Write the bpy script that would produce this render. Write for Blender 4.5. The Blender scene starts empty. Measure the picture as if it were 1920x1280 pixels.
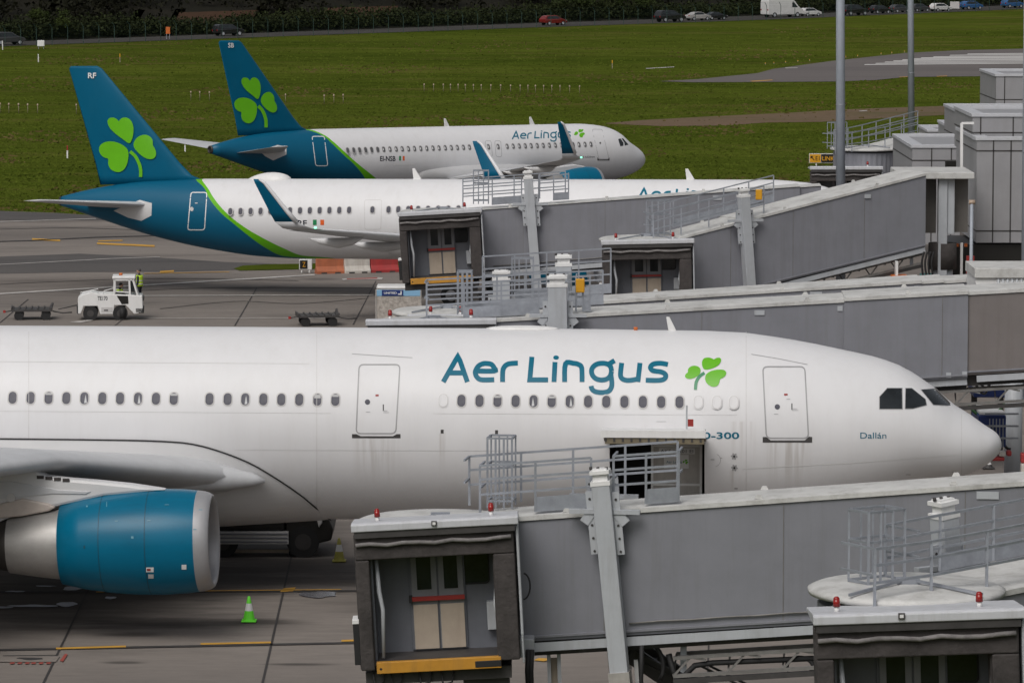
import bpy, bmesh, math, random
import numpy as np
from mathutils import Vector, Matrix

random.seed(7)
rng = np.random.default_rng(7)
R = math.radians
SC = bpy.context.scene
COL = SC.collection

# ------------------------------------------------------------------ camera, sky, sun, exposure
F = 8200.0                      # focal length in pixels of the 1920 px wide photograph
CAMH = 20.0
PITCH = math.atan((640 + 171) / F)
cam_d = bpy.data.cameras.new('camera')
cam_d.sensor_width = 36.0
cam_d.lens = F / 1920 * 36.0
cam_d.clip_start = 1.0
cam_d.clip_end = 6000.0
cam = bpy.data.objects.new('camera', cam_d)
COL.objects.link(cam)
cam.location = (0, 0, CAMH)
cam.rotation_euler = (math.pi / 2 - PITCH, 0, 0)
SC.camera = cam

SUN_EL, SUN_AZ = 50.0, 205.0    # azimuth from north (+Y) clockwise: behind the camera to its left
w = bpy.data.worlds.new('World')
SC.world = w
w.use_nodes = True
nt = w.node_tree
sky = nt.nodes.new('ShaderNodeTexSky')
sky.sky_type = 'NISHITA'
sky.sun_disc = False
sky.sun_elevation = R(SUN_EL)
sky.sun_rotation = R(SUN_AZ)
sky.air_density = 1.0
sky.dust_density = 6.0
sky.ozone_density = 1.0
hs = nt.nodes.new('ShaderNodeHueSaturation')      # an overcast, nearly grey sky
hs.inputs['Saturation'].default_value = 0.30
nt.links.new(sky.outputs[0], hs.inputs['Color'])
nt.links.new(hs.outputs[0], nt.nodes['Background'].inputs['Color'])
nt.nodes['Background'].inputs['Strength'].default_value = 0.085
sl = bpy.data.lights.new('sun', 'SUN')
sl.energy = 1.25
sl.angle = R(32)
sl.color = (1.0, 0.96, 0.90)
sun = bpy.data.objects.new('sun', sl)
COL.objects.link(sun)
sun.location = (0, 0, 200)
sd = Vector((math.sin(R(SUN_AZ)) * math.cos(R(SUN_EL)), math.cos(R(SUN_AZ)) * math.cos(R(SUN_EL)), math.sin(R(SUN_EL))))
sun.rotation_euler = sd.to_track_quat('Z', 'Y').to_euler()
SC.view_settings.view_transform = 'Standard'
SC.view_settings.look = 'None'
SC.view_settings.exposure = 0.0
SC.view_settings.gamma = 1.0

# ------------------------------------------------------------------ measuring: a pixel of the photograph -> a point of the place
CP, SP = math.cos(PITCH), math.sin(PITCH)
EYE = Vector((0, 0, CAMH))
TK, TY = 0.0077, 400.0          # the ground rises gently beyond TY

def ray(px, py):
    a = (px - 960) / F
    b = (640 - py) / F
    return Vector((a, CP + b * SP, -SP + b * CP))

def P(px, py, D):
    return EYE + ray(px, py) * D

def gz(y):
    return max(0.0, (y - TY) * TK)

def G(px, py, dz=0.0):
    r = ray(px, py)
    t = (dz - CAMH) / r.z
    p = EYE + r * t
    if p.y > TY:
        t = (dz - CAMH - TK * TY) / (r.z - TK * r.y)
        p = EYE + r * t
    return p

def atY(px, py, Y):
    r = ray(px, py)
    return EYE + r * (Y / r.y)

def lin(c):
    return tuple(((v / 255.0) / 12.92 if v / 255.0 <= 0.04045 else (((v / 255.0) + 0.055) / 1.055) ** 2.4) for v in c)

# ------------------------------------------------------------------ materials
MATS = {}
def mat(name, rgb, rough=0.5, metal=0.0, var=0.12, scale=2.0, bump=0.0, bscale=20.0, streak=0.0, streak_rgb=(0.08, 0.07, 0.06), sscale=(2.5, 2.5, 0.25), coat=0.0, spec=0.5):
    m = bpy.data.materials.new(name)
    m.use_nodes = True
    n, l = m.node_tree.nodes, m.node_tree.links
    b = n['Principled BSDF']
    b.inputs['Roughness'].default_value = rough
    b.inputs['Metallic'].default_value = metal
    b.inputs['Specular IOR Level'].default_value = spec
    if coat:
        b.inputs['Coat Weight'].default_value = coat
        b.inputs['Coat Roughness'].default_value = 0.08
    tc = n.new('ShaderNodeTexCoord')
    nz = n.new('ShaderNodeTexNoise')
    nz.inputs['Scale'].default_value = scale
    nz.inputs['Detail'].default_value = 6
    nz.inputs['Roughness'].default_value = 0.65
    l.new(tc.outputs['Object'], nz.inputs['Vector'])
    rp = n.new('ShaderNodeValToRGB')
    rp.color_ramp.elements[0].position = 0.3
    rp.color_ramp.elements[1].position = 0.7
    rp.color_ramp.elements[0].color = tuple(c * (1 - var) for c in rgb) + (1,)
    rp.color_ramp.elements[1].color = tuple(min(1, c * (1 + var)) for c in rgb) + (1,)
    l.new(nz.outputs['Fac'], rp.inputs['Fac'])
    out = rp.outputs['Color']
    if streak:
        mp = n.new('ShaderNodeMapping')
        mp.inputs['Scale'].default_value = sscale
        l.new(tc.outputs['Object'], mp.inputs['Vector'])
        n2 = n.new('ShaderNodeTexNoise')
        n2.inputs['Scale'].default_value = 1.6
        n2.inputs['Detail'].default_value = 8
        n2.inputs['Roughness'].default_value = 0.7
        l.new(mp.outputs[0], n2.inputs['Vector'])
        mr = n.new('ShaderNodeMapRange')
        mr.inputs['From Min'].default_value = 0.48
        mr.inputs['From Max'].default_value = 0.78
        mr.inputs['To Max'].default_value = streak
        l.new(n2.outputs['Fac'], mr.inputs['Value'])
        mx = n.new('ShaderNodeMix')
        mx.data_type = 'RGBA'
        l.new(mr.outputs[0], mx.inputs['Factor'])
        l.new(out, mx.inputs[6])
        mx.inputs[7].default_value = tuple(streak_rgb) + (1,)
        out = mx.outputs[2]
    l.new(out, b.inputs['Base Color'])
    if bump:
        n3 = n.new('ShaderNodeTexNoise')
        n3.inputs['Scale'].default_value = bscale
        n3.inputs['Detail'].default_value = 5
        l.new(tc.outputs['Object'], n3.inputs['Vector'])
        bp = n.new('ShaderNodeBump')
        bp.inputs['Strength'].default_value = bump
        bp.inputs['Distance'].default_value = 0.05
        l.new(n3.outputs['Fac'], bp.inputs['Height'])
        l.new(bp.outputs[0], b.inputs['Normal'])
    MATS[name] = m
    return m

WHITE = (0.67, 0.67, 0.688)
m_white = mat('aircraft_white', WHITE, 0.42, var=0.03, scale=0.6, streak=0.12, streak_rgb=(0.44, 0.41, 0.38), sscale=(1.6, 1.1, 0.12), spec=.35)
m_wing = mat('wing_grey', (0.50, 0.51, 0.53), 0.38, var=0.05, streak=0.15, streak_rgb=(0.2, 0.19, 0.18), sscale=(0.3, 1.5, 1.5))
m_fair = mat('fairing_white', (0.58, 0.58, 0.59), 0.35, var=0.03, scale=0.8, streak=0.2, streak_rgb=(0.33, 0.31, 0.29), sscale=(0.25, 1.5, 1.0))
TEAL = (0.0008, 0.092, 0.175)
GREEN = (0.118, 0.43, 0.006)
m_teal = mat('teal_paint', TEAL, 0.4, var=0.06, scale=0.7, spec=.12, streak=.12, streak_rgb=(.03, .13, .18), sscale=(1.2, .3, .3))
m_nacelle = mat('teal_nacelle_paint', (0.0006, 0.118, 0.212), 0.3, var=0.06, scale=0.9, streak=0.25, streak_rgb=(0.01, 0.05, 0.08), sscale=(0.3, 1.5, 1.5), spec=.22)
m_njoint = mat('nacelle_joint', (.004, .045, .075), .5, var=.1)
m_green = mat('shamrock_green', GREEN, 0.35, var=0.05)
m_ink = mat('teal_lettering', (0.002, 0.125, 0.20), 0.4, var=0.04, spec=.2)
m_stem = mat('stem_green', (0.03, 0.22, 0.10), 0.35, var=0.04)
m_hood = mat('cab_hood_white', (0.50, 0.51, 0.54), 0.5, var=0.06, streak=0.45, streak_rgb=(0.25, 0.24, 0.22))
m_door = mat('cab_door_grey', (0.19, 0.195, 0.21), 0.5, var=0.08, streak=0.2)
m_brown = mat('bridge_brown_grey', (0.175, 0.158, 0.155), 0.5, var=0.08, scale=0.9, streak=0.35, streak_rgb=(0.11, 0.085, 0.075), sscale=(3, 3, 0.15))
m_black = mat('black_rubber', (0.012, 0.012, 0.013), 0.7, var=0.2)
m_line = mat('panel_line_grey', (0.33, 0.33, 0.34), 0.5, var=0.1)
m_frame = mat('window_surround', (0.52, 0.51, 0.51), 0.4, var=0.05)
m_cwin = mat('cabin_window', (0.105, 0.105, 0.128), 0.2, var=0.3, scale=1.3, spec=.15)
m_glass = mat('dark_glass', (0.018, 0.022, 0.025), 0.06, var=0.4, scale=1.5)
m_lip = mat('bare_aluminium', (0.36, 0.36, 0.375), 0.45, 0.35, var=0.06)
m_steel = mat('brushed_nozzle_metal', (0.38, 0.37, 0.36), 0.5, 0.55, var=0.1, streak=0.25, sscale=(0.4, 2, 2))
m_burnt = mat('burnt_metal', (0.05, 0.045, 0.042), 0.5, 0.5, var=0.2)
m_duct = mat('engine_duct', (0.10, 0.10, 0.105), 0.45, var=0.2)
m_red = mat('red_paint', (0.28, 0.022, 0.018), 0.5, var=0.15)
m_orange = mat('orange_paint', (0.55, 0.13, 0.02), 0.5, var=0.12)
m_flagg = mat('flag_green', (0.01, 0.22, 0.08), 0.5, var=0.03)
m_flago = mat('flag_orange', (0.70, 0.11, 0.012), 0.5, var=0.03)
m_yel = mat('yellow_paint', (0.48, 0.23, 0.025), 0.5, var=0.12, streak=0.3)
m_signy = mat('sign_yellow', (0.62, 0.30, 0.01), 0.5, var=0.05)
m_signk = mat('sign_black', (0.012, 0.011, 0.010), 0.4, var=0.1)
m_wht = mat('white_paint', (0.72, 0.72, 0.72), 0.45, var=0.04, streak=0.18, streak_rgb=(0.3, 0.28, 0.25))
m_bridge = mat('bridge_grey', (0.200, 0.205, 0.232), 0.5, var=0.08, scale=0.9, bump=.25, bscale=.8, streak=0.32, streak_rgb=(0.13, 0.125, 0.125), sscale=(3, 3, 0.15))
m_bridgel = mat('bridge_light_grey', (0.40, 0.42, 0.45), 0.5, var=0.06, streak=0.3, streak_rgb=(0.16, 0.14, 0.12))
m_roof = mat('bridge_roof_white', (0.52, 0.52, 0.51), 0.6, var=0.12, scale=1.1, streak=0.6, streak_rgb=(0.17, 0.16, 0.14), sscale=(1.2, 1.2, 1.2))
m_rail = mat('galvanised_rail', (0.30, 0.32, 0.36), 0.45, 0.35, var=0.15, scale=4)
m_canopy = mat('canopy_fabric', (0.048, 0.042, 0.041), 0.9, var=0.35, scale=1.6, bump=0.6, bscale=7)
m_fold = mat('canopy_fold_grey', (.17, .16, .16), .9, var=.3, scale=5, bump=.5, bscale=9)
m_dark = mat('dark_steel', (0.045, 0.042, 0.042), 0.6, var=0.3)
m_truss = mat('truss_grey', (0.16, 0.155, 0.15), 0.55, var=0.25)
m_inner = mat('cab_inner_grey', (0.125, 0.133, 0.155), 0.5, var=0.08, streak=0.2)
m_beige = mat('kick_plate_beige', (0.40, 0.335, 0.27), 0.6, var=0.08, streak=0.25, streak_rgb=(0.2, 0.14, 0.1))
m_panel = mat('pier_cladding', (0.285, 0.285, 0.30), 0.45, var=0.08, scale=0.7, streak=0.25, streak_rgb=(0.22, 0.21, 0.20))
m_cap = mat('pier_coping', (0.46, 0.47, 0.50), 0.5, var=0.08, streak=0.25, streak_rgb=(0.3, 0.29, 0.27))
m_mast = mat('mast_grey', (0.30, 0.33, 0.375), 0.5, 0.1, var=0.08, streak=0.2, streak_rgb=(0.2, 0.2, 0.2))
m_hiviz = mat('hi_vis_yellow', (0.42, 0.62, 0.03), 0.7, var=0.12)
m_skin = mat('skin', (0.45, 0.27, 0.20), 0.6, var=0.08)
m_navy = mat('navy_cloth', (0.015, 0.018, 0.03), 0.85, var=0.2)
m_cone = mat('cone_green', (0.13, 0.70, 0.03), 0.5, var=0.08)
m_cone2 = mat('cone_faded_yellow', (0.36, 0.33, 0.07), 0.6, var=0.2)
m_lens = mat('red_lens', (0.26, 0.012, 0.010), 0.2, var=0.1)
m_blue = mat('blue_paint', (0.010, 0.030, 0.15), 0.45, var=0.15)
m_alu = mat('container_aluminium', (0.42, 0.40, 0.38), 0.45, 0.3, var=0.12, scale=3, streak=0.3)
m_wrap = mat('plastic_wrap', (0.38, 0.35, 0.32), 0.25, var=0.35, scale=6, bump=0.6, bscale=9)

# ------------------------------------------------------------------ mesh building
class MB:
    def __init__(s):
        s.v, s.f, s.m, s.sm = [], [], [], []
    def add(s, vs, fs, m=0, smooth=False):
        o = len(s.v)
        s.v += [tuple(v) for v in vs]
        for f in fs:
            s.f.append(tuple(i + o for i in f)); s.m.append(m); s.sm.append(smooth)
    def box(s, x0, x1, y0, y1, z0, z1, m=0):
        vs = [(x0, y0, z0), (x1, y0, z0), (x1, y1, z0), (x0, y1, z0), (x0, y0, z1), (x1, y0, z1), (x1, y1, z1), (x0, y1, z1)]
        s.add(vs, [(0, 3, 2, 1), (4, 5, 6, 7), (0, 1, 5, 4), (1, 2, 6, 5), (2, 3, 7, 6), (3, 0, 4, 7)], m)
    def hexa(s, vs, m=0):
        s.add(vs, [(0, 3, 2, 1), (4, 5, 6, 7), (0, 1, 5, 4), (1, 2, 6, 5), (2, 3, 7, 6), (3, 0, 4, 7)], m)
    def bar(s, a, b, w, h=None, m=0, up=(0, 0, 1)):
        a, b = Vector(a), Vector(b); h = h or w
        d = (b - a).normalized(); u = Vector(up)
        if abs(d.dot(u)) > 0.97: u = Vector((0, 1, 0))
        sx = d.cross(u).normalized() * (w / 2); uz = sx.cross(d).normalized() * (h / 2)
        s.hexa([a - sx - uz, b - sx - uz, b + sx - uz, a + sx - uz, a - sx + uz, b - sx + uz, b + sx + uz, a + sx + uz], m)
    def tube(s, pts, r, n=8, m=0, caps=True):
        pts = [Vector(p) for p in pts]; k = len(pts)
        rr = r if isinstance(r, (list, tuple)) else [r] * k
        rings = []; ref = None
        for i in range(k):
            d = (pts[min(i + 1, k - 1)] - pts[max(i - 1, 0)]).normalized()
            if ref is None:
                ref = d.orthogonal().normalized()
            ref = (ref - d * ref.dot(d)).normalized()
            q = d.cross(ref)
            rings.append([pts[i] + (ref * math.cos(2 * math.pi * j / n) + q * math.sin(2 * math.pi * j / n)) * rr[i] for j in range(n)])
        s.loft(rings, m, True, caps)
    def loft(s, rings, m=0, smooth=True, caps=True, closed=True):
        n = len(rings[0]); o = []
        vs = [p for rg in rings for p in rg]
        fs = []
        for i in range(len(rings) - 1):
            for j in range(n if closed else n - 1):
                a = i * n + j; b = i * n + (j + 1) % n
                fs.append((a, b, b + n, a + n))
        s.add(vs, fs, m, smooth)
        if caps:
            s.add(rings[0], [tuple(range(n))[::-1]], m)
            s.add(rings[-1], [tuple(range(n))], m)
    def lathe(s, c, ax, prof, n=48, m=0, smooth=True):
        ax = Vector(ax).normalized(); u = ax.orthogonal().normalized(); q = ax.cross(u); c = Vector(c)
        rings = [[c + ax * t + (u * math.cos(2 * math.pi * j / n) + q * math.sin(2 * math.pi * j / n)) * max(r, 1e-4) for j in range(n)] for t, r in prof]
        s.loft(rings, m, smooth, False)
    def disc(s, c, ax, r, n=24, m=0):
        ax = Vector(ax).normalized(); u = ax.orthogonal().normalized(); q = ax.cross(u); c = Vector(c)
        s.add([c + (u * math.cos(2 * math.pi * j / n) + q * math.sin(2 * math.pi * j / n)) * r for j in range(n)], [tuple(range(n))], m)
    def cyl(s, a, b, r, n=16, m=0, r2=None):
        s.tube([a, b], [r, r if r2 is None else r2], n, m)
    def extr(s, poly, vec, m=0):
        poly = [Vector(p) for p in poly]; vec = Vector(vec); n = len(poly)
        s.add(poly + [p + vec for p in poly], [tuple(range(n))[::-1], tuple(range(n, 2 * n))] + [(i, (i + 1) % n, (i + 1) % n + n, i + n) for i in range(n)], m)
    def ball(s, c, rx, ry=None, rz=None, m=0, nu=14, nv=9):
        ry = ry or rx; rz = rz or rx; c = Vector(c); rings = []
        for i in range(nv + 1):
            t = -math.pi / 2 + math.pi * i / nv
            rings.append([c + Vector((rx * max(math.cos(t), 1e-3) * math.cos(2 * math.pi * j / nu), ry * max(math.cos(t), 1e-3) * math.sin(2 * math.pi * j / nu), rz * math.sin(t))) for j in range(nu)])
        s.loft(rings, m, True, True)
    def build(s, name, mats, parent=None, rel=None, bevel=0.0, fix=True):
        me = bpy.data.meshes.new(name)
        v = s.v
        if rel is not None:
            v = [(p[0] - rel[0], p[1] - rel[1], p[2] - rel[2]) for p in v]
        me.from_pydata(v, [], s.f)
        if not isinstance(mats, (list, tuple)): mats = [mats]
        for q in mats: me.materials.append(q)
        me.polygons.foreach_set('material_index', s.m)
        me.polygons.foreach_set('use_smooth', s.sm)
        if fix:
            bm = bmesh.new(); bm.from_mesh(me)
            bmesh.ops.remove_doubles(bm, verts=bm.verts, dist=1e-5)
            bmesh.ops.recalc_face_normals(bm, faces=bm.faces)
            bm.to_mesh(me); bm.free()
        me.update()
        o = bpy.data.objects.new(name, me)
        COL.objects.link(o)
        if parent is not None: o.parent = parent
        if bevel:
            md = o.modifiers.new('bevel', 'BEVEL'); md.width = bevel; md.segments = 2; md.limit_method = 'ANGLE'; md.angle_limit = R(40)
        return o

def tag(o, label, cat, group=None, kind=None):
    o['label'] = label; o['category'] = cat
    if group: o['group'] = group
    if kind: o['kind'] = kind
    return o

def thing(name, label, cat, loc=(0, 0, 0), rotz=0.0, group=None):
    o = bpy.data.objects.new(name, None); COL.objects.link(o)
    o.location = loc; o.rotation_euler = (0, 0, rotz); o.empty_display_size = 0.5
    return tag(o, label, cat, group)

def dup(root, loc, rotz=None, label=None, group=None, scale=None):
    r = root.copy(); COL.objects.link(r); r.location = loc
    if rotz is not None: r.rotation_euler = (r.rotation_euler[0], r.rotation_euler[1], rotz)
    if label: r['label'] = label
    if group: r['group'] = group
    if scale: r.scale = scale
    for ch in list(root.children):
        c = ch.copy(); COL.objects.link(c); c.parent = r
        for g in ch.children:
            d = g.copy(); COL.objects.link(d); d.parent = c
    return r

def structure(o):
    o['kind'] = 'structure'
    return o

def chaikin(pts, it=1, closed=True):
    for _ in range(it):
        q = []; n = len(pts)
        for i in range(n if closed else n - 1):
            a, b = pts[i], pts[(i + 1) % n]
            q += [(a[0] * .75 + b[0] * .25, a[1] * .75 + b[1] * .25), (a[0] * .25 + b[0] * .75, a[1] * .25 + b[1] * .75)]
        if not closed: q = [pts[0]] + q + [pts[-1]]
        pts = q
    return pts

def smooth_path(pts, sub=4):
    out = []; n = len(pts)
    for i in range(n - 1):
        p0, p1, p2, p3 = pts[max(i - 1, 0)], pts[i], pts[i + 1], pts[min(i + 2, n - 1)]
        for k in range(sub):
            t = k / sub
            out.append(tuple(0.5 * (2 * p1[d] + (p2[d] - p0[d]) * t + (2 * p0[d] - 5 * p1[d] + 4 * p2[d] - p3[d]) * t * t + (3 * p1[d] - p0[d] - 3 * p2[d] + p3[d]) * t ** 3) for d in range(len(p1))))
    out.append(tuple(pts[-1])); return out

def stroke_polys(path, w):
    """a polyline with width -> quads (2-D)"""
    n = len(path); L, Rr = [], []
    for i in range(n):
        a = path[max(i - 1, 0)]; b = path[min(i + 1, n - 1)]
        if 0 < i < n - 1:
            d1 = Vector((path[i][0] - a[0], path[i][1] - a[1])).normalized(); d2 = Vector((b[0] - path[i][0], b[1] - path[i][1])).normalized()
            d = (d1 + d2)
            d = d.normalized() if d.length > 1e-6 else d1
            k = 1 / max(0.45, abs(d.dot(d1)))
        else:
            d = Vector((b[0] - a[0], b[1] - a[1])).normalized(); k = 1
        nx, ny = -d.y * w / 2 * k, d.x * w / 2 * k
        L.append((path[i][0] + nx, path[i][1] + ny)); Rr.append((path[i][0] - nx, path[i][1] - ny))
    return [[L[i], L[i + 1], Rr[i + 1], Rr[i]] for i in range(n - 1)]

def rrect(cx, cy, wx, wy, r, n=5):
    p = []
    for sx, sy, a0 in ((1, 1, 0), (-1, 1, 90), (-1, -1, 180), (1, -1, 270)):
        for k in range(n + 1):
            a = R(a0 + 90 * k / n)
            p.append((cx + sx * (wx / 2 - r) + r * math.cos(a), cy + sy * (wy / 2 - r) + r * math.sin(a)))
    return p

def ring_polys(p, q):
    n = len(p)
    return [[p[i], p[(i + 1) % n], q[(i + 1) % n], q[i]] for i in range(n)]

def text_polys(txt, spacing=1.0, bold=0.0):
    """polygons of a line of text, cap height 1, starting at x=0 on the baseline (y up)"""
    cu = bpy.data.curves.new('txt', 'FONT'); cu.body = txt; cu.size = 1.0; cu.resolution_u = 3; cu.space_character = spacing; cu.offset = bold
    ob = bpy.data.objects.new('txt', cu); COL.objects.link(ob)
    bpy.context.view_layer.update()
    me = bpy.data.meshes.new_from_object(ob.evaluated_get(bpy.context.evaluated_depsgraph_get()))
    vs = [(v.co.x, v.co.y) for v in me.vertices]
    cap = 0.73
    out = [[(vs[i][0] / cap, vs[i][1] / cap) for i in p.vertices] for p in me.polygons]
    bpy.data.objects.remove(ob); bpy.data.curves.remove(cu); bpy.data.meshes.remove(me)
    x0 = min(p[0] for f in out for p in f)
    return [[(p[0] - x0, p[1]) for p in f] for f in out]

def fit_text(txt, x0, y0, x1, h, slope=0.0, **k):
    """text polygons fitted between x0 and x1 with cap height h, baseline y0 (y down as in pictures)"""
    t = text_polys(txt, **k)
    wd = max(p[0] for f in t for p in f)
    sx = (x1 - x0) / wd
    return [[(x0 + p[0] * sx, y0 - p[1] * h + slope * p[0] * sx) for p in f] for f in t]

def decal(polys, mapf, name, m, parent, step=None):
    """flat 2-D polygons laid on to a surface through mapf(u, v) -> local point"""
    bm = bmesh.new()
    for p in polys:
        vs = [bm.verts.new((q[0], q[1], 0)) for q in p]
        try: bm.faces.new(vs)
        except ValueError: pass
    bmesh.ops.remove_doubles(bm, verts=bm.verts, dist=1e-4)
    if step:
        for ax in (0, 1):
            cs = [v.co[ax] for v in bm.verts]
            lo, hi = min(cs), max(cs)
            k = int((hi - lo) / step)
            for i in range(1, k + 1):
                c = lo + (hi - lo) * i / (k + 1)
                co = Vector((0, 0, 0)); co[ax] = c; no = Vector((0, 0, 0)); no[ax] = 1
                bmesh.ops.bisect_plane(bm, geom=bm.verts[:] + bm.edges[:] + bm.faces[:], plane_co=co, plane_no=no)
    for v in bm.verts:
        v.co = mapf(v.co.x, v.co.y)
    me = bpy.data.meshes.new(name); bm.to_mesh(me); bm.free()
    me.materials.append(m)
    o = bpy.data.objects.new(name, me); COL.objects.link(o)
    if parent is not None: o.parent = parent
    return o

# ================================================================== the ground and what lies on it
def ground_mat(name, c1, c2, c3, s1, s2, stretch=(1, 1, 1), rough=.95, grain=.25, gs=6.0, spec=.2, gst=(1, 1, 1), stains=()):
    m = bpy.data.materials.new(name); m.use_nodes = True
    n, l = m.node_tree.nodes, m.node_tree.links; b = n['Principled BSDF']
    b.inputs['Roughness'].default_value = rough; b.inputs['Specular IOR Level'].default_value = spec
    tc = n.new('ShaderNodeTexCoord')
    def noise(sc, det, st, ro=.6):
        mp = n.new('ShaderNodeMapping'); mp.inputs['Scale'].default_value = st; l.new(tc.outputs['Object'], mp.inputs['Vector'])
        q = n.new('ShaderNodeTexNoise'); q.inputs['Scale'].default_value = sc; q.inputs['Detail'].default_value = det; q.inputs['Roughness'].default_value = ro
        l.new(mp.outputs[0], q.inputs['Vector']); return q.outputs['Fac']
    def mix(fac, a, bb, lo, hi, mode='MIX'):
        mr = n.new('ShaderNodeMapRange'); mr.inputs['From Min'].default_value = lo; mr.inputs['From Max'].default_value = hi; l.new(fac, mr.inputs['Value'])
        mx = n.new('ShaderNodeMix'); mx.data_type = 'RGBA'; mx.blend_type = mode; l.new(mr.outputs[0], mx.inputs['Factor'])
        for i, v in ((6, a), (7, bb)):
            if isinstance(v, tuple): mx.inputs[i].default_value = v + (1,)
            else: l.new(v, mx.inputs[i])
        return mx.outputs[2]
    c = mix(noise(s1, 5, stretch), c1, c2, .35, .65)
    c = mix(noise(s2, 7, stretch, .7), c, c3, .52, .75)
    g = noise(gs, 5, gst, .8)
    c = mix(g, c, tuple(x * (1 - grain) for x in (1, 1, 1)), .35, .75, 'MULTIPLY')
    for cx, cy, rx, ry, amt, col in stains:       # oil stains and other dark patches with ragged edges
        mp = n.new('ShaderNodeMapping'); mp.inputs['Location'].default_value = (-cx / rx, -cy / ry, 0); mp.inputs['Scale'].default_value = (1 / rx, 1 / ry, 0)
        l.new(tc.outputs['Object'], mp.inputs['Vector'])
        ln = n.new('ShaderNodeVectorMath'); ln.operation = 'LENGTH'; l.new(mp.outputs[0], ln.inputs[0])
        ad = n.new('ShaderNodeMath'); ad.operation = 'MULTIPLY_ADD'; l.new(noise(.55, 7, (.3, 1.3, 1), .7), ad.inputs[0]); ad.inputs[1].default_value = 1.6; l.new(ln.outputs['Value'], ad.inputs[2])
        mr = n.new('ShaderNodeMapRange'); mr.interpolation_type = 'SMOOTHSTEP'; mr.inputs['From Min'].default_value = 1.9; mr.inputs['From Max'].default_value = 1.0; mr.inputs['To Max'].default_value = amt; l.new(ad.outputs[0], mr.inputs['Value'])
        mx = n.new('ShaderNodeMix'); mx.data_type = 'RGBA'; l.new(mr.outputs[0], mx.inputs['Factor']); l.new(c, mx.inputs[6]); mx.inputs[7].default_value = tuple(col) + (1,)
        c = mx.outputs[2]
    l.new(c, b.inputs['Base Color'])
    bp = n.new('ShaderNodeBump'); bp.inputs['Strength'].default_value = .35; bp.inputs['Distance'].default_value = .04
    l.new(noise(gs * 1.5, 4, (1, 1, 1)), bp.inputs['Height']); l.new(bp.outputs[0], b.inputs['Normal'])
    return m

m_grass = ground_mat('meadow_grass', (.056, .080, .010), (.092, .116, .017), (.130, .108, .036), .02, .07, (.4, 1.5, 1), grain=.62, gs=.5, spec=.0, gst=(.35, .9, 1))
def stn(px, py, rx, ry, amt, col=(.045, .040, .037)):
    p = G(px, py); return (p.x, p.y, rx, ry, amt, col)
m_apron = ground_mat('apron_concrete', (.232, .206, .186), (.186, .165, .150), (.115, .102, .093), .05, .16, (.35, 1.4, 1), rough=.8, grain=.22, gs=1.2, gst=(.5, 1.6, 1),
    stains=[stn(130, 1125, 6.5, 6.5, .8), stn(400, 1085, 5.5, 4.5, .75), stn(300, 1170, 3.2, 1.3, .85), stn(470, 1168, 2.0, .9, .85), stn(560, 1060, 4, 3, .55), stn(850, 1130, 5, 4, .5), stn(250, 1190, 1.3, .5, .7), stn(230, 1243, .7, .3, .7), stn(560, 1246, 1.2, .3, .8), stn(455, 541, 1.2, 1.4, .7), stn(510, 538.5, 1.0, 1.0, .6), stn(600, 524, 1.4, 1.2, .5), stn(120, 530, 9, 5, .4, (.10, .085, .075)), stn(420, 545, 14, 6, .45, (.095, .085, .078)), stn(60, 440, 20, 8, .4, (.10, .09, .082))])  # the broad ones darken the concrete around the engine
m_asph = ground_mat('asphalt', (.085, .080, .080), (.110, .102, .098), (.065, .062, .062), .06, .3, (.2, 1.5, 1), rough=.85, grain=.2, gs=3)
m_rwy = ground_mat('runway_asphalt', (.120, .108, .106), (.145, .130, .126), (.10, .09, .088), .03, .2, (.2, 1.5, 1), rough=.85, grain=.15, gs=2)
m_soil = ground_mat('bare_soil', (.165, .110, .070), (.135, .100, .060), (.075, .078, .020), .05, .12, (.3, 1.5, 1), grain=.4, gs=2)
m_hill = ground_mat('hill_scrub', (.008, .008, .004), (.011, .010, .005), (.016, .012, .007), .03, .1, grain=.4, gs=1)
m_field = ground_mat('stubble_field', (.060, .030, .016), (.048, .026, .014), (.04, .024, .012), .05, .2, grain=.3, gs=1)
m_mw = mat('marking_white', (.46, .44, .42), .8, var=.25, streak=.6, streak_rgb=(.2, .18, .165), sscale=(.5, .5, 1), scale=1.5)
m_my = mat('marking_yellow', (.50, .27, .035), .8, var=.2, scale=1.5)
m_mr = mat('marking_red', (.30, .06, .045), .8, var=.2, scale=1.5)
m_mk = mat('marking_dark', (.035, .032, .032), .85, var=.2)

def sheet(name, polys, m, dz, kind=True, px=True):
    mb = MB()
    for p in polys:
        pts = [G(*q) if px else Vector(q) for q in p]
        mb.add([(a.x, a.y, gz(a.y) + dz) for a in pts], [tuple(range(len(pts)))])
    o = mb.build(name, m, fix=False)
    if kind: structure(o)
    return o

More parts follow.
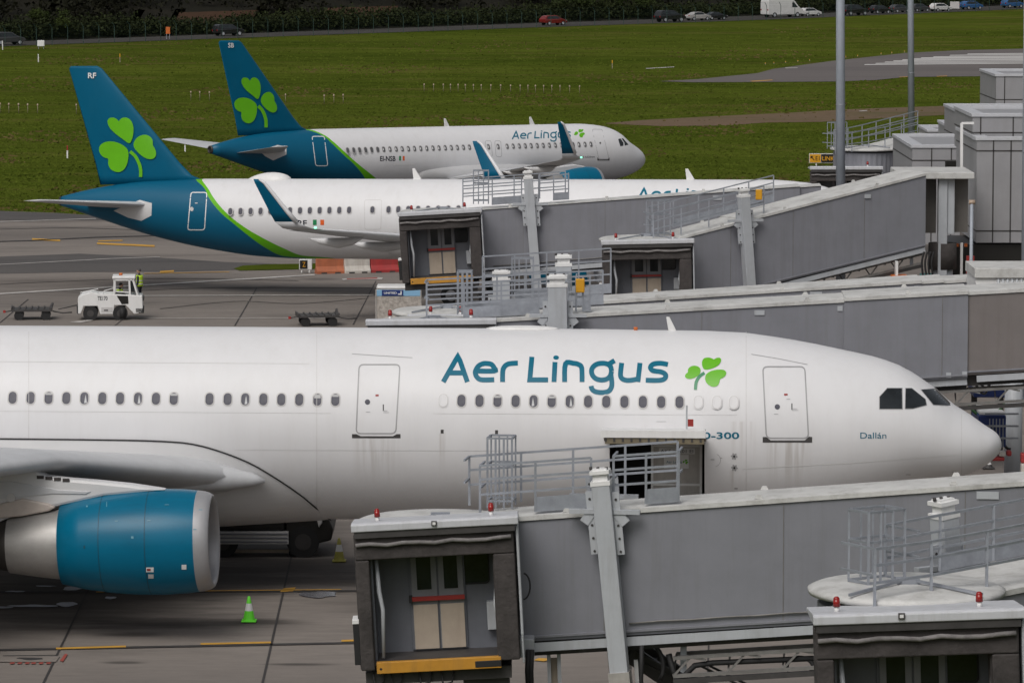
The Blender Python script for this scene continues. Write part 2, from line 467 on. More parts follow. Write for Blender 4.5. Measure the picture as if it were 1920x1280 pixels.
# one sheet of ground to the horizon, flat near by and rising gently beyond
mb = MB(); ys = [-300, TY, 1500, 4500]; zs = [0, 0, 1100 * TK, 1100 * TK + 40]
for i in range(3): mb.add([(-3000, ys[i], zs[i]), (3000, ys[i], zs[i]), (3000, ys[i + 1], zs[i + 1]), (-3000, ys[i + 1], zs[i + 1])], [(0, 1, 2, 3)])
structure(mb.build('ground', m_grass))
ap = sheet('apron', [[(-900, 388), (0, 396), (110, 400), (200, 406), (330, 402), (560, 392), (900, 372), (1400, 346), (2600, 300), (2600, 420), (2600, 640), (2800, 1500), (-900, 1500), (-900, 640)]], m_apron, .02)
mb = MB(); 
sheet('taxiway', [[(-500, 388), (0, 396.5), (110, 400.5), (200, 406.5), (330, 402.5), (560, 392.5), (900, 372.5), (1400, 346.5), (2600, 300.5), (2600, 322), (1400, 372), (900, 398), (420, 414), (200, 414), (-500, 414)],
    [(-300, 486), (0, 482), (150, 476.5), (300, 484), (420, 492), (560, 497), (700, 499), (900, 490), (1000, 480), (1000, 488), (820, 500), (600, 503), (470, 506), (330, 510), (150, 511), (0, 514), (-300, 519)]], m_asph, .03)
sheet('grass_island', [[(438, 505), (455, 499.5), (500, 497), (560, 496), (640, 494), (760, 492), (760, 503), (640, 505), (560, 506), (500, 507.5), (450, 508.5)]], m_grass, .05)
sheet('runway', [[(1236, 153), (1310, 149), (1420, 138), (1450, 130), (1560, 115), (1700, 100), (1800, 95), (1920, 92), (2300, 80), (2300, 141), (1920, 143), (1700, 145), (1640, 151), (1570, 153.5), (1430, 154.5), (1300, 155)]], m_rwy, .03)
sheet('dirt_track', [[(1130, 232), (1200, 226), (1330, 219), (1480, 212), (1600, 205), (1776, 199), (2100, 190), (2100, 205), (1776, 216), (1620, 224), (1540, 229), (1440, 230), (1360, 236), (1240, 237)]], m_soil, .02)
# runway threshold stripes
m_mws = mat('runway_stripe_white', (.66, .65, .64), .8, var=.08)
st = [(1620, 122.7), (1641, 120.4), (1658, 118), (1674, 115.6), (1691, 113.8), (1705, 111.7), (1726, 110), (1749, 108.1), (1780, 105.3), (1813, 102.8)]
for k, (x, y) in enumerate(st):
    ye_ = y - (1990 - x) * (.0085 + .0002 * k)
    o = sheet('threshold_stripe', [[(x, y), (1990, ye_), (1990, ye_ - .95), (x + 2, y - 1.0)]], m_mws, .05)
for p in ([(1405, 153), (1447, 150.6), (1450, 151.6), (1412, 154)], [(1755, 144), (1776, 143), (1776, 143.8), (1757, 144.7)], [(1685, 145.6), (1702, 144.6), (1702, 145.3), (1687, 146.2)]): sheet('taxi_marking', [p], m_my, .05)
for p in ([(1472, 128), (1495, 127.6), (1496, 128.6), (1473, 129)], [(1210, 129), (1264, 126), (1264, 127), (1212, 130)], [(1610, 209), (1625, 208), (1626, 209.2), (1612, 210)]): sheet('runway_marking', [p], m_mw, .05)
# apron markings
def line(pts, wpx, m, name, dz=.045):
    sheet(name, [q for q in [[(x0, y0 - w0 / 2), (x1, y1 - w0 / 2), (x1, y1 + w0 / 2), (x0, y0 + w0 / 2)] for (x0, y0), (x1, y1), w0 in zip(pts[:-1], pts[1:], [wpx] * 99)]], m, dz)
line([(-200, 561), (0, 552), (150, 543), (300, 534), (450, 525), (590, 516.5)], 2.2, m_mw, 'white_line')
line([(-200, 558), (0, 557.5)], .8, m_mw, 'thin_white_line')
line([(270, 555.6), (640, 554.5), (700, 554)], 1.1, m_mw, 'thin_white_line')
line([(255, 598), (640, 598)], .6, m_mw, 'thin_white_line')
line([(-100, 420), (0, 417), (100, 413.5), (180, 411)], .9, m_mw, 'thin_yellow_line')
line([(-100, 457), (60, 452), (180, 446), (330, 442)], 1.6, m_mk, 'sealed_crack')
line([(60, 449.5), (113, 452)], 3.0, m_my, 'yellow_dash'); line([(182, 457.5), (290, 462.5)], 3.2, m_my, 'yellow_dash'); line([(184, 453), (230, 452)], 1.8, m_my, 'yellow_dash')
line([(-100, 502), (100, 492), (210, 486), (300, 483)], .8, m_mw, 'thin_white_line')
line([(270, 514), (430, 511)], .8, m_my, 'thin_yellow_line'); line([(300, 511), (326, 509.5)], 3, m_my, 'yellow_dash')
sheet('white_arrow', [[(130, 605), (167, 601), (183, 599.3), (168, 603.3), (150, 606.5)]], m_mw, .045)
sheet('red_white_marking', [[(641, 524), (710, 521), (718, 522.5), (716, 525), (643, 526.5)]], m_mw, .045); sheet('red_marking', [[(650, 524), (708, 521.7), (707, 524), (650, 525.6)]], m_mr, .052)
for a, b_, w_ in (((482, 540), (440, 612), 1.0), ((705, 528), (662, 610), .9), ((53, 562), (0, 606), .9), ((230, 600), (215, 612), .8)):
    sheet('expansion_joint', [[(a[0] - w_, a[1]), (a[0] + w_, a[1]), (b_[0] + w_ * 1.2, b_[1]), (b_[0] - w_ * 1.2, b_[1])]], m_mk, .04)
for a, b_, w_ in (((560, 985), (488, 1300), 1.9), ((176, 1085), (68, 1310), 1.9), ((905, 1200), (890, 1300), 1.9), ((1330, 1180), (1325, 1300), 1.5)):
    sheet('expansion_joint', [[(a[0] - w_ * .8, a[1]), (a[0] + w_ * .8, a[1]), (b_[0] + w_ * 1.2, b_[1]), (b_[0] - w_ * 1.2, b_[1])]], m_mk, .04)
for y0, y1 in ((1111, 1108), (1220, 1198)):
    line([(-150, y0 + 2), (0, y0), (1100, y1), (1600, y1 - 10)], 3.4, m_mk, 'sealed_joint', .04)
for p in ([(105, 1218), (236, 1214)], [(376, 1209.5), (508, 1206.5)], [(640, 1203.5), (730, 1201)]): line(p, 3.2, m_my, 'yellow_dash', .048)
line([(180, 1112), (640, 1107)], 1.4, m_my, 'thin_yellow_line', .048)
for p in ([(525, 1112), (532, 1105), (555, 1103), (550, 1110)], [(1000, 1240), (1010, 1236), (1040, 1237), (1020, 1242)]): sheet('yellow_patch', [p], m_my, .048)
m_tyre = mat('tyre_rubber_trace', (.115, .102, .094), .85, var=.3, scale=.6)
def curve(pts, w0, m, name, dz): line([q for q in smooth_path(pts, 6)], w0, m, name, dz)
for pts in ([(300, 580), (440, 566), (560, 570), (690, 560)], [(-40, 536), (120, 528), (300, 523), (560, 527)], [(250, 546), (420, 540), (700, 541)], [(-40, 432), (120, 428), (260, 432), (420, 440)]):
    curve(pts, 1.6 if pts[0][1] > 900 else .9, m_tyre, 'tyre_mark', .043)
def blob(cx, cy, rx, ry, k):
    r_ = random.Random(k); return chaikin([(cx + rx * math.cos(a) * r_.uniform(.55, 1.1), cy + ry * math.sin(a) * r_.uniform(.45, 1.1)) for a in np.linspace(0, 6.28, 13)[:-1]], 2)
m_foam = mat('spilt_foam', (.42, .44, .50), .6, var=.15)
for i, (x, y, rx, ry) in enumerate(((135, 1106, 20, 4.5), (30, 1111, 22, 1.6), (85, 1101, 22, 1.6), (230, 1111, 14, 2), (207, 1123, 15, 3), (60, 1138, 55, 2.6), (125, 1135, 22, 5.5), (5, 1141, 25, 2.5))): sheet('foam_patch', [blob(x, y, rx, ry, i)], m_foam, .05)
m_pud = mat('wet_concrete', (.15, .15, .165), .18, var=.15); sheet('wet_patch', [blob(600, 1116, 48, 8, 31)], m_pud, .046)
sheet('manhole_mark', [[(0, 1233), (112, 1232), (105, 1243), (-10, 1243)]], m_apron, .046); sheet('red_marking', [[(112, 1241), (122, 1228), (127, 1229), (118, 1243)]], m_mr, .05)
for x in (20, 34, 48, 60, 74, 88): sheet('red_marking', [[(x, 1244), (x + 8, 1244), (x + 6, 1247), (x - 2, 1247)]], m_mr, .05)
line([(5, 1232), (108, 1231)], 1.6, m_mk, 'cover_edge', .052); sheet('cover_plate', [blob(58, 1237, 30, 3.5, 90)], m_mk, .049)

def inside(p, poly):
    x, y = p; c = False; j = len(poly) - 1
    for i in range(len(poly)):
        if (poly[i][1] > y) != (poly[j][1] > y) and x < (poly[j][0] - poly[i][0]) * (y - poly[i][1]) / (poly[j][1] - poly[i][1]) + poly[i][0]: c = not c
        j = i
    return c
RUN = [(1236, 155), (1310, 148), (1420, 137), (1450, 129), (1560, 114), (1700, 99), (1920, 91), (2300, 79), (2300, 142), (1700, 146), (1570, 155), (1430, 156)]
DIRT = [(1130, 233), (1200, 225), (1480, 211), (1776, 198), (2100, 189), (2100, 206), (1540, 230), (1240, 238)]
def tuft_sheet(name, label, count, hts, c1, c2, keep):
    V, k = [], 0
    while k < count:
        px, py = rng.uniform(-60, 1980), 50 + 355 * rng.uniform(0, 1) ** .8
        if not keep(px, py): continue
        p = G(px, py); a = rng.uniform(0, 3.14); h_ = rng.uniform(*hts); w_ = h_ * rng.uniform(.8, 2.2); ca, sa_ = math.cos(a) * w_, math.sin(a) * w_ * .5; l_ = rng.uniform(-.5, .5) * h_
        V += [(p.x - ca, p.y - sa_, p.z), (p.x + ca, p.y + sa_, p.z), (p.x + ca * .7 + l_, p.y + sa_, p.z + h_), (p.x - ca * .8 + l_, p.y - sa_, p.z + h_ * .8)]; k += 1
    me = bpy.data.meshes.new(name); me.from_pydata(V, [], [(4 * i, 4 * i + 1, 4 * i + 2, 4 * i + 3) for i in range(count)])
    m_ = mat(name, c1, .95, var=.5, scale=.12, spec=0); rp = [q for q in m_.node_tree.nodes if q.type == 'VALTORGB'][0]; rp.color_ramp.elements[0].color = tuple(c1) + (1,); rp.color_ramp.elements[1].color = tuple(c2) + (1,)
    me.materials.append(m_); o = bpy.data.objects.new(name, me); COL.objects.link(o)
    tag(o, label, 'grass', kind='stuff')
GE_X, GE_Y = [-60, 0, 110, 200, 330, 560, 900, 1400, 2000], [391, 395, 399, 405, 401, 391, 371, 345, 322]
def on_grass(px, py): return py < np.interp(px, GE_X, GE_Y) and py > fy(px) + 1 and not inside((px, py), RUN) and not inside((px, py), DIRT)
FX = [-200, 0, 480, 960, 1440, 1920, 2150]; FY = [97, 88.5, 71.5, 54.5, 38.5, 18.5, 8]
def fy(px): return float(np.interp(px, FX, FY))
tuft_sheet('grass_tufts', 'short green grass tufts all over the airfield meadow', 46000, (.04, .13), (.062, .088, .011), (.092, .116, .018), on_grass)
tuft_sheet('dry_grass', 'scattered dry brown grass stalks in the meadow and along the dirt track', 4200, (.05, .16), (.085, .070, .024), (.14, .112, .045), lambda x, y: (on_grass(x, y) and math.sin(x * .011 + y * .05) + math.sin(y * .13 - x * .004) > .9) or (DIRT and inside((x, y), DIRT) and rng.uniform() < .15))

# ------------------------------------------------------------------ road, fence, hedges and woods at the top of the photograph
FX = [-200, 0, 480, 960, 1440, 1920, 2150]; FY = [97, 88.5, 71.5, 54.5, 38.5, 18.5, 8]
def fy(px): return float(np.interp(px, FX, FY))
sheet('road', [[(a, fy(a) - 1.2), (b_, fy(b_) - 1.2), (b_, fy(b_) - 9), (a, fy(a) - 9)] for a, b_ in zip(FX[:-1], FX[1:])], ground_mat('road_surface', (.075, .072, .07), (.062, .06, .057), (.055, .052, .05), .1, .3, grain=.1, spec=0), .03)
def road(px, up=9.0): return G(px, fy(px) - up)
mb = MB(); hp = []
for px in range(-260, 2200, 40):
    a = road(px); hp.append((a, Vector((a.x, a.y + 60, a.z + 6.5)), Vector((a.x, a.y + 420, a.z + 52))))
for i in range(len(hp) - 1):
    for k in range(2): mb.add([hp[i][k] + Vector((0, 0, .05)), hp[i + 1][k] + Vector((0, 0, .05)), hp[i + 1][k + 1], hp[i][k + 1]], [(0, 1, 2, 3)], 0, True)
structure(mb.build('hill', m_hill))
def hz_(d): return d * 6.5 / 60 if d < 60 else 6.5 + (d - 60) * 45.5 / 360
mb = MB()
for pa, pb_, d0, d1 in ((316, 462, 9, 24), (600, 735, 10, 24)):
    pts = []
    for px, d in ((pa, d0), (pb_, d0), (pb_ + 4, d1), (pa - 3, d1)):
        a = road(px); pts.append((a.x, a.y + d, a.z + hz_(d) + .25))
    mb.add(pts, [(0, 1, 2, 3)])
structure(mb.build('field', m_field))

def leaf_mat(name, c1, c2):
    m = mat(name, c1, .8, var=.45, scale=.9, spec=.15)
    rp = [q for q in m.node_tree.nodes if q.type == 'VALTORGB'][0]
    rp.color_ramp.elements[0].color = tuple(c1) + (1,); rp.color_ramp.elements[1].color = tuple(c2) + (1,)
    m.node_tree.nodes['Noise Texture'].inputs['Scale'].default_value = .35
    return m
def leaves_mesh(name, centers, radii, per, size, m):
    """many small leaf clumps spread through the volume of every crown"""
    n = sum(per)
    c = np.repeat(centers, per, axis=0); r = np.repeat(radii, per, axis=0)
    d = rng.normal(size=(n, 3)); d /= np.linalg.norm(d, axis=1)[:, None]
    q = rng.uniform(.45, 1.05, size=(n, 1)); lump = 1 + .22 * np.sin(d[:, :1] * 7 + c[:, :1]) * np.cos(d[:, 2:] * 6 + c[:, 1:2])
    p = c + d * r * q * lump
    u = rng.normal(size=(n, 3)); u /= np.linalg.norm(u, axis=1)[:, None]
    v = np.cross(u, rng.normal(size=(n, 3))); v /= np.linalg.norm(v, axis=1)[:, None]
    s = rng.uniform(.5, 1.3, size=(n, 1)) * size
    V = np.stack([p - u * s, p + v * s * .6, p + u * s, p - v * s * .6], axis=1).reshape(-1, 3)
    me = bpy.data.meshes.new(name)
    me.vertices.add(n * 4); me.vertices.foreach_set('co', V.ravel())
    me.loops.add(n * 4); me.loops.foreach_set('vertex_index', np.arange(n * 4))
    me.polygons.add(n); me.polygons.foreach_set('loop_start', np.arange(n) * 4); me.polygons.foreach_set('loop_total', np.full(n, 4))
    me.update(calc_edges=True); me.validate()
    me.materials.append(m)
    o = bpy.data.objects.new(name, me); COL.objects.link(o)
    return o
cs, rs, pr = [], [], []
for i in range(620):                      # the ivy-topped hedge along the road
    px = -250 + 2440 * i / 620 + rng.uniform(-3, 3); a = road(px)
    h_ = 1.5 + .35 * math.sin(px * .013) + rng.uniform(-.3, .4); d_ = rng.uniform(1.2, 5)
    cs.append((a.x, a.y + d_, a.z + h_ * .75 + hz_(d_) * .8)); rs.append((1.6, 1.4, h_ * .95)); pr.append(95)
hedge = leaves_mesh('hedge', np.array(cs), np.array(rs), pr, .24, leaf_mat('hedge_leaves', (.011, .016, .005), (.026, .034, .010)))
tag(hedge, 'long dark green hedge along the road behind the parked cars', 'hedge', kind='stuff')
cs, rs, pr = [], [], []
for i in range(760):
    px = rng.uniform(-260, 2190); d_ = rng.uniform(8, 130); a = road(px)
    if 306 < px < 468 and d_ < 31: continue
    if 592 < px < 740 and d_ < 31: continue
    r_ = rng.uniform(1.8, 4.2)
    cs.append((a.x, a.y + d_, a.z + hz_(d_) + r_ * .75 + rng.uniform(0, 2.0))); rs.append((r_, r_, r_ * rng.uniform(.9, 1.5))); pr.append(int(60 * r_))
wood = leaves_mesh('wood', np.array(cs), np.array(rs), pr, .36, leaf_mat('wood_leaves', (.006, .007, .0035), (.017, .017, .008)))
tag(wood, 'dark wooded slope of trees and scrub beyond the far road', 'wood', kind='stuff')
for px, w_ in ((1165, 55), (1075, 30), (85, 40)):    # lighter shrubs over the hedge
    a = road(px); s_ = 11.5; cs = []; rs = []; pr = []
    for k in range(14): cs.append((a.x + rng.uniform(-1, 1) * w_ / s_, a.y + rng.uniform(2, 5), a.z + rng.uniform(2.3, 3.8))); rs.append((1.0, .9, .7)); pr.append(130)
    sh0 = leaves_mesh('shrub', np.array(cs), np.array(rs), pr, .16, leaf_mat('shrub_leaves', (.016, .026, .006), (.04, .055, .012)))
    tag(sh0, {1165: 'pale green shrub on the hedge to the right of the red car', 1075: 'small pale shrub on the hedge above the red car', 85: 'pale green shrub above the white cabinet at the far left'}[px], 'shrub')

# fence
fm = mat('fence_green', (.015, .042, .034), .5, var=.2)
fpts = []
px = -20.0
while px < 1960 and len(fpts) < 98:
    fpts.append(px); px += 29.5 - 4.0 * (px / 1920)
fe = thing('security_fence', 'tall dark green wire fence with bent post tops along the grass and the road', 'fence', G(960, fy(960)))
E0 = fe.location
mbp = MB(); mbp.bar((0, 0, -.1), (0, 0, 2.35), .075, .075); mbp.bar((0, 0, 2.35), (-.3, -.2, 2.85), .06, .06)
first = None; prev = None; mw_ = MB()
for px in fpts:
    p = G(px, fy(px))
    if first is None: first = mbp.build('post', fm, fe); o = first
    else: o = first.copy(); COL.objects.link(o); o.parent = fe
    o.location = p - E0
    if prev is not None:
        for z in [.08 + .2 * k for k in range(12)] + [2.6, 2.85]: mw_.bar(prev + Vector((0, 0, z)) - E0, p + Vector((0, 0, z)) - E0, .012, .012)
    prev = p
mw_.build('wire_mesh', fm, fe)

# ================================================================== aircraft
class Frame:
    """an aircraft's own axes: +X to the nose, +Y to port, Z up, origin on the ground below the nose tip"""
    def __init__(s, o, yaw, pitch=0.0):
        s.o = Vector(o); s.yaw = yaw; s.pitch = pitch
        s.M = Matrix.Translation(s.o) @ Matrix.Rotation(yaw, 4, 'Z') @ Matrix.Rotation(-pitch, 4, 'Y')
        s.I = s.M.inverted(); s.e = s.I @ EYE; s.I3 = s.I.to_3x3()
    def pl(s, px, py, c=0.0):
        """the point of the plane y = c that is seen at a pixel"""
        d = s.I3 @ ray(px, py); t = (c - s.e.y) / d.y
        p = s.e + d * t
        return p.x, p.z

def pchip(xs, ys):
    xs = np.array(xs, float); ys = np.array(ys, float)
    h = np.diff(xs); d = np.diff(ys) / h; m = np.zeros(len(xs))
    for i in range(1, len(xs) - 1):
        if d[i - 1] * d[i] > 0:
            w1 = 2 * h[i] + h[i - 1]; w2 = h[i] + 2 * h[i - 1]
            m[i] = (w1 + w2) / (w1 / d[i - 1] + w2 / d[i])
    m[0] = d[0]; m[-1] = d[-1]
    def f(x):
        x = min(max(x, xs[0]), xs[-1]); i = min(max(int(np.searchsorted(xs, x)) - 1, 0), len(h) - 1)
        t = (x - xs[i]) / h[i]
        return ((1 + 2 * t) * (1 - t) ** 2 * ys[i] + t * (1 - t) ** 2 * h[i] * m[i] + t * t * (3 - 2 * t) * ys[i + 1] + t * t * (t - 1) * h[i] * m[i + 1])
    return f

class Body:
    def __init__(s, fr, L, top, bot, hw):
        s.fr, s.L = fr, L
        # square-root spacing near the nose keeps the tip round
        def mk(pts):
            f = pchip([math.sqrt(p[0]) for p in pts], [p[1] for p in pts])
            return lambda b: f(math.sqrt(max(b, 0.0)))
        s.top, s.bot, s.hw = mk(top), mk(bot), mk(hw)
    def sec(s, b):
        t, o = s.top(b), s.bot(b)
        return (t + o) / 2, max((t - o) / 2, 0.004), max(s.hw(b), 0.004)
    def xz(s, x, z, off=0.006, side=-1):
        zc, hh, hw = s.sec(-x)
        q = max(-0.999, min(0.999, (z - zc) / hh))
        y = side * hw * math.sqrt(1 - q * q)
        n = Vector((0, y / hw ** 2, (z - zc) / hh ** 2)).normalized()
        return Vector((x, y, z)) + n * off
    def hit(s, px, py, off=0.006):
        d = s.fr.I3 @ ray(px, py); e = s.fr.e
        def g(t):
            p = e + d * t
            zc, hh, hw = s.sec(-p.x)
            return (p.y / hw) ** 2 + ((p.z - zc) / hh) ** 2 - 1 if -p.x > 0 else 9.0
        R0 = s.hw(s.L * 0.4) + 0.1
        ta, tb = (-R0 - e.y) / d.y, (0.9 * R0 - e.y) / d.y
        N = 40; prev = ta; best = (1e9, ta); lo = None
        for i in range(N + 1):
            t = ta + (tb - ta) * i / N; v = g(t)
            if v < best[0]: best = (v, t)
            if v < 0:
                lo, hi = prev, t; break
            prev = t
        if lo is None:
            t = best[1]
        else:
            for _ in range(22):
                mdl = (lo + hi) / 2
                if g(mdl) < 0: hi = mdl
                else: lo = mdl
            t = hi
        p = e + d * t
        zc, hh, hw = s.sec(-p.x)
        n = Vector((0, p.y / hw ** 2, (p.z - zc) / hh ** 2)).normalized()
        return p + n * off

def fuselage(body, mats, parent, extra=(), n=96, cut=None, matfn=None):
    """cut = (b0, b1, z0, z1): an opening in the starboard side"""
    L = body.L
    bs = [0.0, .004, .015, .035, .07, .12, .2, .3, .42, .56, .72, .9, 1.1, 1.35, 1.6, 1.9, 2.2, 2.6, 3, 3.4, 3.8, 4.3, 4.8, 5.4, 6, 6.7, 7.5, 8.4, 9.4, 10.5]
    b = 12.0
    while b < L - 16: bs.append(b); b += 1.5
    while b < L - 0.2: bs.append(b); b += 0.6
    bs.append(L)
    angs = [2 * math.pi * i / n for i in range(n)]
    if cut:
        bs = sorted(set([q for q in bs if all(abs(q - c) > 0.25 for c in cut[:2])] + list(cut[:2])))
        zc, hh, hw = body.sec(cut[0])
        ca = [math.pi - math.asin((z - zc) / hh) for z in cut[2:]]
        for a in ca:
            k = min(range(n), key=lambda i: abs(angs[i] - a)); angs[k] = a
    mb = MB(); rings = []
    for b in bs:
        zc, hh, hw = body.sec(b)
        rings.append([(-b, hw * math.cos(a), zc + hh * math.sin(a)) for a in angs])
    vs = [p for r in rings for p in r]; fs = []
    for i in range(len(bs) - 1):
        for j in range(n):
            if cut and bs[i] >= cut[0] - 1e-6 and bs[i + 1] <= cut[1] + 1e-6:
                am = (angs[j] + (angs[(j + 1) % n] if j < n - 1 else 2 * math.pi)) / 2
                if min(ca) - 1e-6 < am < max(ca) + 1e-6: continue
            a = i * n + j; c = i * n + (j + 1) % n
            fs.append((a, c, c + n, a + n))
    mb.add(vs, fs, 0, True)
    mb.add(rings[-1], [tuple(range(n))], 0)
    return mb.build('fuselage', mats, parent)

def airfoil(n=13):
    up, lo = [], []
    for i in range(n):
        x = 0.5 * (1 - math.cos(math.pi * i / (n - 1)))
        t = 5 * (0.2969 * math.sqrt(x) - 0.126 * x - 0.3516 * x * x + 0.2843 * x ** 3 - 0.1015 * x ** 4)
        c = 0.02 * math.sin(math.pi * x)
        up.append((x, c + t)); lo.append((x, c - t * 0.85))
    return up[::-1] + lo[1:-1]     # from the trailing edge over the top to the nose and back below

AF = airfoil()
def wing_loft(secs, name, mats, parent, vertical=False, side=-1):
    """secs: (span, x of leading edge, z of leading edge, chord, thickness ratio)"""
    mb = MB(); rings = []
    for (y, x, z, c, t) in secs:
        if vertical: rings.append([(x - u * c, v * c * t, z) for u, v in AF])
        else: rings.append([(x - u * c, side * y, z + v * c * t - 0.02 * c * u) for u, v in AF])
    mb.loft(rings, 0, True, True)
    return mb.build(name, mats, parent)

def winglet(secs, name, mats, parent, side=-1):
    mb = MB(); rings = []
    for (y, x, z, c, t) in secs:
        rings.append([(x - u * c, side * (y + v * c * t), z) for u, v in AF])
    mb.loft(rings, 0, True, True)
    return mb.build(name, mats, parent)

def wheel(parent, c, r, wd, hub):
    mb = MB(); c = Vector(c)
    mb.lathe(c - Vector((0, wd / 2, 0)), (0, 1, 0), [(0, r * .5), (0, r * .82), (wd * .15, r * .97), (wd * .5, r), (wd * .85, r * .97), (wd, r * .82), (wd, r * .5)], 24, 0)
    for sgn in (-1, 1): mb.lathe(c + Vector((0, sgn * wd * .5, 0)), (0, sgn, 0), [(-.02, r * .5), (.0, r * .42), (-.05, r * .2), (.02, r * .12), (.02, 0.001)], 18, 1)
    return mb.build('wheel', [m_black, hub], parent)

def gear(parent, x, y, ztop, r, pairs, wx):
    mb = MB()
    mb.cyl((x, y, ztop), (x, y, r * .9), 0.13, 12, 0)
    mb.cyl((x - .8, y * .98, ztop), (x, y, ztop * .5), 0.06, 8, 0)
    mb.cyl((x, y - wx, r), (x, y + wx, r), 0.08, 8, 0)
    if pairs > 1: mb.cyl((x - 1.0, y, r), (x + 1.0, y, r), 0.12, 8, 0)
    g = mb.build('landing_gear', [m_bridgel], parent)
    for k in range(pairs):
        xx = x + (k * 2.0 - 1.0 if pairs > 1 else 0)
        for sg in (-1, 1): wheel(g, (xx, y + sg * wx, r), r, r * .62, m_lip)
    return g

# ---- livery shapes, traced on the aircraft as they stand (pixels of the photograph, mapped on to the curved skin)
def A3(p): return (640 + p[0] / 3.0, 400 + p[1] / 3.0)
LETTERS = [   # centre lines of the lettering, in thirds of a pixel
    [(573, 948), (640, 830), (655, 806), (668, 830), (709, 948)], [(604, 897), (690, 897)],
    [(757, 886), (860, 886), (859, 868), (845, 850), (820, 844), (795, 846), (770, 860), (755, 886), (756, 908), (770, 928), (795, 936), (860, 935)],
    [(907, 948), (908, 890), (915, 866), (932, 850), (955, 844), (993, 842)],
    [(1072, 807), (1060, 936), (1163, 936)],
    [(1202, 836), (1196, 948)],
    [(1256, 948), (1261, 846), (1305, 843), (1335, 850), (1352, 870), (1354, 948)],
    [(1520, 888), (1514, 862), (1495, 847), (1465, 843), (1435, 849), (1414, 866), (1407, 888), (1414, 912), (1433, 930), (1462, 937), (1492, 932), (1512, 915), (1520, 888)],
    [(1500, 850), (1537, 828)],
    [(1516, 905), (1522, 955), (1516, 985), (1498, 1002), (1464, 1007), (1428, 1002), (1410, 988), (1405, 970)],
    [(1577, 841), (1570, 905), (1578, 928), (1600, 938), (1632, 938), (1672, 930)], [(1680, 841), (1668, 948)],
    [(1837, 850), (1795, 843), (1755, 848), (1739, 866), (1752, 884), (1800, 892), (1824, 908), (1818, 930), (1785, 939), (1712, 938)],
]
SMOOTH = {2, 3, 6, 7, 9, 10, 12}
def lettering(tf, wd):
    out = []
    for i, s in enumerate(LETTERS):
        p = smooth_path(s, 4) if i in SMOOTH else s
        for q in stroke_polys([tf(A3(a)) for a in p], wd): out.append(q)
    c = A3((1208, 811))
    out.append([tf((c[0] + 5.4 * math.cos(a * .4488), c[1] + 4.0 * math.sin(a * .4488))) for a in range(14)])
    return out

def B3(p): return (1280 + p[0] / 3.0, 400 + p[1] / 3.0)
FRONT_LEAVES = [
    [(122, 882), (109, 860), (108, 832), (120, 813), (148, 810), (168, 817), (175, 823), (190, 812), (212, 811), (218, 828), (205, 852), (170, 872)],
    [(103, 890), (97, 866), (72, 855), (44, 860), (28, 878), (31, 894), (16, 903), (11, 920), (28, 932), (60, 929), (90, 912)],
    [(128, 905), (160, 885), (200, 877), (236, 880), (248, 897), (236, 920), (208, 932), (208, 950), (195, 972), (168, 977), (142, 964), (125, 940)]]
FRONT_STEM = [(123, 897), (95, 917), (76, 950), (72, 992)]
def C3(p): return (p[0] / 3.0, p[1] / 3.0)
TAIL_LEAVES = [
    [(727, 812), (690, 785), (640, 750), (608, 715), (598, 682), (612, 663), (640, 662), (658, 673), (666, 686), (675, 668), (703, 659), (732, 673), (748, 705), (750, 745), (742, 785)],
    [(722, 845), (690, 815), (640, 796), (590, 797), (558, 815), (548, 842), (558, 871), (582, 889), (606, 893), (601, 920), (612, 950), (640, 968), (675, 970), (705, 945), (720, 900)],
    [(748, 828), (752, 795), (775, 768), (810, 756), (840, 766), (858, 790), (856, 819), (870, 835), (879, 865), (870, 890), (845, 898), (815, 890), (780, 865)]]
TAIL_STEM = [(730, 853), (760, 880), (781, 920), (790, 955), (790, 996)]
def leaves(src, tf0, tf): return [[tf(tf0(p)) for p in chaikin(l, 2)] for l in src]

def cabin_window(body, parent, x, z, wx, wz, proto, blank=False, mats=None):
    """pane and surround as one small mesh on the skin; copies share it where the body is a plain tube"""
    if proto is not None:
        o = proto.copy(); COL.objects.link(o); o.parent = parent; o.location = (x, 0, z - proto['z0']); return o
    b = 14.0
    rw = wx * .48
    outer = rrect(0, 0, wx * 1.28, wz * 1.2, rw * 1.15); inner = rrect(0, 0, wx, wz, rw)
    bm = bmesh.new()
    def q(p, off):
        v = body.xz(-b, z + p[1], off); return Vector((p[0], v.y, v.z))
    def ring(A, B, mi, oa, ob):
        va = [bm.verts.new(q(p, oa)) for p in A]; vb = [bm.verts.new(q(p, ob)) for p in B]
        for i in range(len(A)):
            f = bm.faces.new((va[i], va[(i + 1) % len(A)], vb[(i + 1) % len(A)], vb[i])); f.material_index = mi
    ring(outer, inner, 0, .006, .010)
    pan = [bm.verts.new(q(p, .004 if not blank else .011)) for p in inner]
    f = bm.faces.new(pan); f.material_index = 1
    if blank:
        ring(rrect(0, 0, wx * 1.1, wz * 1.07, rw), inner, 2, .013, .013)
    me = bpy.data.meshes.new('cabin_window'); bm.to_mesh(me); bm.free()
    for m in mats: me.materials.append(m)
    o = bpy.data.objects.new('cabin_window', me); COL.objects.link(o); o.parent = parent; o.location = (x, 0, 0); o['z0'] = z
    return o

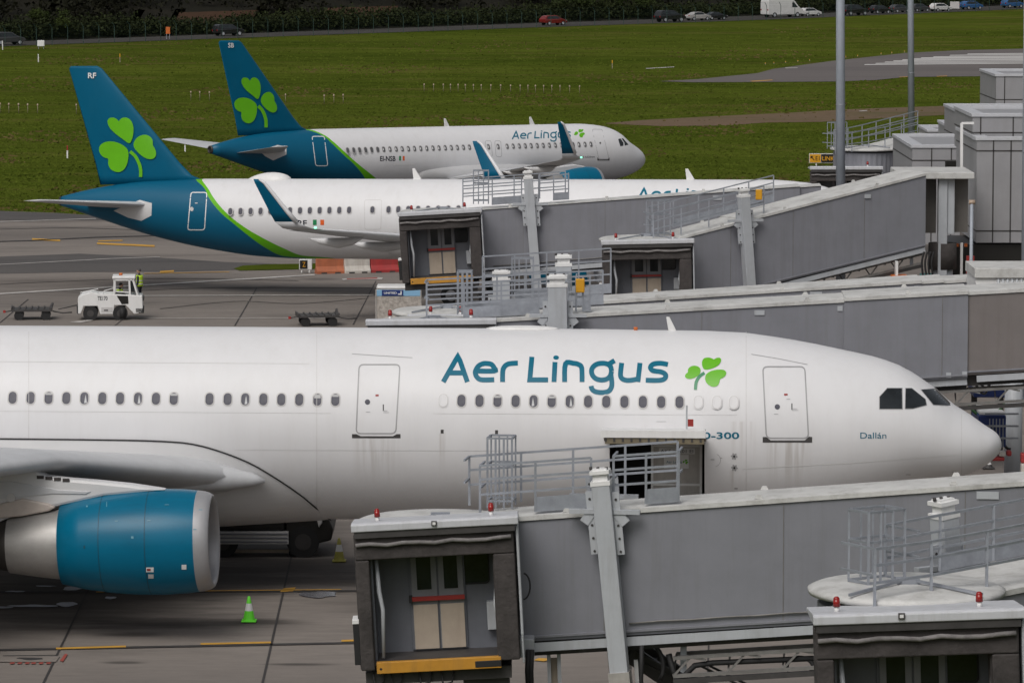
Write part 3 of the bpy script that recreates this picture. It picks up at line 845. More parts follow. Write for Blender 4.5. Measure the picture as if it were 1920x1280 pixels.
def nacelle(parent, c, s, m_n, pylon_poly=None, long_nozzle=True, droop=0.03):
    """c: centre of the intake lip, s: scale (1 = a large turbofan)"""
    c = Vector(c); ax = Vector((-1, 0, -droop)).normalized()
    mb = MB()
    prof = [(.42, 1.41), (.8, 1.45), (1.4, 1.475), (2.1, 1.46), (2.9, 1.39), (3.6, 1.28), (4.25, 1.13), (4.25, 1.07)]
    mb.lathe(c, ax, [(t * s, r * s) for t, r in prof], 64, 0)
    for t, r in ((1.75, 1.4745), (3.05, 1.372)):      # cowl joints
        mb.lathe(c, ax, [((t - .009) * s, (r + .001) * s), (t * s, (r + .003) * s), ((t + .009) * s, (r + .001) * s)], 64, 1)
    n = mb.build('nacelle', [m_n, m_njoint], parent)
    mb = MB()
    mb.lathe(c, ax, [(t * s, r * s) for t, r in [(.42, 1.41), (.25, 1.385), (.12, 1.345), (.03, 1.29), (0, 1.235), (.03, 1.19), (.12, 1.165), (.3, 1.15)]], 64, 0)
    mb.build('intake_lip', m_lip, n)
    mb = MB()
    mb.lathe(c, ax, [(t * s, r * s) for t, r in [(.3, 1.15), (.7, 1.17), (1.25, 1.2)]], 48, 0)
    mb.build('intake_duct', m_lip, n)
    mb = MB()
    cc = c + ax * (1.2 * s)
    for k in range(24):
        a = 2 * math.pi * k / 24
        def pt(r, da, dx): return cc + Vector((dx * s, math.cos(a + da) * r * s, math.sin(a + da) * r * s))
        mb.add([pt(.3, 0, 0), pt(1.18, -.05, .05), pt(1.18, .17, -.15), pt(.3, .2, -.1)], [(0, 1, 2, 3)], 0)
    mb.disc(cc + ax * (.25 * s), ax, 1.2 * s, 40, 1)
    mb.lathe(cc - ax * (.45 * s), ax, [(0, .001), (.1 * s, .1 * s), (.3 * s, .22 * s), (.55 * s, .31 * s)], 24, 2)
    mb.build('fan', [m_burnt, m_black, m_duct], n)
    mb = MB()
    mb.lathe(c, ax, [(t * s, r * s) for t, r in [(3.9, 1.02), (4.4, .98), (5.0, .9), (5.75, .78)]], 48, 0)
    mb.build('core_cowl', m_steel, n)
    mb = MB()
    mb.lathe(c, ax, [(t * s, r * s) for t, r in [(5.3, .72), (5.75, .74), (6.2, .66), (6.2, .5), (6.0, .42), (6.6, .3), (7.1, .12), (7.2, .001)]], 36, 0)
    mb.build('exhaust_nozzle', m_burnt, n)
    if pylon_poly:
        mb = MB()
        mb.extr([(x, c.y - .26 * s, z) for x, z in pylon_poly], (0, .52 * s, 0), 0)
        py_ = mb.build('pylon', m_fair, n, bevel=0.08)
    return n

# ------------------------------------------------------------------ the wide-body in front
o = P(1878, 834, 127.7)
FA = Frame((o.x, o.y, 0), R(-3.4))
big = thing('wide_body_airliner', 'large white airliner filling the middle of the photo, teal engine, cargo door open', 'airliner', FA.o, FA.yaw)
ZC, RR = 4.93, 2.82
def prof(pts): return [(max(0.0, -x), z) for x, z in (FA.pl(*p) for p in pts)]
tip = FA.pl(1879, 833)[1]
top = [(0, tip)] + [(b, min(z, ZC + RR - .002)) for b, z in prof([(1870, 813), (1847, 797), (1813, 773), (1787, 757), (1753, 727), (1730, 711), (1697, 690), (1647, 671), (1580, 656), (1513, 642), (1447, 631), (1363, 621.5)])] + [(10.5, ZC + RR - .02), (13.0, ZC + RR), (48, ZC + RR), (56, ZC + 2.55), (62.5, ZC + 1.85)]
bot = [(0, tip)] + prof([(1872, 850), (1860, 862), (1843, 875), (1822, 885), (1792, 895)]) + [(2.4, 3.28), (3.4, 2.86), (4.6, 2.47), (6.0, 2.2), (7.5, ZC - RR + .03), (9.5, ZC - RR), (40, ZC - RR), (46, ZC - 2.2), (54, ZC - .3), (62.5, ZC + 1.3)]
hwd = [(0, 0), (.12, .42), (.3, .7), (.7, 1.05), (1.2, 1.36), (2, 1.75), (3, 2.1), (4, 2.36), (5, 2.55), (6, 2.68), (7.5, 2.79), (9.5, RR), (42, RR), (48, 2.3), (56, 1.25), (62.5, .3)]
top = sorted(set(top)); bot = sorted(set(bot))
top = [t for i, t in enumerate(top) if i == 0 or t[0] - top[i - 1][0] > .01]
bot = [t for i, t in enumerate(bot) if i == 0 or t[0] - bot[i - 1][0] > .01]
BA = Body(FA, 62.5, top, bot, hwd)
# cargo opening
c0 = BA.hit(1321, 845); c1 = BA.hit(1143, 845); cz1 = BA.hit(1230, 829).z; cz0 = BA.hit(1230, 928).z
CUT = (-c0.x, -c1.x, cz0 - .12, cz1)
fus = fuselage(BA, [m_white], big, cut=CUT)
# the hold behind it
mb = MB()
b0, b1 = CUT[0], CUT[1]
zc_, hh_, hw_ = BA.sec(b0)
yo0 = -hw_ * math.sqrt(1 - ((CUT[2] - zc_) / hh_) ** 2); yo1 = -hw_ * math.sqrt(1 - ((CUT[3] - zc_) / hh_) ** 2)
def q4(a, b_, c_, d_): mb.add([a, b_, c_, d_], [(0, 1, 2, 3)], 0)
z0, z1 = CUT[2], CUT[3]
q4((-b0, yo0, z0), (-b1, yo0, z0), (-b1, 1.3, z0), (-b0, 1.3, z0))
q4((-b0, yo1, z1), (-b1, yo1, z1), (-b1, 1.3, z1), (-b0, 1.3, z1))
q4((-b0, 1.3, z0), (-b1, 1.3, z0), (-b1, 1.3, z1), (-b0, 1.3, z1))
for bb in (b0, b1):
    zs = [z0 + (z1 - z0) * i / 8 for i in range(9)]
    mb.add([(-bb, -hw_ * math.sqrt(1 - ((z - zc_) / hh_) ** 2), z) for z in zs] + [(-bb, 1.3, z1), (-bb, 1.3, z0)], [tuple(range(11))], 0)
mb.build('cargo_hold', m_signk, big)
# the door swung up: its inner face and edge frame
mb = MB(); n = 10
a_out, a_in = [], []
hz = z1 + .02; hy = yo1 - .02
for i in range(n + 1):                      # the curved door panel hinged above the opening, raised to the horizontal
    t = i / n
    a = R(2 + 0 * t)
    dy = -1.95 * t; dz = .42 * t + .16 * math.sin(t * math.pi) + .02
    a_out.append((hy + dy, hz + dz + .10)); a_in.append((hy + dy, hz + dz))
x0_, x1_ = -b0 + .04, -b1 - .04 - .12
vs = [(x0_, y, z) for y, z in a_out] + [(x1_, y, z) for y, z in a_out]
k = n + 1
mb.add(vs, [(i, i + 1, i + 1 + k, i + k) for i in range(n)], 0, True)
vs = [(x0_, y, z) for y, z in a_in] + [(x1_, y, z) for y, z in a_in]
mb.add(vs, [(i, i + 1, i + 1 + k, i + k) for i in range(n)], 1, True)
for xx in (x0_, x1_):
    mb.add([(xx, y, z) for y, z in a_out] + [(xx, y, z) for y, z in a_in[::-1]], [tuple(range(2 * k))], 1)
ye, ze = a_in[-1]
mb.box(x1_ + .1, x0_ - .02, ye - .06, ye, ze - .26, ze + .02, 1)
mb.box(x1_ - .02, x0_ + .02, ye - .10, ye - .06, ze - .08, ze + .12, 0)
for i in range(12):
    xx = x1_ + (x0_ - x1_) * (i + .5) / 12
    mb.box(xx - .03, xx + .03, ye - .075, ye - .06, ze - .20, ze - .10, 2)
mb.build('cargo_door', [m_wht, mat('door_inner_olive', (0.16, 0.135, 0.09), .6, var=.2), m_dark], big, fix=False)
mb = MB()
rx = BA.hit(1294, 800)
mb.box(rx.x - .04, rx.x + .12, ye + .5, ye + .56, ze + .18, ze + .38, 0)
mb.bar((rx.x - .07, ye + .5, ze + .1), (rx.x - .07, ye + .5, ze + .78), .05, .05, 1)
mb.build('warning_flag', [m_red, m_bridgel], big)

# windows
def px_x(px, py=750): return BA.hit(px, py)
wz = BA.hit(475, 748.5).z
pw = None; pb = None
for px in [-44, -10.3, 23.5, 57.3, 91, 124.3, 158, 191.7, 225, 258.7, 292.3, 325.7, 392.7, 426.7, 459.7, 493.7, 527.3, 561, 595, 628.7, 865, 899, 932.7, 966.7, 1000.3, 1034.3, 1068.3, 1102.7, 1136.7, 1170.7, 1205.3, 1239.7, 1274]:
    h = BA.hit(px, 748 + (px / 1375) * 9)
    if pw is None: pw = cabin_window(BA, big, h.x, wz, .235, .335, None, mats=[m_frame, m_cwin]); continue
    cabin_window(BA, big, h.x, wz, .235, .335, pw)
for px in (831, 1309.3, 1344, 1375.7):
    h = BA.hit(px, 755)
    if pb is None: pb = cabin_window(BA, big, h.x, wz, .235, .335, None, True, [m_white, m_white, m_frame]); pb.name = 'blanked_window'; continue
    cabin_window(BA, big, h.x, wz, .235, .335, pb)
# weathering of the skin: brown run-off under the door sills and hatches, and a grimy lower band
m_wx = m_white.copy(); m_wx.name = 'aircraft_white_weathered'
def runoff(m, spots, col=(.30, .26, .22)):
    n, l = m.node_tree.nodes, m.node_tree.links; b = n['Principled BSDF']; src = b.inputs['Base Color'].links[0].from_socket
    tc = n.new('ShaderNodeTexCoord'); sp = n.new('ShaderNodeSeparateXYZ'); l.new(tc.outputs['Object'], sp.inputs[0])
    mp = n.new('ShaderNodeMapping'); mp.inputs['Scale'].default_value = (5, .2, .25); l.new(tc.outputs['Object'], mp.inputs['Vector'])
    nz = n.new('ShaderNodeTexNoise'); nz.inputs['Scale'].default_value = 1.5; nz.inputs['Detail'].default_value = 6; l.new(mp.outputs[0], nz.inputs['Vector'])
    def mr(sock, a, c_, lo=0.0, hi=1.0):
        q = n.new('ShaderNodeMapRange'); q.interpolation_type = 'SMOOTHSTEP'; q.inputs['From Min'].default_value = a; q.inputs['From Max'].default_value = c_; q.inputs['To Min'].default_value = lo; q.inputs['To Max'].default_value = hi; l.new(sock, q.inputs['Value']); return q.outputs[0]
    def mul(a, c_):
        q = n.new('ShaderNodeMath'); q.operation = 'MULTIPLY'; l.new(a, q.inputs[0]); l.new(c_, q.inputs[1]); return q.outputs[0]
    ns = mr(nz.outputs['Fac'], .38, .68)
    for x0, w_, zt_, zb_, amt in spots:
        f = mul(mul(mr(sp.outputs['X'], x0 - w_, x0 - w_ * .4), mr(sp.outputs['X'], x0 + w_, x0 + w_ * .4)), mul(mr(sp.outputs['Z'], zb_, zt_ - .15, 0, amt), mr(sp.outputs['Z'], zt_ + .04, zt_ - .04)))
        mx = n.new('ShaderNodeMix'); mx.data_type = 'RGBA'; l.new(mul(f, ns), mx.inputs['Factor']); l.new(src, mx.inputs[6]); mx.inputs[7].default_value = tuple(col) + (1,); src = mx.outputs[2]
    l.new(src, b.inputs['Base Color'])
sp_ = []
for px, py, w_, ln, am in ((704, 822, .75, 1.7, .38), (1477, 828, .75, 1.7, .45), (1395, 790, .5, 1.6, .25), (829, 812, .12, 1.3, .35), (931, 813, .12, 1.3, .35), (1377, 880, .18, 1.0, .35)):
    h = BA.hit(px, py); sp_.append((h.x, w_, h.z, h.z - ln, am))
runoff(m_wx, sp_)
fus.data.materials[0] = m_wx
# cockpit windows
for poly in ([(1663.9, 728), (1691, 728), (1691.5, 766.2), (1649.5, 766.2), (1649.5, 743.7)],
             [(1698.3, 728.3), (1710, 728.3), (1734.8, 748.3), (1737, 759.2), (1711.8, 765.7), (1697.5, 765.7)],
             [(1727.5, 730.7), (1755, 728.8), (1786.5, 760.5), (1750.3, 758.6)]):
    cx = sum(p[0] for p in poly) / len(poly); cy = sum(p[1] for p in poly) / len(poly)
    fo = decal([[(cx + (p[0] - cx) * 1.07, cy + (p[1] - cy) * 1.07) for p in poly]], lambda u, v: BA.hit(u, v, .004), 'cockpit_window', m_line, big, 4)
    decal([poly], lambda u, v: BA.hit(u, v, .009), 'pane', m_glass, fo, 4)
# blinds and glints in some of the windows
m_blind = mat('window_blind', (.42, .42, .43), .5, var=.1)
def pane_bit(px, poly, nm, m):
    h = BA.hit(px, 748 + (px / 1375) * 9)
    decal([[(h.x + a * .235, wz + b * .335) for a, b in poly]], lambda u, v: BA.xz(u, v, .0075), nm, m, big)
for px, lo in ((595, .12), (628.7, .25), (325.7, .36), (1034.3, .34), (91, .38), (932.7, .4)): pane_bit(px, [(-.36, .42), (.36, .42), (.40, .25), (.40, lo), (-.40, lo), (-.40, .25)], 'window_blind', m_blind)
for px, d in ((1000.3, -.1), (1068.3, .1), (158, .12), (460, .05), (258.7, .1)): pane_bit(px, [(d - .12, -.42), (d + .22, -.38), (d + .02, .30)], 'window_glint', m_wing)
# doors: outline, sill, port and handle
def door(tl, tr, br, bl, wd, rad, sill, dot, handle, red, line):
    def side(a, b, k=6): return [(a[0] + (b[0] - a[0]) * i / k, a[1] + (b[1] - a[1]) * i / k) for i in range(k + 1)]
    def corner(p, a, b):
        va = Vector((a[0] - p[0], a[1] - p[1])).normalized() * rad; vb = Vector((b[0] - p[0], b[1] - p[1])).normalized() * rad
        A_, B_ = Vector(p) + va, Vector(p) + vb
        return [tuple(A_ * (1 - t) ** 2 + Vector(p) * 2 * t * (1 - t) + B_ * t * t) for t in (0, .25, .5, .75, 1)]
    loop = corner(tl, bl, tr) + corner(tr, tl, br) + corner(br, tr, bl) + corner(bl, br, tl)
    loop.append(loop[0])
    dense = []
    for i in range(len(loop) - 1): dense += side(loop[i], loop[i + 1], max(1, int(math.hypot(loop[i + 1][0] - loop[i][0], loop[i + 1][1] - loop[i][1]) / 5)))[:-1]
    dense.append(loop[0])
    mp = lambda u, v: BA.hit(u, v, .007)
    d = decal(stroke_polys(dense, wd), mp, 'cabin_door', m_line, big)
    decal(sill, mp, 'sill_plate', m_dark, d, 5)
    decal([[(dot[0] + 5 * math.cos(a * .393), dot[1] + 5 * math.sin(a * .393)) for a in range(16)]], mp, 'door_window', m_cwin, d)
    decal([handle], mp, 'handle', m_black, d)
    decal([red], mp, 'warning_placard', m_red, d)
    decal(stroke_polys(line, .9), mp, 'rain_gutter', m_line, d, 12)
def hb(x, y, w_, h_): return [(x - w_ / 2, y - h_ / 2), (x + w_ / 2, y - h_ / 2), (x + w_ / 2, y + h_ / 2), (x - w_ / 2, y + h_ / 2)]
door(A3((100, 850)), A3((330, 850)), A3((306, 1237)), A3((83, 1237)), 2.3, 9, [[A3((60, 1240)), A3((84, 1240)), A3((110, 1252)), A3((290, 1252)), A3((312, 1240)), A3((333, 1240)), A3((333, 1263)), A3((60, 1263))]], A3((147, 1060)), hb(718.7, 764, 1.8, 12), hb(707, 741, 6, 3.4), [A3((60, 790)), A3((230, 801)), A3((400, 812))])
def D3(p): return (1380 + p[0] / 3.692, 640 + p[1] / 3.692)
door(D3((185, 175)), D3((476, 175)), D3((502, 668)), D3((210, 668)), 2.3, 9, [[D3((185, 660)), D3((210, 660)), D3((240, 684)), D3((475, 684)), D3((505, 658)), D3((527, 660)), D3((527, 698)), D3((185, 698))]], D3((286, 452)), hb(1484.8, 762, 1.8, 12), hb(1473.5, 739.5, 6.5, 3.4), [D3((105, 88)), D3((300, 121)), D3((495, 160))])
# lettering and emblem
idt = lambda p: p
mp7 = lambda u, v: BA.hit(u, v, .008)
decal(lettering(idt, 9.2), mp7, 'airline_lettering', m_ink, big, 9)
sh = decal(leaves(FRONT_LEAVES, B3, idt), mp7, 'shamrock_emblem', m_green, big, 6)
decal(stroke_polys(smooth_path([B3(p) for p in FRONT_STEM], 3), 6), mp7, 'stem', m_stem, sh)
decal(fit_text('A330-300', 1268, 822, 1386, 12.5, bold=.018), mp7, 'type_lettering', m_ink, big, 6)
decal(fit_text('Dallán', 1613, 821.5, 1662, 11.8), mp7, 'aircraft_name', m_ink, big, 6)
# static ports, small vents, panel joints, antennas
for x, y in ((1376.5, 855), (1377, 876.5)):
    d_ = decal([[(x + 6.5 * math.cos(a * .2618) * (1 if a % 4 < 2 else .72), y + 6.5 * math.sin(a * .2618) * (1 if a % 4 < 2 else .72)) for a in range(24)]], mp7, 'static_port', m_line, big)
    decal([[(x + 2 * math.cos(a * .6), y + 2 * math.sin(a * .6)) for a in range(10)]], lambda u, v: BA.hit(u, v, .012), 'port_opening', m_black, d_)
decal(sum([stroke_polys([(1340 + 11 * math.cos(a), 862 + 12 * math.sin(a)), (1340 + 11 * math.cos(a + .5), 862 + 12 * math.sin(a + .5))], .7) for a in np.linspace(0, 6.28, 8)[:-1]], []) if False else stroke_polys([(1340 + 11 * math.cos(a), 862 + 12 * math.sin(a)) for a in np.linspace(-1.2, 1.4, 9)], .7), mp7, 'service_mark', m_line, big)
for x, y, a, b_ in ((1336, 861, 7, 1.4), (1352, 858, 4, 1), (722, 770, 9, .8), (724, 773, 11, .8), (690, 772, 8, .8), (1455, 776, 8, .8), (1490, 766, 10, .8), (1491, 769, 12, .8), (1478, 748, 7, .8), (1703, 889, 9, 1.2), (1790, 884, 10, .8), (1380, 915, 6, 2.5), (470, 905, 26, .7), (1240, 790, 18, .7)): decal([hb(x, y, a, b_)], mp7, 'small_placard', m_line, big, 4)
for x, y in ((829, 808.5), (931, 809.5)): decal([hb(x, y, 5.5, 7)], mp7, 'drain_port', m_dark, big)
pl_ = []
for px in (46, 586, 1391): pl_.append(stroke_polys([(px + 8 - .11 * max(0, 800 - y) * 0, y) for y in range(622, 968, 8)], .8))
for y in (678, 770.5): pl_.append(stroke_polys([(x, y + x * .0066) for x in range(-200, 640 if y > 700 else 600, 20)], .6))
pl_.append(stroke_polys([(x, 775 + (x - 800) * .005) for x in range(812, 1395, 15)], .6))
pl_.append(stroke_polys([(x, 842 + x * .003) for x in range(440, 1100, 20)], .6))
pl_.append(stroke_polys([(1803, y) for y in range(775, 890, 6)], .7))
m_joint = mat('joint_line', (.53, .52, .52), .5, var=.1)
for st_ in pl_: decal(st_, lambda u, v: BA.hit(u, v, .005), 'panel_joint', m_joint, big)
decal(stroke_polys([(x, 878 - (x - 1392) * .052 - max(0, x - 1600) * .028) for x in range(1392, 1802, 12)], 1.1), lambda u, v: BA.hit(u, v, .006), 'radome_strip', m_wht, big)
def blade(px0, px1, py0, py1, lean):
    mb = MB(); xa, za = FA.pl(px0, py0); xb, zb = FA.pl(px1, py0); xt, zt_ = FA.pl(px0 + lean, py1)
    mb.hexa([(xa, -.05, za - .15), (xb, -.05, za - .15), (xb, .05, za - .15), (xa, .05, za - .15), (xt, -.02, zt_), (xt + .1, -.02, zt_), (xt + .1, .02, zt_), (xt, .02, zt_)])
    return mb.build('blade_antenna', m_wht, big, bevel=.015)
blade(1255, 1273, 620, 594, -6)
mb = MB(); xa, za = FA.pl(1012, 617)
mb.ball((xa - .5, 0, ZC + RR), 1.1, .35, .10)
mb.build('satellite_dome', m_wht, big)
mb = MB(); xa, za = FA.pl(1192, 620); mb.cyl((xa, 0, ZC + RR - .02), (xa, 0, ZC + RR + .07), .06, 12)
mb.build('anti_collision_light', m_orange, big)

# belly fairing: a shell that swells out of the fuselage from its seam down
seam = [BA.hit(*p, 0.0) for p in ((620, 973), (590, 948), (560, 924), (520, 897), (470, 868), (420, 848), (380, 836), (340, 829), (250, 825), (100, 823), (0, 822))]
sb = [-p.x for p in seam]; sa = [math.atan2(p.z - ZC, -p.y) for p in seam]
fa = pchip(sb, sa)
mb = MB(); rings = []
bl = list(np.linspace(sb[0], sb[-1], 40)) + list(np.linspace(sb[-1] + 1, 38, 8)) + [39.5, 40.5, 41.3]
for b in bl:
    a0 = fa(b) if b < 38 else max(-math.pi / 2 + .02, fa(38) - (b - 38) * .42)
    ring = []
    for i in range(41):
        u = i / 20 - 1                       # -1 starboard seam, 0 keel, +1 port seam
        a = a0 + (-math.pi / 2 - a0) * (1 - abs(u))
        k = min(1, (b - sb[0]) / 6.0) * min(1, max(0, (41.3 - b) / 6))
        sw = (.02 + .42 * k * math.sin(min(1, (1 - abs(u)) * 1.15) * math.pi / 2) ** .8 * (1 if k > 0 else 0))
        rr_ = RR + sw
        ring.append((-b, (1 if u > 0 else -1) * rr_ * math.cos(a), ZC + rr_ * math.sin(a)))
    rings.append(ring)
mb.loft(rings, 0, True, False, closed=False)
mb.build('belly_fairing', m_fair, big)
mb = MB()
mb.tube([(-b, -(RR + .03) * math.cos(a), ZC + (RR + .03) * math.sin(a)) for b, a in zip(np.linspace(sb[0], 38, 60), [fa(x) for x in np.linspace(sb[0], 38, 60)])], .022, 6)
mb.build('fairing_seal', m_black, big)

# wings
xr, zr = FA.pl(486, 893, -2.3)
xe, ze_ = FA.pl(112, 866, -9.4)
secs = [(1.6, xr + .4, zr - .12, 12.2, .125), (2.9, xr - .55, zr + .04, 11.4, .125), (5.5, xr - 2.6, zr + (ze_ - zr) * .45, 9.6, .12), (9.4, xe, ze_, 7.7, .115), (14, xe - 2.75, ze_ + .12, 6.3, .11), (29, xe - 11.9, ze_ + .75, 2.3, .10)]
for sd_ in (-1, 1):
    wing_loft(secs, 'wing', m_wing, big, side=sd_)
    wl = [(29.0, xe - 11.9, ze_ + .75, 2.3, .08), (29.5, xe - 12.6, ze_ + 1.2, 1.8, .08), (30.1, xe - 14, ze_ + 3.0, .8, .07)]
    winglet(wl, 'winglet', m_teal, big, sd_)
# the rounded glove at the root of the leading edge
mb = MB(); x1g, z1g = FA.pl(497, 903, -2.75)
mb.tube([(x1g, -2.75, z1g + .02), (x1g - .35, -2.78, z1g + .06), (x1g - 1.2, -2.95, z1g + .12), (x1g - 3, -3.9, z1g + .25), (x1g - 5.2, -6.2, z1g + .62)], [.05, .20, .36, .46, .40], 24)
mb.build('wing_root_glove', m_wing, big)
# engines
def eng(yv):
    xn, zn = FA.pl(402, 1013, -9.37 if yv < 0 else -9.37)
    pts = [(x, z) for x, z in (FA.pl(*p, -9.1) for p in ((316, 914), (250, 904), (190, 898), (130, 893), (92, 888), (72, 876), (56, 868), (-30, 866), (-260, 880), (-300, 915), (-120, 1000), (-20, 985), (60, 950), (110, 945), (200, 925)))]
    return nacelle(big, (xn, yv, zn), .985, m_nacelle, pts)
e1 = eng(-9.37); eng(9.37)
NX, NZ = FA.pl(402, 1013, -9.37)
def nmap(u, v):       # outer side of the starboard nacelle
    d = FA.I3 @ ray(u, v); e = FA.e; t0 = (-9.37 - 1.6 - e.y) / d.y; t1 = (-9.37 - e.y) / d.y
    pf = pchip([0, .42, .8, 1.4, 2.1, 2.9, 3.6, 4.25], [1.3, 1.41, 1.45, 1.475, 1.46, 1.39, 1.28, 1.13])
    for i in range(600):
        p = e + d * (t0 + (t1 - t0) * i / 600)
        bx = (NX - p.x) / .985
        if (p.y + 9.37) ** 2 + (p.z - (NZ - .03 * bx)) ** 2 < (pf(bx) * .985 + .008) ** 2: return p
    return p
m_pale = mat('pale_teal_mark', (.10, .26, .34), .4, var=.1)
for x, y, a, b_, m_ in ((281, 1067.5, 14, 9, m_wht), (283, 1080, 10, 8, m_frame), (345, 1062.5, 9, 9, m_wht), (313, 945.5, 8, 1.2, m_pale), (163, 948.5, 3, 3, m_pale), (218, 976, 6, 1.2, m_pale), (279, 975.5, 6, 1.2, m_pale), (376, 955, 7, 1.2, m_pale), (365, 992, 6, 1.2, m_pale), (248, 1007, 4.5, 4.5, m_pale), (200, 945, 1.2, 9, m_pale), (158, 1025, 2.5, 6, m_njoint)):
    d_ = decal([hb(x, y, a, b_)], nmap, 'placard', m_, e1, 3)
decal([hb(279, 1067.5, 7, 4)], lambda u, v: nmap(u, v) + Vector((0, -.006, 0)), 'warning_mark', m_red, e1, 3)
mb = MB()
for k in range(4):
    xa, za = FA.pl(72 + k * 16, 889 + k * 1.8, -9.1 - .28); xb, zb = FA.pl(85 + k * 16, 895 + k * 1.8, -9.1 - .28)
    mb.box(xb, xa, -9.37 - .275, -9.37 - .25, min(za, zb), max(za, zb))
mb.build('pylon_vent', m_canopy, e1)
mb = MB()
def pyl(poly, y): return [(x, y, z) for x, z in (FA.pl(*p, y) for p in poly)]
mb.extr(pyl([(-40, 950), (0, 944), (42, 934), (92, 944), (104, 951), (92, 958), (40, 968), (-40, 975)], -9.37 - .34), (0, .3, 0)); mb.build('pylon_aft_fairing', mat('fairing_beige', (.50, .44, .40), .45, var=.1, streak=.3, sscale=(.4, 2, 2)), e1, bevel=.05)
mb = MB(); mb.extr(pyl([(-40, 905), (20, 902), (110, 918), (170, 921), (160, 926), (100, 925), (20, 934), (-40, 936)], -9.37 - .285), (0, .05, 0)); mb.build('pylon_side_panel', m_wing, e1, bevel=.01)
xq, zq = FA.pl(21, 933, -9.37 - .3)
mb = MB(); mb.cyl((xq, -9.37 - .32, zq), (xq, -9.37 - .25, zq), .12, 20); mb.build('pylon_hatch', m_frame, e1)
# tail surfaces (beyond the picture's left edge)
wing_loft([(0, -53.0, ZC + 2.5, 8.2, .1), (1, -60.0, ZC + 10.8, 3.2, .09)], 'tail_fin', m_teal, big, vertical=True) if False else None
fs_ = [(0, -51.5, ZC + 2.2, 9.0, .1), (0, -59.3, ZC + 10.9, 3.1, .09)]
wing_loft(fs_, 'tail_fin', m_teal, big, vertical=True)
for sd_ in (-1, 1): wing_loft([(.6, -54.0, ZC + 1.1, 5.6, .1), (9.7, -60.6, ZC + 2.2, 2.0, .09)], 'tailplane', m_wing, big, side=sd_)
gear(big, -6.7, 0, 2.6, .5, 1, .33)
for yy in (-5.3, 5.3): gear(big, -32.0, yy, 3.6, .7, 2, .7)

# container in the hold (rests in the aircraft: its own thing)
hx0, hx1 = BA.hit(1313, 880).x, BA.hit(1221, 880).x
yc_ = yo0 + .55
zt_, zb_ = BA.hit(1260, 842).z - .03, BA.hit(1260, 911).z
cont = thing('cargo_container', 'aluminium air cargo container inside the open hold of the large airliner', 'container', FA.M @ Vector(((hx0 + hx1) / 2, yc_ + .75, CUT[2])), FA.yaw)
hw2 = (hx0 - hx1) / 2; z0c = 0.0; hgt = zt_ - CUT[2]
mb = MB(); mb.box(-hw2, hw2, -.75, .75, z0c + .02, hgt); cb = mb.build('body', m_alu, cont)
mb = MB()
for sx in (-1, 1): mb.box(sx * hw2 - .035, sx * hw2 + .035, -.785, -.752, .02, hgt + .02)
mb.box(-hw2, hw2, -.785, -.752, hgt - .05, hgt + .02); mb.box(-hw2, hw2, -.80, -.752, .32, .39)
mb.build('edge_frame', m_wht, cont)
sgn_ = lambda u, v: Vector((u, -.758, v))
mb = MB(); mb.box(-hw2 * .72, hw2 * .75, -.7565, -.7515, hgt - .26, hgt - .09); pl1 = mb.build('number_plate', m_wht, cont)
decal([[(p[0], -p[1]) for p in f] for f in fit_text('AKE 20201 EI', -hw2 * .66, -(hgt - .225), hw2 * .68, .105)], lambda u, v: Vector((u, -.760, v)), 'container_number', m_navy, pl1)
mb = MB(); mb.box(-hw2 * .52, hw2 * .5, -.7565, -.7515, hgt - .68, hgt - .28); pl2 = mb.build('airline_placard', m_wht, cont)
decal([[(p[0], -p[1]) for p in f] for f in fit_text('Aer Lingus', -hw2 * .42, -(hgt - .53), hw2 * .22, .085)], lambda u, v: Vector((u, -.760, v)), 'placard_lettering', m_ink, pl2)
decal(leaves(FRONT_LEAVES, lambda p: ((p[0] - 128) / 240 * .17 + hw2 * .36, hgt - .49 - (p[1] - 900) / 240 * .2), idt), lambda u, v: Vector((u, -.760, v)), 'placard_shamrock', m_green, pl2)

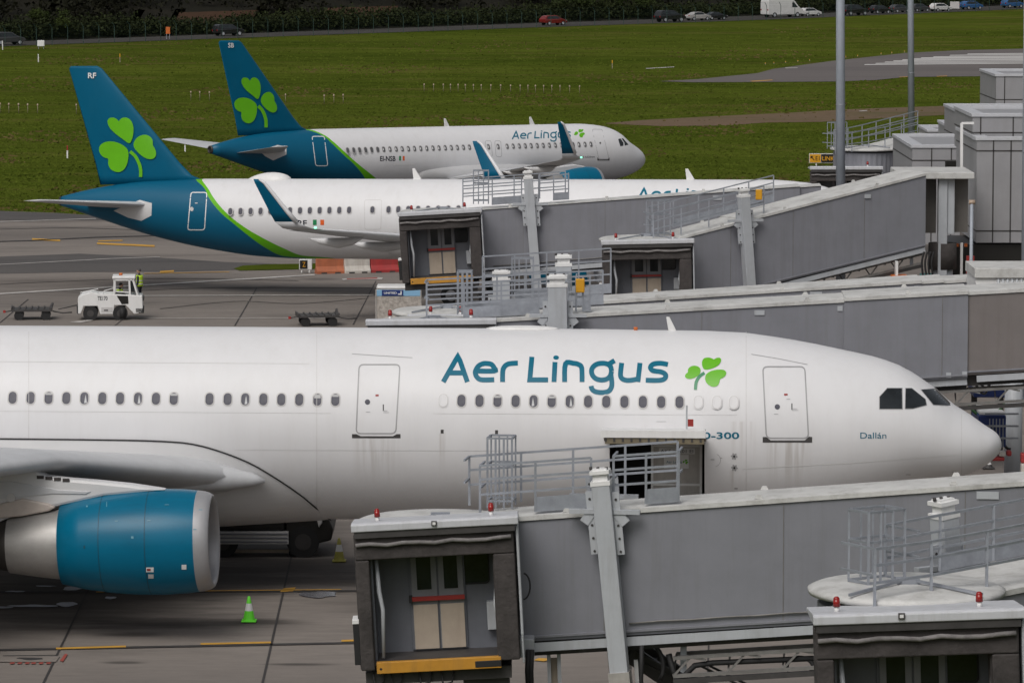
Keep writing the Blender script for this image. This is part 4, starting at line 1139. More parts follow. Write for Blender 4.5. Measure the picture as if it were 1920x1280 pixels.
# ------------------------------------------------------------------ the two narrow-bodies behind
def livery_material(name, left, right, zlo, zhi):
    """white body, teal tail with a green band; left / right: (x, z) points of the band's two edges"""
    m = mat(name, WHITE, 0.4, var=0.02, scale=0.6, streak=0.18, streak_rgb=(0.44, 0.41, 0.38), sscale=(1.4, 1.1, 0.14), spec=.3)
    n, l = m.node_tree.nodes, m.node_tree.links
    b = n['Principled BSDF']
    src = b.inputs['Base Color'].links[0].from_socket
    tc = n.new('ShaderNodeTexCoord'); sp = n.new('ShaderNodeSeparateXYZ'); l.new(tc.outputs['Object'], sp.inputs[0])
    mr = n.new('ShaderNodeMapRange'); mr.inputs['From Min'].default_value = zlo; mr.inputs['From Max'].default_value = zhi
    l.new(sp.outputs['Z'], mr.inputs['Value'])
    def edge(pts):
        pts = sorted((p[1], p[0]) for p in pts)
        xs = [p[1] for p in pts]; lo, hi = min(xs) - .5, max(xs) + .5
        fc = n.new('ShaderNodeFloatCurve'); cv = fc.mapping.curves[0]
        P_ = [((z - zlo) / (zhi - zlo), (x - lo) / (hi - lo)) for z, x in pts]
        cv.points[0].location = P_[0]; cv.points[1].location = P_[-1]
        for q in P_[1:-1]: cv.points.new(*q)
        fc.mapping.update()
        l.new(mr.outputs[0], fc.inputs['Value'])
        m2 = n.new('ShaderNodeMapRange'); m2.inputs['To Min'].default_value = lo; m2.inputs['To Max'].default_value = hi
        l.new(fc.outputs[0], m2.inputs['Value'])
        lt = n.new('ShaderNodeMath'); lt.operation = 'LESS_THAN'
        l.new(sp.outputs['X'], lt.inputs[0]); l.new(m2.outputs[0], lt.inputs[1])
        return lt.outputs[0]
    g = edge(right); t = edge(left)
    for fac, c in ((g, GREEN), (t, TEAL)):
        mx = n.new('ShaderNodeMix'); mx.data_type = 'RGBA'
        l.new(fac, mx.inputs['Factor']); l.new(src, mx.inputs[6]); mx.inputs[7].default_value = tuple(c) + (1,)
        src = mx.outputs[2]
    l.new(src, b.inputs['Base Color'])
    return m

ZN = 3.75; RH, RW = 2.07, 1.975
def narrow_frame(tail_px, Dt, yaw, L, zat, bat, pitch):
    t = P(tail_px[0], tail_px[1], Dt)
    ox, oy = t.x + L * math.cos(yaw), t.y + L * math.sin(yaw)
    oz = zat - ZN + bat * math.sin(pitch)
    return Frame((ox, oy, oz), yaw, pitch)

def narrow_body(fr, L):
    top = [(0, ZN - .55), (.1, ZN - .28), (.25, ZN - .10), (.5, ZN + .12), (1.0, ZN + .42), (1.5, ZN + .68), (1.95, ZN + .92), (2.6, ZN + 1.40), (3.2, ZN + 1.68), (4, ZN + 1.88), (5, ZN + 2.0), (6.2, ZN + RH), (L - 9, ZN + RH), (L - 5, ZN + 1.95), (L - 2.5, ZN + 1.66), (L - .6, ZN + 1.27), (L, ZN + 1.12)]
    bot = [(0, ZN - .55), (.1, ZN - .82), (.25, ZN - .99), (.5, ZN - 1.17), (1, ZN - 1.42), (2, ZN - 1.74), (3, ZN - 1.93), (4.2, ZN - 2.04), (5.5, ZN - RH), (L - 13.5, ZN - RH), (L - 11.3, ZN - 1.98), (L - 8.3, ZN - 1.6), (L - 5.4, ZN - 1.0), (L - 1.5, ZN + .15), (L, ZN + .62)]
    hw = [(0, 0), (.1, .32), (.25, .53), (.5, .78), (1, 1.11), (1.5, 1.35), (2, 1.53), (3, 1.77), (4, 1.90), (5, 1.96), (6.2, RW), (L - 13, RW), (L - 11, 1.9), (L - 8, 1.62), (L - 5, 1.15), (L - 2, .62), (L, .26)]
    return Body(fr, L, top, bot, hw)

def narrow(label, fr, L, wing0, tipw, rot_label, far):
    ob = thing('narrow_body_airliner', label, 'airliner', fr.o, fr.yaw, 'airliners with teal tails')
    ob.rotation_euler = (0, -fr.pitch, fr.yaw)
    bd = narrow_body(fr, L)
    return ob, bd

def outline(bd, parent, tl, tr, br, bl, wd, rad, m, name='cabin_door', k=5):
    def lerp(a, b, t): return (a[0] + (b[0] - a[0]) * t, a[1] + (b[1] - a[1]) * t)
    pts = []
    loop = [tl, tr, br, bl]
    for i in range(4):
        p, a, b = Vector(loop[i]), Vector(loop[i - 1]), Vector(loop[(i + 1) % 4])
        A_ = p + (a - p).normalized() * rad; B_ = p + (b - p).normalized() * rad
        pts += [tuple(A_ * (1 - t) ** 2 + p * 2 * t * (1 - t) + B_ * t * t) for t in (0, .35, .65, 1)]
    pts.append(pts[0]); d = []
    for i in range(len(pts) - 1):
        for j in range(k): d.append(lerp(pts[i], pts[i + 1], j / k))
    d.append(pts[0])
    return decal(stroke_polys(d, wd), lambda u, v: bd.hit(u, v, .007), name, m, parent)

def common(ob, bd, fr, L, wb, tailmat):
    fuselage(bd, [tailmat], ob)
    # tail cone exhaust
    mb = MB(); zt = ZN + .87
    mb.lathe((-L + .02, 0, zt), (-1, 0, 0), [(0, .27), (.10, .25), (.12, .19), (-.3, .17)], 24, 0)
    mb.disc((-L - .02, 0, zt), (-1, 0, 0), .18, 20, 1)
    mb.build('exhaust_pipe', [m_burnt, m_black], ob)
    # wings: wb = distance of the root leading edge behind the nose
    secs = [(1.2, -wb + .3, ZN - 1.30, 7.6, .13), (2.0, -wb, ZN - 1.22, 7.0, .13), (6.4, -wb - 2.55, ZN - .72, 4.4, .12), (16.6, -wb - 7.75, ZN + .62, 1.75, .10)]
    for sd_ in (-1, 1):
        wg = wing_loft(secs, 'wing', m_wing, ob, side=sd_)
        for y, c0, ln in ((6.3, 4.4, 3.4), (9.9, 3.4, 2.9), (13.2, 2.7, 2.4)):
            f = (y - 6.4) / 10.2; x0 = -wb - 2.55 - 5.2 * f - c0 * .35; z0 = ZN - .72 + 1.34 * f - .28
            mb = MB(); mb.tube([(x0 + .1, sd_ * y, z0 + .12), (x0 - .5, sd_ * y, z0 - .08), (x0 - ln * .5, sd_ * y, z0 - .16), (x0 - ln * .85, sd_ * y, z0 - .08), (x0 - ln - .3, sd_ * y, z0 + .06)], [.03, .2, .26, .17, .02], 14)
            mb.build('flap_track_fairing', m_fair, wg)
        ws = [(16.55, -wb - 7.75, ZN + .62, 1.75, .10), (17.05, -wb - 8.15, ZN + .72, 1.5, .09), (17.35, -wb - 8.85, ZN + 1.05, 1.08, .09), (17.5, -wb - 9.2, ZN + 1.5, .92, .09), (17.85, -wb - 10.25, ZN + 2.95, .48, .08), (17.88, -wb - 10.5, ZN + 3.12, .28, .08)]
        wl = winglet(ws[2:], 'winglet', m_teal, ob, sd_)
        winglet(ws[:3], 'winglet_blend', m_wing, wl, sd_)
        mb = MB()
        mb.tube([(s_[1] + .012, sd_ * (s_[0]), s_[2]) for s_ in ws[2:]], [.12, .11, .08, .05], 10)
        mb.build('leading_edge', m_white, wl)
        if sd_ < 0:
            mb = MB(); mb.ball((-wb - 8.0, -17.0, ZN + .75), .07, .07, .05)
            em = bpy.data.materials.get('green_navigation_lamp')
            if not em:
                em = mat('green_navigation_lamp', (.1, .8, .4), .2, var=0); em.node_tree.nodes['Principled BSDF'].inputs['Emission Color'].default_value = (.2, 1, .5, 1); em.node_tree.nodes['Principled BSDF'].inputs['Emission Strength'].default_value = 3
            mb.build('navigation_light', em, wl)
        sp = [(.5, -L + 5.6, ZN + .72, 3.9, .10), (1.1, -L + 5.2, ZN + .78, 3.6, .10), (6.15, -L + 1.75, ZN + 1.30, 1.35, .09), (6.3, -L + 1.3, ZN + 1.31, .8, .08)]
        wing_loft(sp, 'tailplane', m_wing, ob, side=sd_)
        # plate where the tailplane leaves the body
    # fin with its fillet
    fin = wing_loft([(0, -L + 8.6, ZN + 1.75, 6.4, .07), (0, -L + 7.35, ZN + 2.25, 5.25, .085), (0, -L + 6.7, ZN + 2.9, 4.75, .09), (0, -L + 2.45, ZN + 7.85, 1.85, .10), (0, -L + 2.2, ZN + 7.98, 1.5, .06)], 'tail_fin', m_teal, ob, vertical=True)
    # engines
    for sd_ in (-1, 1):
        xn, zn, yn = -wb + 2.9, ZN - 1.72, sd_ * 5.75
        pp = [(xn - 1.0, zn + 1.15), (xn - 2.0, zn + 1.33), (-wb - 2.2, ZN - .62), (-wb - 4.8, ZN - .85), (xn - 4.6, zn + .55), (xn - 2.5, zn + .7)]
        nacelle(ob, (xn, yn, zn), .80, m_nacelle, pp)
    # belly fairing
    mb = MB(); rings = []
    for b in np.linspace(wb - 2.8, wb + 9.5, 26):
        k = math.sin(math.pi * (b - wb + 2.8) / 12.3) ** .5 if 0 < (b - wb + 2.8) < 12.29 else 0
        rings.append([(-b, (RW - .25 + .33 * k) * math.cos(a), ZN - .95 + (1.0 + .42 * k) * math.sin(a)) for a in np.linspace(0, 2 * math.pi, 33)[:-1]])
    mb.loft(rings, 0, True, True)
    mb.build('belly_fairing', m_fair, ob)
    # gear, long enough to stand on the ground
    def gnd(x): return -(fr.o.z + x * math.sin(fr.pitch))
    for x, y, r, wx in ((-5.1, 0, .38, .25), (-wb - 5.2, -3.8, .58, .46), (-wb - 5.2, 3.8, .58, .46)):
        g = gear(ob, x, y, ZN - 1.2 - gnd(x), r, 1, wx); g.location.z = gnd(x)
    for b in (10, L - 20):
        mb = MB(); mb.hexa([(-b, -.03, ZN + 2.0), (-b - .45, -.03, ZN + 2.0), (-b - .45, .03, ZN + 2.0), (-b, .03, ZN + 2.0), (-b - .38, -.012, ZN + 2.62), (-b - .52, -.012, ZN + 2.62), (-b - .52, .012, ZN + 2.62), (-b - .38, .012, ZN + 2.62)])
        mb.build('blade_antenna', m_wht, ob)
    return fin

# ---- the nearer one (tail lettered RF)
LN = 44.5
FB = narrow_frame((118, 377), 231, R(-16.5), LN, 3.92, 34.5, R(0.9))
ob1 = thing('narrow_body_airliner', 'white airliner with the tail lettered RF, parked behind the grey bridges, dome on its roof', 'airliner', FB.o, FB.yaw, 'airliners with teal tails')
ob1.rotation_euler = (0, -FB.pitch, FB.yaw)
BB = narrow_body(FB, LN)
LE_ = [BB.hit(*p, 0) for p in ((372, 337), (383, 353), (390, 368), (404, 388), (417, 402), (440, 421), (467, 443), (500, 466), (530, 480), (552, 487))]
RE_ = [BB.hit(*p, 0) for p in ((379, 338), (389, 352), (398, 367), (413, 387), (432, 406), (460, 427), (500, 450), (533, 466), (566, 479), (600, 488))]
le = [(p.x, p.z) for p in LE_]; re = [(p.x, p.z) for p in RE_]
le = [(le[0][0] - .25, ZN + RH)] + le[1:] + [(le[-1][0] + .8, ZN - RH)]
re = [(re[0][0] - .10, ZN + RH)] + re[1:] + [(re[-1][0] + .9, ZN - RH)]
lm1 = livery_material('airliner_livery', le, re, ZN - RH, ZN + RH)
WB1 = -FB.pl(606, 437, -16.6)[0] - 7.75
fin1 = common(ob1, BB, FB, LN, WB1, lm1)
def fin_map(fr, off=.02, half=None):
    def f(u, v):
        x, z = fr.pl(u, v, -.24)
        t = (z - ZN - 2.9) / 4.95; t = max(-.2, min(1.05, t))
        L_ = -fr.tail
        xle = L_ + 6.7 - 4.25 * t; ch = 4.75 - 2.9 * t; u_ = min(max((xle - x) / ch, 0.0), 1.0)
        tt = 5 * (0.2969 * math.sqrt(u_) - 0.126 * u_ - 0.3516 * u_ * u_ + 0.2843 * u_ ** 3 - 0.1015 * u_ ** 4) - .02 * math.sin(math.pi * u_) * 0
        th = ch * (.09 + .01 * t)
        y = -(tt * th * .90 + .02 * th * math.sin(math.pi * u_))
        return Vector((x, y - .012 - off, z))
    return f
FB.tail = LN
def fin_marks(fr, fin, tf, txt, tx, m_t=m_wht):
    e = decal(leaves(TAIL_LEAVES, C3, tf), fin_map(fr), 'shamrock_emblem', m_green, fin, 5)
    decal(stroke_polys([tf(C3(p)) for p in smooth_path(TAIL_STEM, 4)], 6.2), fin_map(fr), 'stem', m_green, e)
    decal(fit_text(txt, *tx, bold=.02), fin_map(fr, .03), 'tail_lettering', m_t, fin, 5)
fin_marks(FB, fin1, idt, 'RF', (163.5, 147, 179, 10.5))
pw = None
for px in (433.3, 452, 470.5, 489, 507.2, 525.6, 544, 562.8, 581.2, 599.7, 618, 636.5, 655, 698.7, 729, 747.3, 766, 784.5, 803, 822, 841, 860):
    h = BB.hit(px, 396.3 - (px - 433) * .0113)
    if pw is None: wz1 = h.z; pw = cabin_window(BB, ob1, h.x, h.z, .225, .34, None, mats=[m_frame, m_cwin]); continue
    cabin_window(BB, ob1, h.x, h.z, .225, .34, pw)
mpB = lambda u, v: BB.hit(u, v, .008)
decal([[(213, 395), (240, 384), (262, 375), (285, 381), (284, 404), (265, 414), (240, 408)]], lambda u, v: BB.hit(u, v, .012), 'tailplane_seal_plate', m_fair, ob1, 4)
d_ = outline(BB, ob1, (358, 361), (388, 361), (383.5, 431), (352, 431), 1.7, 5, m_wht)
decal([[(359.5 + 3.6 * math.cos(a * .5), 392 + 4 * math.sin(a * .5)) for a in range(13)]], mpB, 'door_window', m_frame, d_)
decal([hb(368, 381, 5, 1.6)], mpB, 'handle', m_frame, d_)
outline(BB, ob1, (683.5, 375), (716, 375), (714, 430), (684, 430), .7, 4, m_frame)
decal(fit_text('EI-LRF', 530, 424, 575.5, 11.5, bold=.02), mpB, 'registration', m_navy, ob1, 4)
fl = decal([hb(590.3, 417, 7, 10)], mpB, 'flag', m_flagg, ob1, 3)
decal([hb(604.2, 417, 7, 10)], mpB, 'flag_stripe', m_flago, fl, 3)
tf1 = lambda p: (1207 + (p[0] - 857) * .445, 354 + (p[1] - 668) * .46)
decal(lettering(tf1, 4.0), mpB, 'airline_lettering', m_ink, ob1, 6)
mb = MB(); xa, za = FB.pl(505, 338)
rr_ = []
for i in range(19):
    t = i / 18; w_ = math.sin(math.pi * min(1, t ** .8)) ** .6
    rr_.append([(xa + 1.25 - 2.5 * t, .62 * w_ * math.cos(a) + .0, ZN + RH - .12 + .46 * w_ * max(-.3, math.sin(a))) for a in np.linspace(0, 2 * math.pi, 25)[:-1]])
mb.loft(rr_, 0, True, True); mb.build('satellite_dome', m_wht, ob1)
for p in ([(1000, 0)],):
    pass
CW = [[(-2.05, .62), (-2.75, .74), (-2.78, 1.20), (-2.42, 1.24), (-2.12, 1.0)], [(-2.88, .74), (-3.45, .74), (-3.58, .98), (-3.5, 1.16), (-2.90, 1.21)]]
for poly in CW: decal([[(x, z + ZN) for x, z in poly]], lambda u, v: BB.xz(u, v, .008), 'cockpit_window', m_glass, ob1, .15)

# ---- the farther one (tail lettered SB), taxiing away behind
LF = 37.57
FC = narrow_frame((393, 272), 286, R(39.4), LF, 3.24, 24, R(-0.88))
ob2 = thing('narrow_body_airliner', 'farthest white airliner with the tail lettered SB, turned away on the taxiway by the grass', 'airliner', FC.o, FC.yaw, 'airliners with teal tails')
ob2.rotation_euler = (0, -FC.pitch, FC.yaw)
BC = narrow_body(FC, LF)
sh_ = LN - LF
lm2 = livery_material('far_airliner_livery', [(x + sh_, z) for x, z in le], [(x + sh_, z) for x, z in re], ZN - RH, ZN + RH)
FC.tail = LF
fin2 = common(ob2, BC, FC, LF, WB1 - 4.27, lm2)
for sd_ in (-1, 1):          # flaps drooped a little behind the wing, with black strips drawn for the shade in their slots
    wb_ = WB1 - 4.27
    wing_loft([(2.3, -wb_ - 6.2, ZN - 1.42, 1.5, .16), (6.4, -wb_ - 6.1, ZN - .92, 1.25, .14), (12.2, -wb_ - 7.95, ZN - .12, .85, .12)], 'flap', m_fair, ob2, side=sd_)
    wing_loft([(2.2, -wb_ - 4.6, ZN - 1.52, 1.7, .10), (6.4, -wb_ - 5.0, ZN - 1.02, 1.2, .10), (12.4, -wb_ - 7.3, ZN - .22, .8, .10)], 'flap_slot_shade', m_signk, ob2, side=sd_)
tf2 = lambda p: ((p[0] * 3 - 727) * .713 / 3 + 1453 / 3, (p[1] * 3 - 830) * .84 / 3 + 578 / 3)
fin_marks(FC, fin2, tf2, 'SB', (430, 89.5, 440.5, 9))
pw = None
for k, px3 in enumerate((30, 66, 100, 135, 170, 205, 239, 274, 309, 343, 378, 412, 447, 481, 516, 550, 585, 619, 653, 687, 721, 756, 790, 828, 882, 933, 967, 1001, 1035, 1068, 1102, 1136, 1170, 1204, 1238, 1271, 1304, 1337, 1371, 1404)):
    h = BC.hit(640 + px3 / 3, (848 - (px3 - 30) * 36 / 1374) / 3)
    if pw is None: wz2 = np.mean([BC.hit(640 + q / 3, (848 - (q - 30) * 36 / 1374) / 3).z for q in (66, 400, 756, 1068, 1337)]); pw = cabin_window(BC, ob2, h.x, wz2, .24, .36, None, mats=[m_frame, m_duct]); continue
    cabin_window(BC, ob2, h.x, wz2, .24, .36, pw)
mpC = lambda u, v: BC.hit(u, v, .008)
decal([[(487, 284), (505, 277), (520, 272), (537, 275), (537, 290), (512, 301), (497, 293)]], lambda u, v: BC.hit(u, v, .012), 'tailplane_seal_plate', m_fair, ob2, 3)
outline(BC, ob2, (585, 256), (608, 256), (614.5, 311), (592, 311), 1.4, 4, m_wht)
def C2(p): return (640 + p[0] / 3.0, p[1] / 3.0)
d_ = outline(BC, ob2, C2((1411, 728)), C2((1466, 728)), C2((1505, 895)), C2((1448, 895)), .7, 3, m_line)
decal([[C2((1440, 885)), C2((1450, 898)), C2((1500, 898)), C2((1508, 885)), C2((1508, 903)), C2((1440, 903))]], mpC, 'sill_plate', m_dark, d_, 3)
decal([[(C2((1456, 805))[0] + 1.6 * math.cos(a * .6), C2((1456, 805))[1] + 2 * math.sin(a * .6)) for a in range(10)]], mpC, 'door_window', m_dark, d_)
for a, b_ in ((808, 850), (862, 903)):
    outline(BC, ob2, C2((a, 792)), C2((a + 34, 792)), C2((b_, 882)), C2((a + 8, 882)), .7, 4, m_line, 'emergency_exit')
decal(lettering(lambda p: (959 + (p[0] - 825) * 111 / 428, 261.5 + (p[1] - 717) * 14.5 / 49 - (p[0] - 825) * .007), 2.3), mpC, 'airline_lettering', m_ink, ob2, 6)
decal(leaves(FRONT_LEAVES, B3, lambda p: (1076 + (p[0] - 1284) * .262, 242 + (p[1] - 669) * .29)), mpC, 'shamrock_emblem', m_green, ob2, 4)
decal(fit_text('EI-NSB', 712.5, 302, 741.5, 9.5, bold=.02), mpC, 'registration', m_navy, ob2, 4)
fl = decal([hb(750, 297, 3.6, 8.6)], mpC, 'flag', m_flagg, ob2, 3); decal([hb(756.8, 297, 3.6, 8.6)], mpC, 'flag_stripe', m_flago, fl, 3)
decal(fit_text('AIRBUS A320neo', 1079, 296.5, 1115, 3.6, slope=-.02), mpC, 'type_lettering', m_navy, ob2, 5)
for poly in ([(1159, 261), (1163.5, 259.8), (1169, 268), (1168.5, 273.5), (1163, 274.5)], [(1165.2, 259.5), (1168.5, 260), (1178.5, 271.5), (1171.5, 273.5), (1170.5, 267.5)]):
    decal([poly], mpC, 'cockpit_window', m_glass, ob2, 2)
decal(stroke_polys([(738, 309), (777, 308)], 2.0), mpC, 'footstep_strip', m_wht, ob2, 5)

# ================================================================== the boarding bridges
class Tun:
    """vertical plane of a tunnel's near wall: s along it, off away from the camera"""
    def __init__(s, q, yaw, top, bot, zoff=0.0):
        s.q = Vector((q.x, q.y, 0)); s.d = Vector((math.cos(yaw), math.sin(yaw), 0)); s.o = Vector((-math.sin(yaw), math.cos(yaw), 0))
        a, b = s.px(*top[0]), s.px(*top[1]); s.zt0 = a[1] - a[0] * (b[1] - a[1]) / (b[0] - a[0]); s.k = (b[1] - a[1]) / (b[0] - a[0])
        if isinstance(bot, (int, float)): s.zb0 = s.zt0 - bot; s.kb = s.k
        else:
            a, b = s.px(*bot[0]), s.px(*bot[1]); s.kb = (b[1] - a[1]) / (b[0] - a[0]); s.zb0 = a[1] - a[0] * s.kb
    def px(s, px, py, off=0.0):
        r = ray(px, py); q = s.q + s.o * off
        t = (q - EYE).dot(s.o) / r.dot(s.o)
        p = EYE + r * t
        return (p - q).dot(s.d), p.z
    def zt(s, u): return s.zt0 + s.k * u
    def zb(s, u): return s.zb0 + s.kb * u
    def at(s, u, off, z): 
        p = s.q + s.d * u + s.o * off
        return Vector((p.x, p.y, z))

def bridge(label, D, cab, cabH, yaw, width, top, bot, ends, secs=None, rails=None, cols=(), truss=None, full=True, drum=1.75, beacons=(.16, .82), seams=2.3, box_lamp=True, disc_up=.02, cab_dx=0.0, roof_t=.14, tilt=0.0, group='grey boarding bridges'):
    pxL, pxR, pyT = cab
    mid = (pxL + pxR) / 2
    Yc = P(mid, pyT, D).y
    XL, XR, z1 = atY(pxL, pyT, Yc).x, atY(pxR, pyT, Yc).x, atY(mid, pyT, Yc).z
    z0 = z1 - cabH; W = XR - XL; xc = (XL + XR) / 2
    C = Vector((xc + cab_dx, Yc + 3.25, 0))
    o_ = Vector((-math.sin(yaw), math.cos(yaw), 0))
    T = Tun(C - o_ * (width / 2), yaw, top, bot)
    t = thing('boarding_bridge', label, 'boarding bridge', (xc, Yc + 1.5, 0), 0, group)
    rel = t.location
    made = []
    def mk(mb, name, m, par=None, **k):
        ob = mb.build(name, m, par or t, rel, **k); made.append(ob); return ob
    # ---- cab
    fx = lambda f: XL + W * f
    yb = Yc + 1.40                            # back wall of the open cab
    mb = MB(); mb.box(XL + .10, XR - .10, Yc + .25, yb + 1.2, z0, z0 + .10); mk(mb, 'cab_floor', m_dark)
    mb = MB(); mb.box(fx(.075), fx(.105), Yc + .45, yb, z0 + .10, z1 - .30); mb.box(fx(.88), fx(.91), Yc + .45, yb, z0 + .10, z1 - .30)
    mb.box(fx(.105), fx(.88), yb, yb + .06, z0 + .10, z1 - .30); mk(mb, 'cab_wall', m_inner)
    mb = MB(); mb.box(XL + .08, XR + .015, Yc + .95, yb + 1.0, z0 - .02, z1 - .22); mb2 = MB()
    mb2.box(XR - .04, XR + .02, Yc + .12, yb + 1.0, z0 + .55, z1 - .24)
    mb2.extr([(XR - .035, Yc + .12, z0 + .55), (XR - .035, Yc + .9, z0 + .55), (XR - .035, Yc + .5, z0 - .1), (XR - .035, Yc + .25, z0 - .1)], (.05, 0, 0))
    mk(mb2, 'side_panel', m_bridgel, bevel=.02)
    hd = z1 - z0
    zd0, zd1 = z0 + .14, z0 + hd * .77
    mb = MB(); mb.box(fx(.315), fx(.66), yb - .05, yb - .002, zd0, zd1 + .06); mk(mb, 'door_frame', m_inner, bevel=.01)
    for a, b_ in ((.328, .487), (.495, .65)):
        mb = MB(); mb.box(fx(a), fx(b_), yb - .09, yb - .052, zd0, zd1); d_ = mk(mb, 'door', m_door, bevel=.012)
        mb = MB(); mb.box(fx(a) + .02, fx(b_) - .02, yb - .115, yb - .092, zd0 + .02, zd0 + hd * .315); mk(mb, 'kick_plate', m_beige, d_)
        mb = MB(); mb.box(fx(a) + .13, fx(b_) - .13, yb - .10, yb - .091, zd0 + hd * .42, zd1 - hd * .06); mk(mb, 'door_window', m_glass, d_)
    mb = MB(); mb.box(fx(.318), fx(.652), yb - .20, yb - .14, zd0 + hd * .345, zd0 + hd * .375); mb.box(fx(.31), fx(.328), yb - .21, yb - .09, zd0 + hd * .335, zd0 + hd * .385, 1); mk(mb, 'push_bar', [m_red, m_black])
    mb = MB(); mb.add([(fx(.645) + (p[0]) * 1, yb - .012, p[1]) for p in rrect(W * .08, zd0 + hd * .575, W * .165, hd * .265, .09)], [tuple(range(24))]); wn = mk(mb, 'cab_window', m_glass, fix=False)
    mb = MB()
    A_, B_ = rrect(W * .08, zd0 + hd * .575, W * .175, hd * .275, .1), rrect(W * .08, zd0 + hd * .575, W * .16, hd * .255, .085)
    for i in range(24):
        j = (i + 1) % 24
        mb.hexa([(fx(.645) + A_[i][0], yb - .002, A_[i][1]), (fx(.645) + A_[j][0], yb - .002, A_[j][1]), (fx(.645) + B_[j][0], yb - .002, B_[j][1]), (fx(.645) + B_[i][0], yb - .002, B_[i][1])] + [(fx(.645) + q[0], yb - .04, q[1]) for q in (A_[i], A_[j], B_[j], B_[i])])
    mk(mb, 'window_seal', m_black, wn)
    mb = MB(); mb.box(fx(.26), fx(.53), yb - .5, yb - .36, z1 - .62, z1 - .55); mk(mb, 'strip_lamp', m_frame, bevel=.01)
    if full:
        mb = MB(); mb.box(fx(.785), fx(.87), yb - .25, yb - .01, zd0 + .4, zd0 + hd * .32); mk(mb, 'control_desk', m_bridgel, bevel=.015)
    for a, wv in ((.107, .9), (.842, -.7)):
        mb = MB(); mb.tube([(fx(a + .02), Yc + .6, z1 - .75), (fx(a + .02 + .01 * wv), Yc + .5, z0 + hd * .5), (fx(a + .03 * wv + .02), Yc + .42, z0 + hd * .38), (fx(a + .035), Yc + .42, z0 + .15)], [.04, .055, .05, .04], 8); mk(mb, 'grab_rail', m_bridgel)
    # folding canopy: pleated fabric frame around the opening
    mb = MB()
    def pleat(p0, p1, wx_, m=0, n=5):
        for k in range(n):
            y0 = Yc + .12 + k * .14
            mb.box(p0[0] - (.02 if k % 2 else 0), p1[0] + (.02 if k % 2 else 0), y0, y0 + .145, p0[1], p1[1] + (.02 if k % 2 else 0), m)
    pleat((XL + .02, z0 - .08), (fx(.088), z1 - .86), 0); pleat((fx(.845), z0 + .0), (fx(.975), z1 - .86), 0); pleat((XL + .02, z1 - .85), (fx(.975), z1 - .30), 0)
    cnp = mk(mb, 'canopy', m_canopy, bevel=.03)
    mb = MB(); mb.tube([(XL + .05, Yc + .08, z1 - .50)] + [(XL + W * f, Yc + .07, z1 - .50 + .025 * math.sin(f * 23)) for f in (.1, .2, .3, .4, .5, .6, .7, .8, .9)] + [(XR - .15, Yc + .08, z1 - .47)], .05, 6); mk(mb, 'canopy_edge', m_fold, cnp)
    # roof
    mb = MB(); mb.extr([(XL - .03, Yc - .02, z1 - .19), (XL - .03, Yc - .02, z1 - .03), (XL - .03, Yc + .06, z1), (XL - .03, Yc + .35, z1 - .01), (XL - .03, Yc + 1.9, z1 - .15), (XL - .03, Yc + 1.9, z1 - .22)], (W + .06, 0, 0)); mk(mb, 'cab_roof', m_hood, bevel=.02)
    mb = MB(); mb.box(XL + .03, XR - .06, Yc + .02, Yc + .2, z1 - .34, z1 - .195); mk(mb, 'roof_gutter', m_dark)
    # bumper, control box, beacons
    mb = MB(); mb.box(fx(.10), fx(.86), Yc + .10, Yc + .28, z0 - .16, z0 + .10); mb.box(fx(.70), fx(.86), Yc + .09, Yc + .2, z0 - .13, z0 + .02, 1); mb.disc((fx(.125), Yc + .095, z0 - .05), (0, -1, 0), .03, 12, 1); mk(mb, 'bumper', [m_yel, m_black], bevel=.012)
    mb = MB(); mb.box(XL + .1, XR - .3, Yc + .4, yb + 1.5, z0 - .45, z0 - .17); mb.box(fx(.62), fx(.9), Yc + .6, yb + 1.2, z0 - 1.6, z0 - .45); mk(mb, 'cab_underframe', m_dark)
    if box_lamp:
        mb = MB(); mb.box(XL - .12, XL + .02, Yc + .2, Yc + .8, z0 + .05, z0 + hd * .30); mb.box(XL - .13, XL + .03, Yc + .19, Yc + .82, z0 + hd * .30, z0 + hd * .33, 1); mk(mb, 'side_cabinet', [m_black, m_wht], bevel=.01)
    for f in beacons:
        mb = MB(); q = (fx(f), Yc + .5, z1 - .05); mb.cyl(q, (q[0], q[1], q[2] + .12), .05, 10, 1); mb.cyl((q[0], q[1], q[2] + .12), (q[0], q[1], q[2] + .26), .07, 12, 0, .06); mb.ball((q[0], q[1], q[2] + .26), .06, None, .05, 0, 10, 6)
        mk(mb, 'beacon', [m_lens, m_wht])
    # the cab leans with the slope of its tunnel
    a_ = R(tilt); zp = (z0 + z1) / 2
    for ob in made:
        for v in ob.data.vertices:
            x, z = v.co.x, v.co.z - zp
            v.co.x, v.co.z = x * math.cos(a_) - z * math.sin(a_), zp + z * math.cos(a_) + x * math.sin(a_)
    # ---- rotunda
    cc = C; za, zb_ = T.zb(0), T.zt(0)
    mb = MB(); n = 72; rg = []
    for zz in (za, zb_):
        rg.append([(cc.x + (drum + (.03 if j % 2 else 0)) * math.cos(2 * math.pi * j / n), cc.y + (drum + (.03 if j % 2 else 0)) * math.sin(2 * math.pi * j / n), zz) for j in range(n)])
    mb.loft(rg, 0, False, True); mk(mb, 'rotunda', m_bridge, fix=True)
    mb = MB(); zr = zb_ + disc_up
    mb.lathe((cc.x, cc.y, zr), (0, 0, 1), [(-.1, drum + .05), (-.09, drum + .2), (0, drum + .22), (.05, drum + .1), (.12, drum * .6), (.15, .001)], 56, 0); mk(mb, 'rotunda_roof', m_roof)
    mb = MB()
    for ex, ey in ((-1.2, -1.45), (1.3, -1.35)):
        mb.bar((cc.x, cc.y - .25, zr + .22), (cc.x + ex, cc.y + ey, zr + .10), .05, .05)
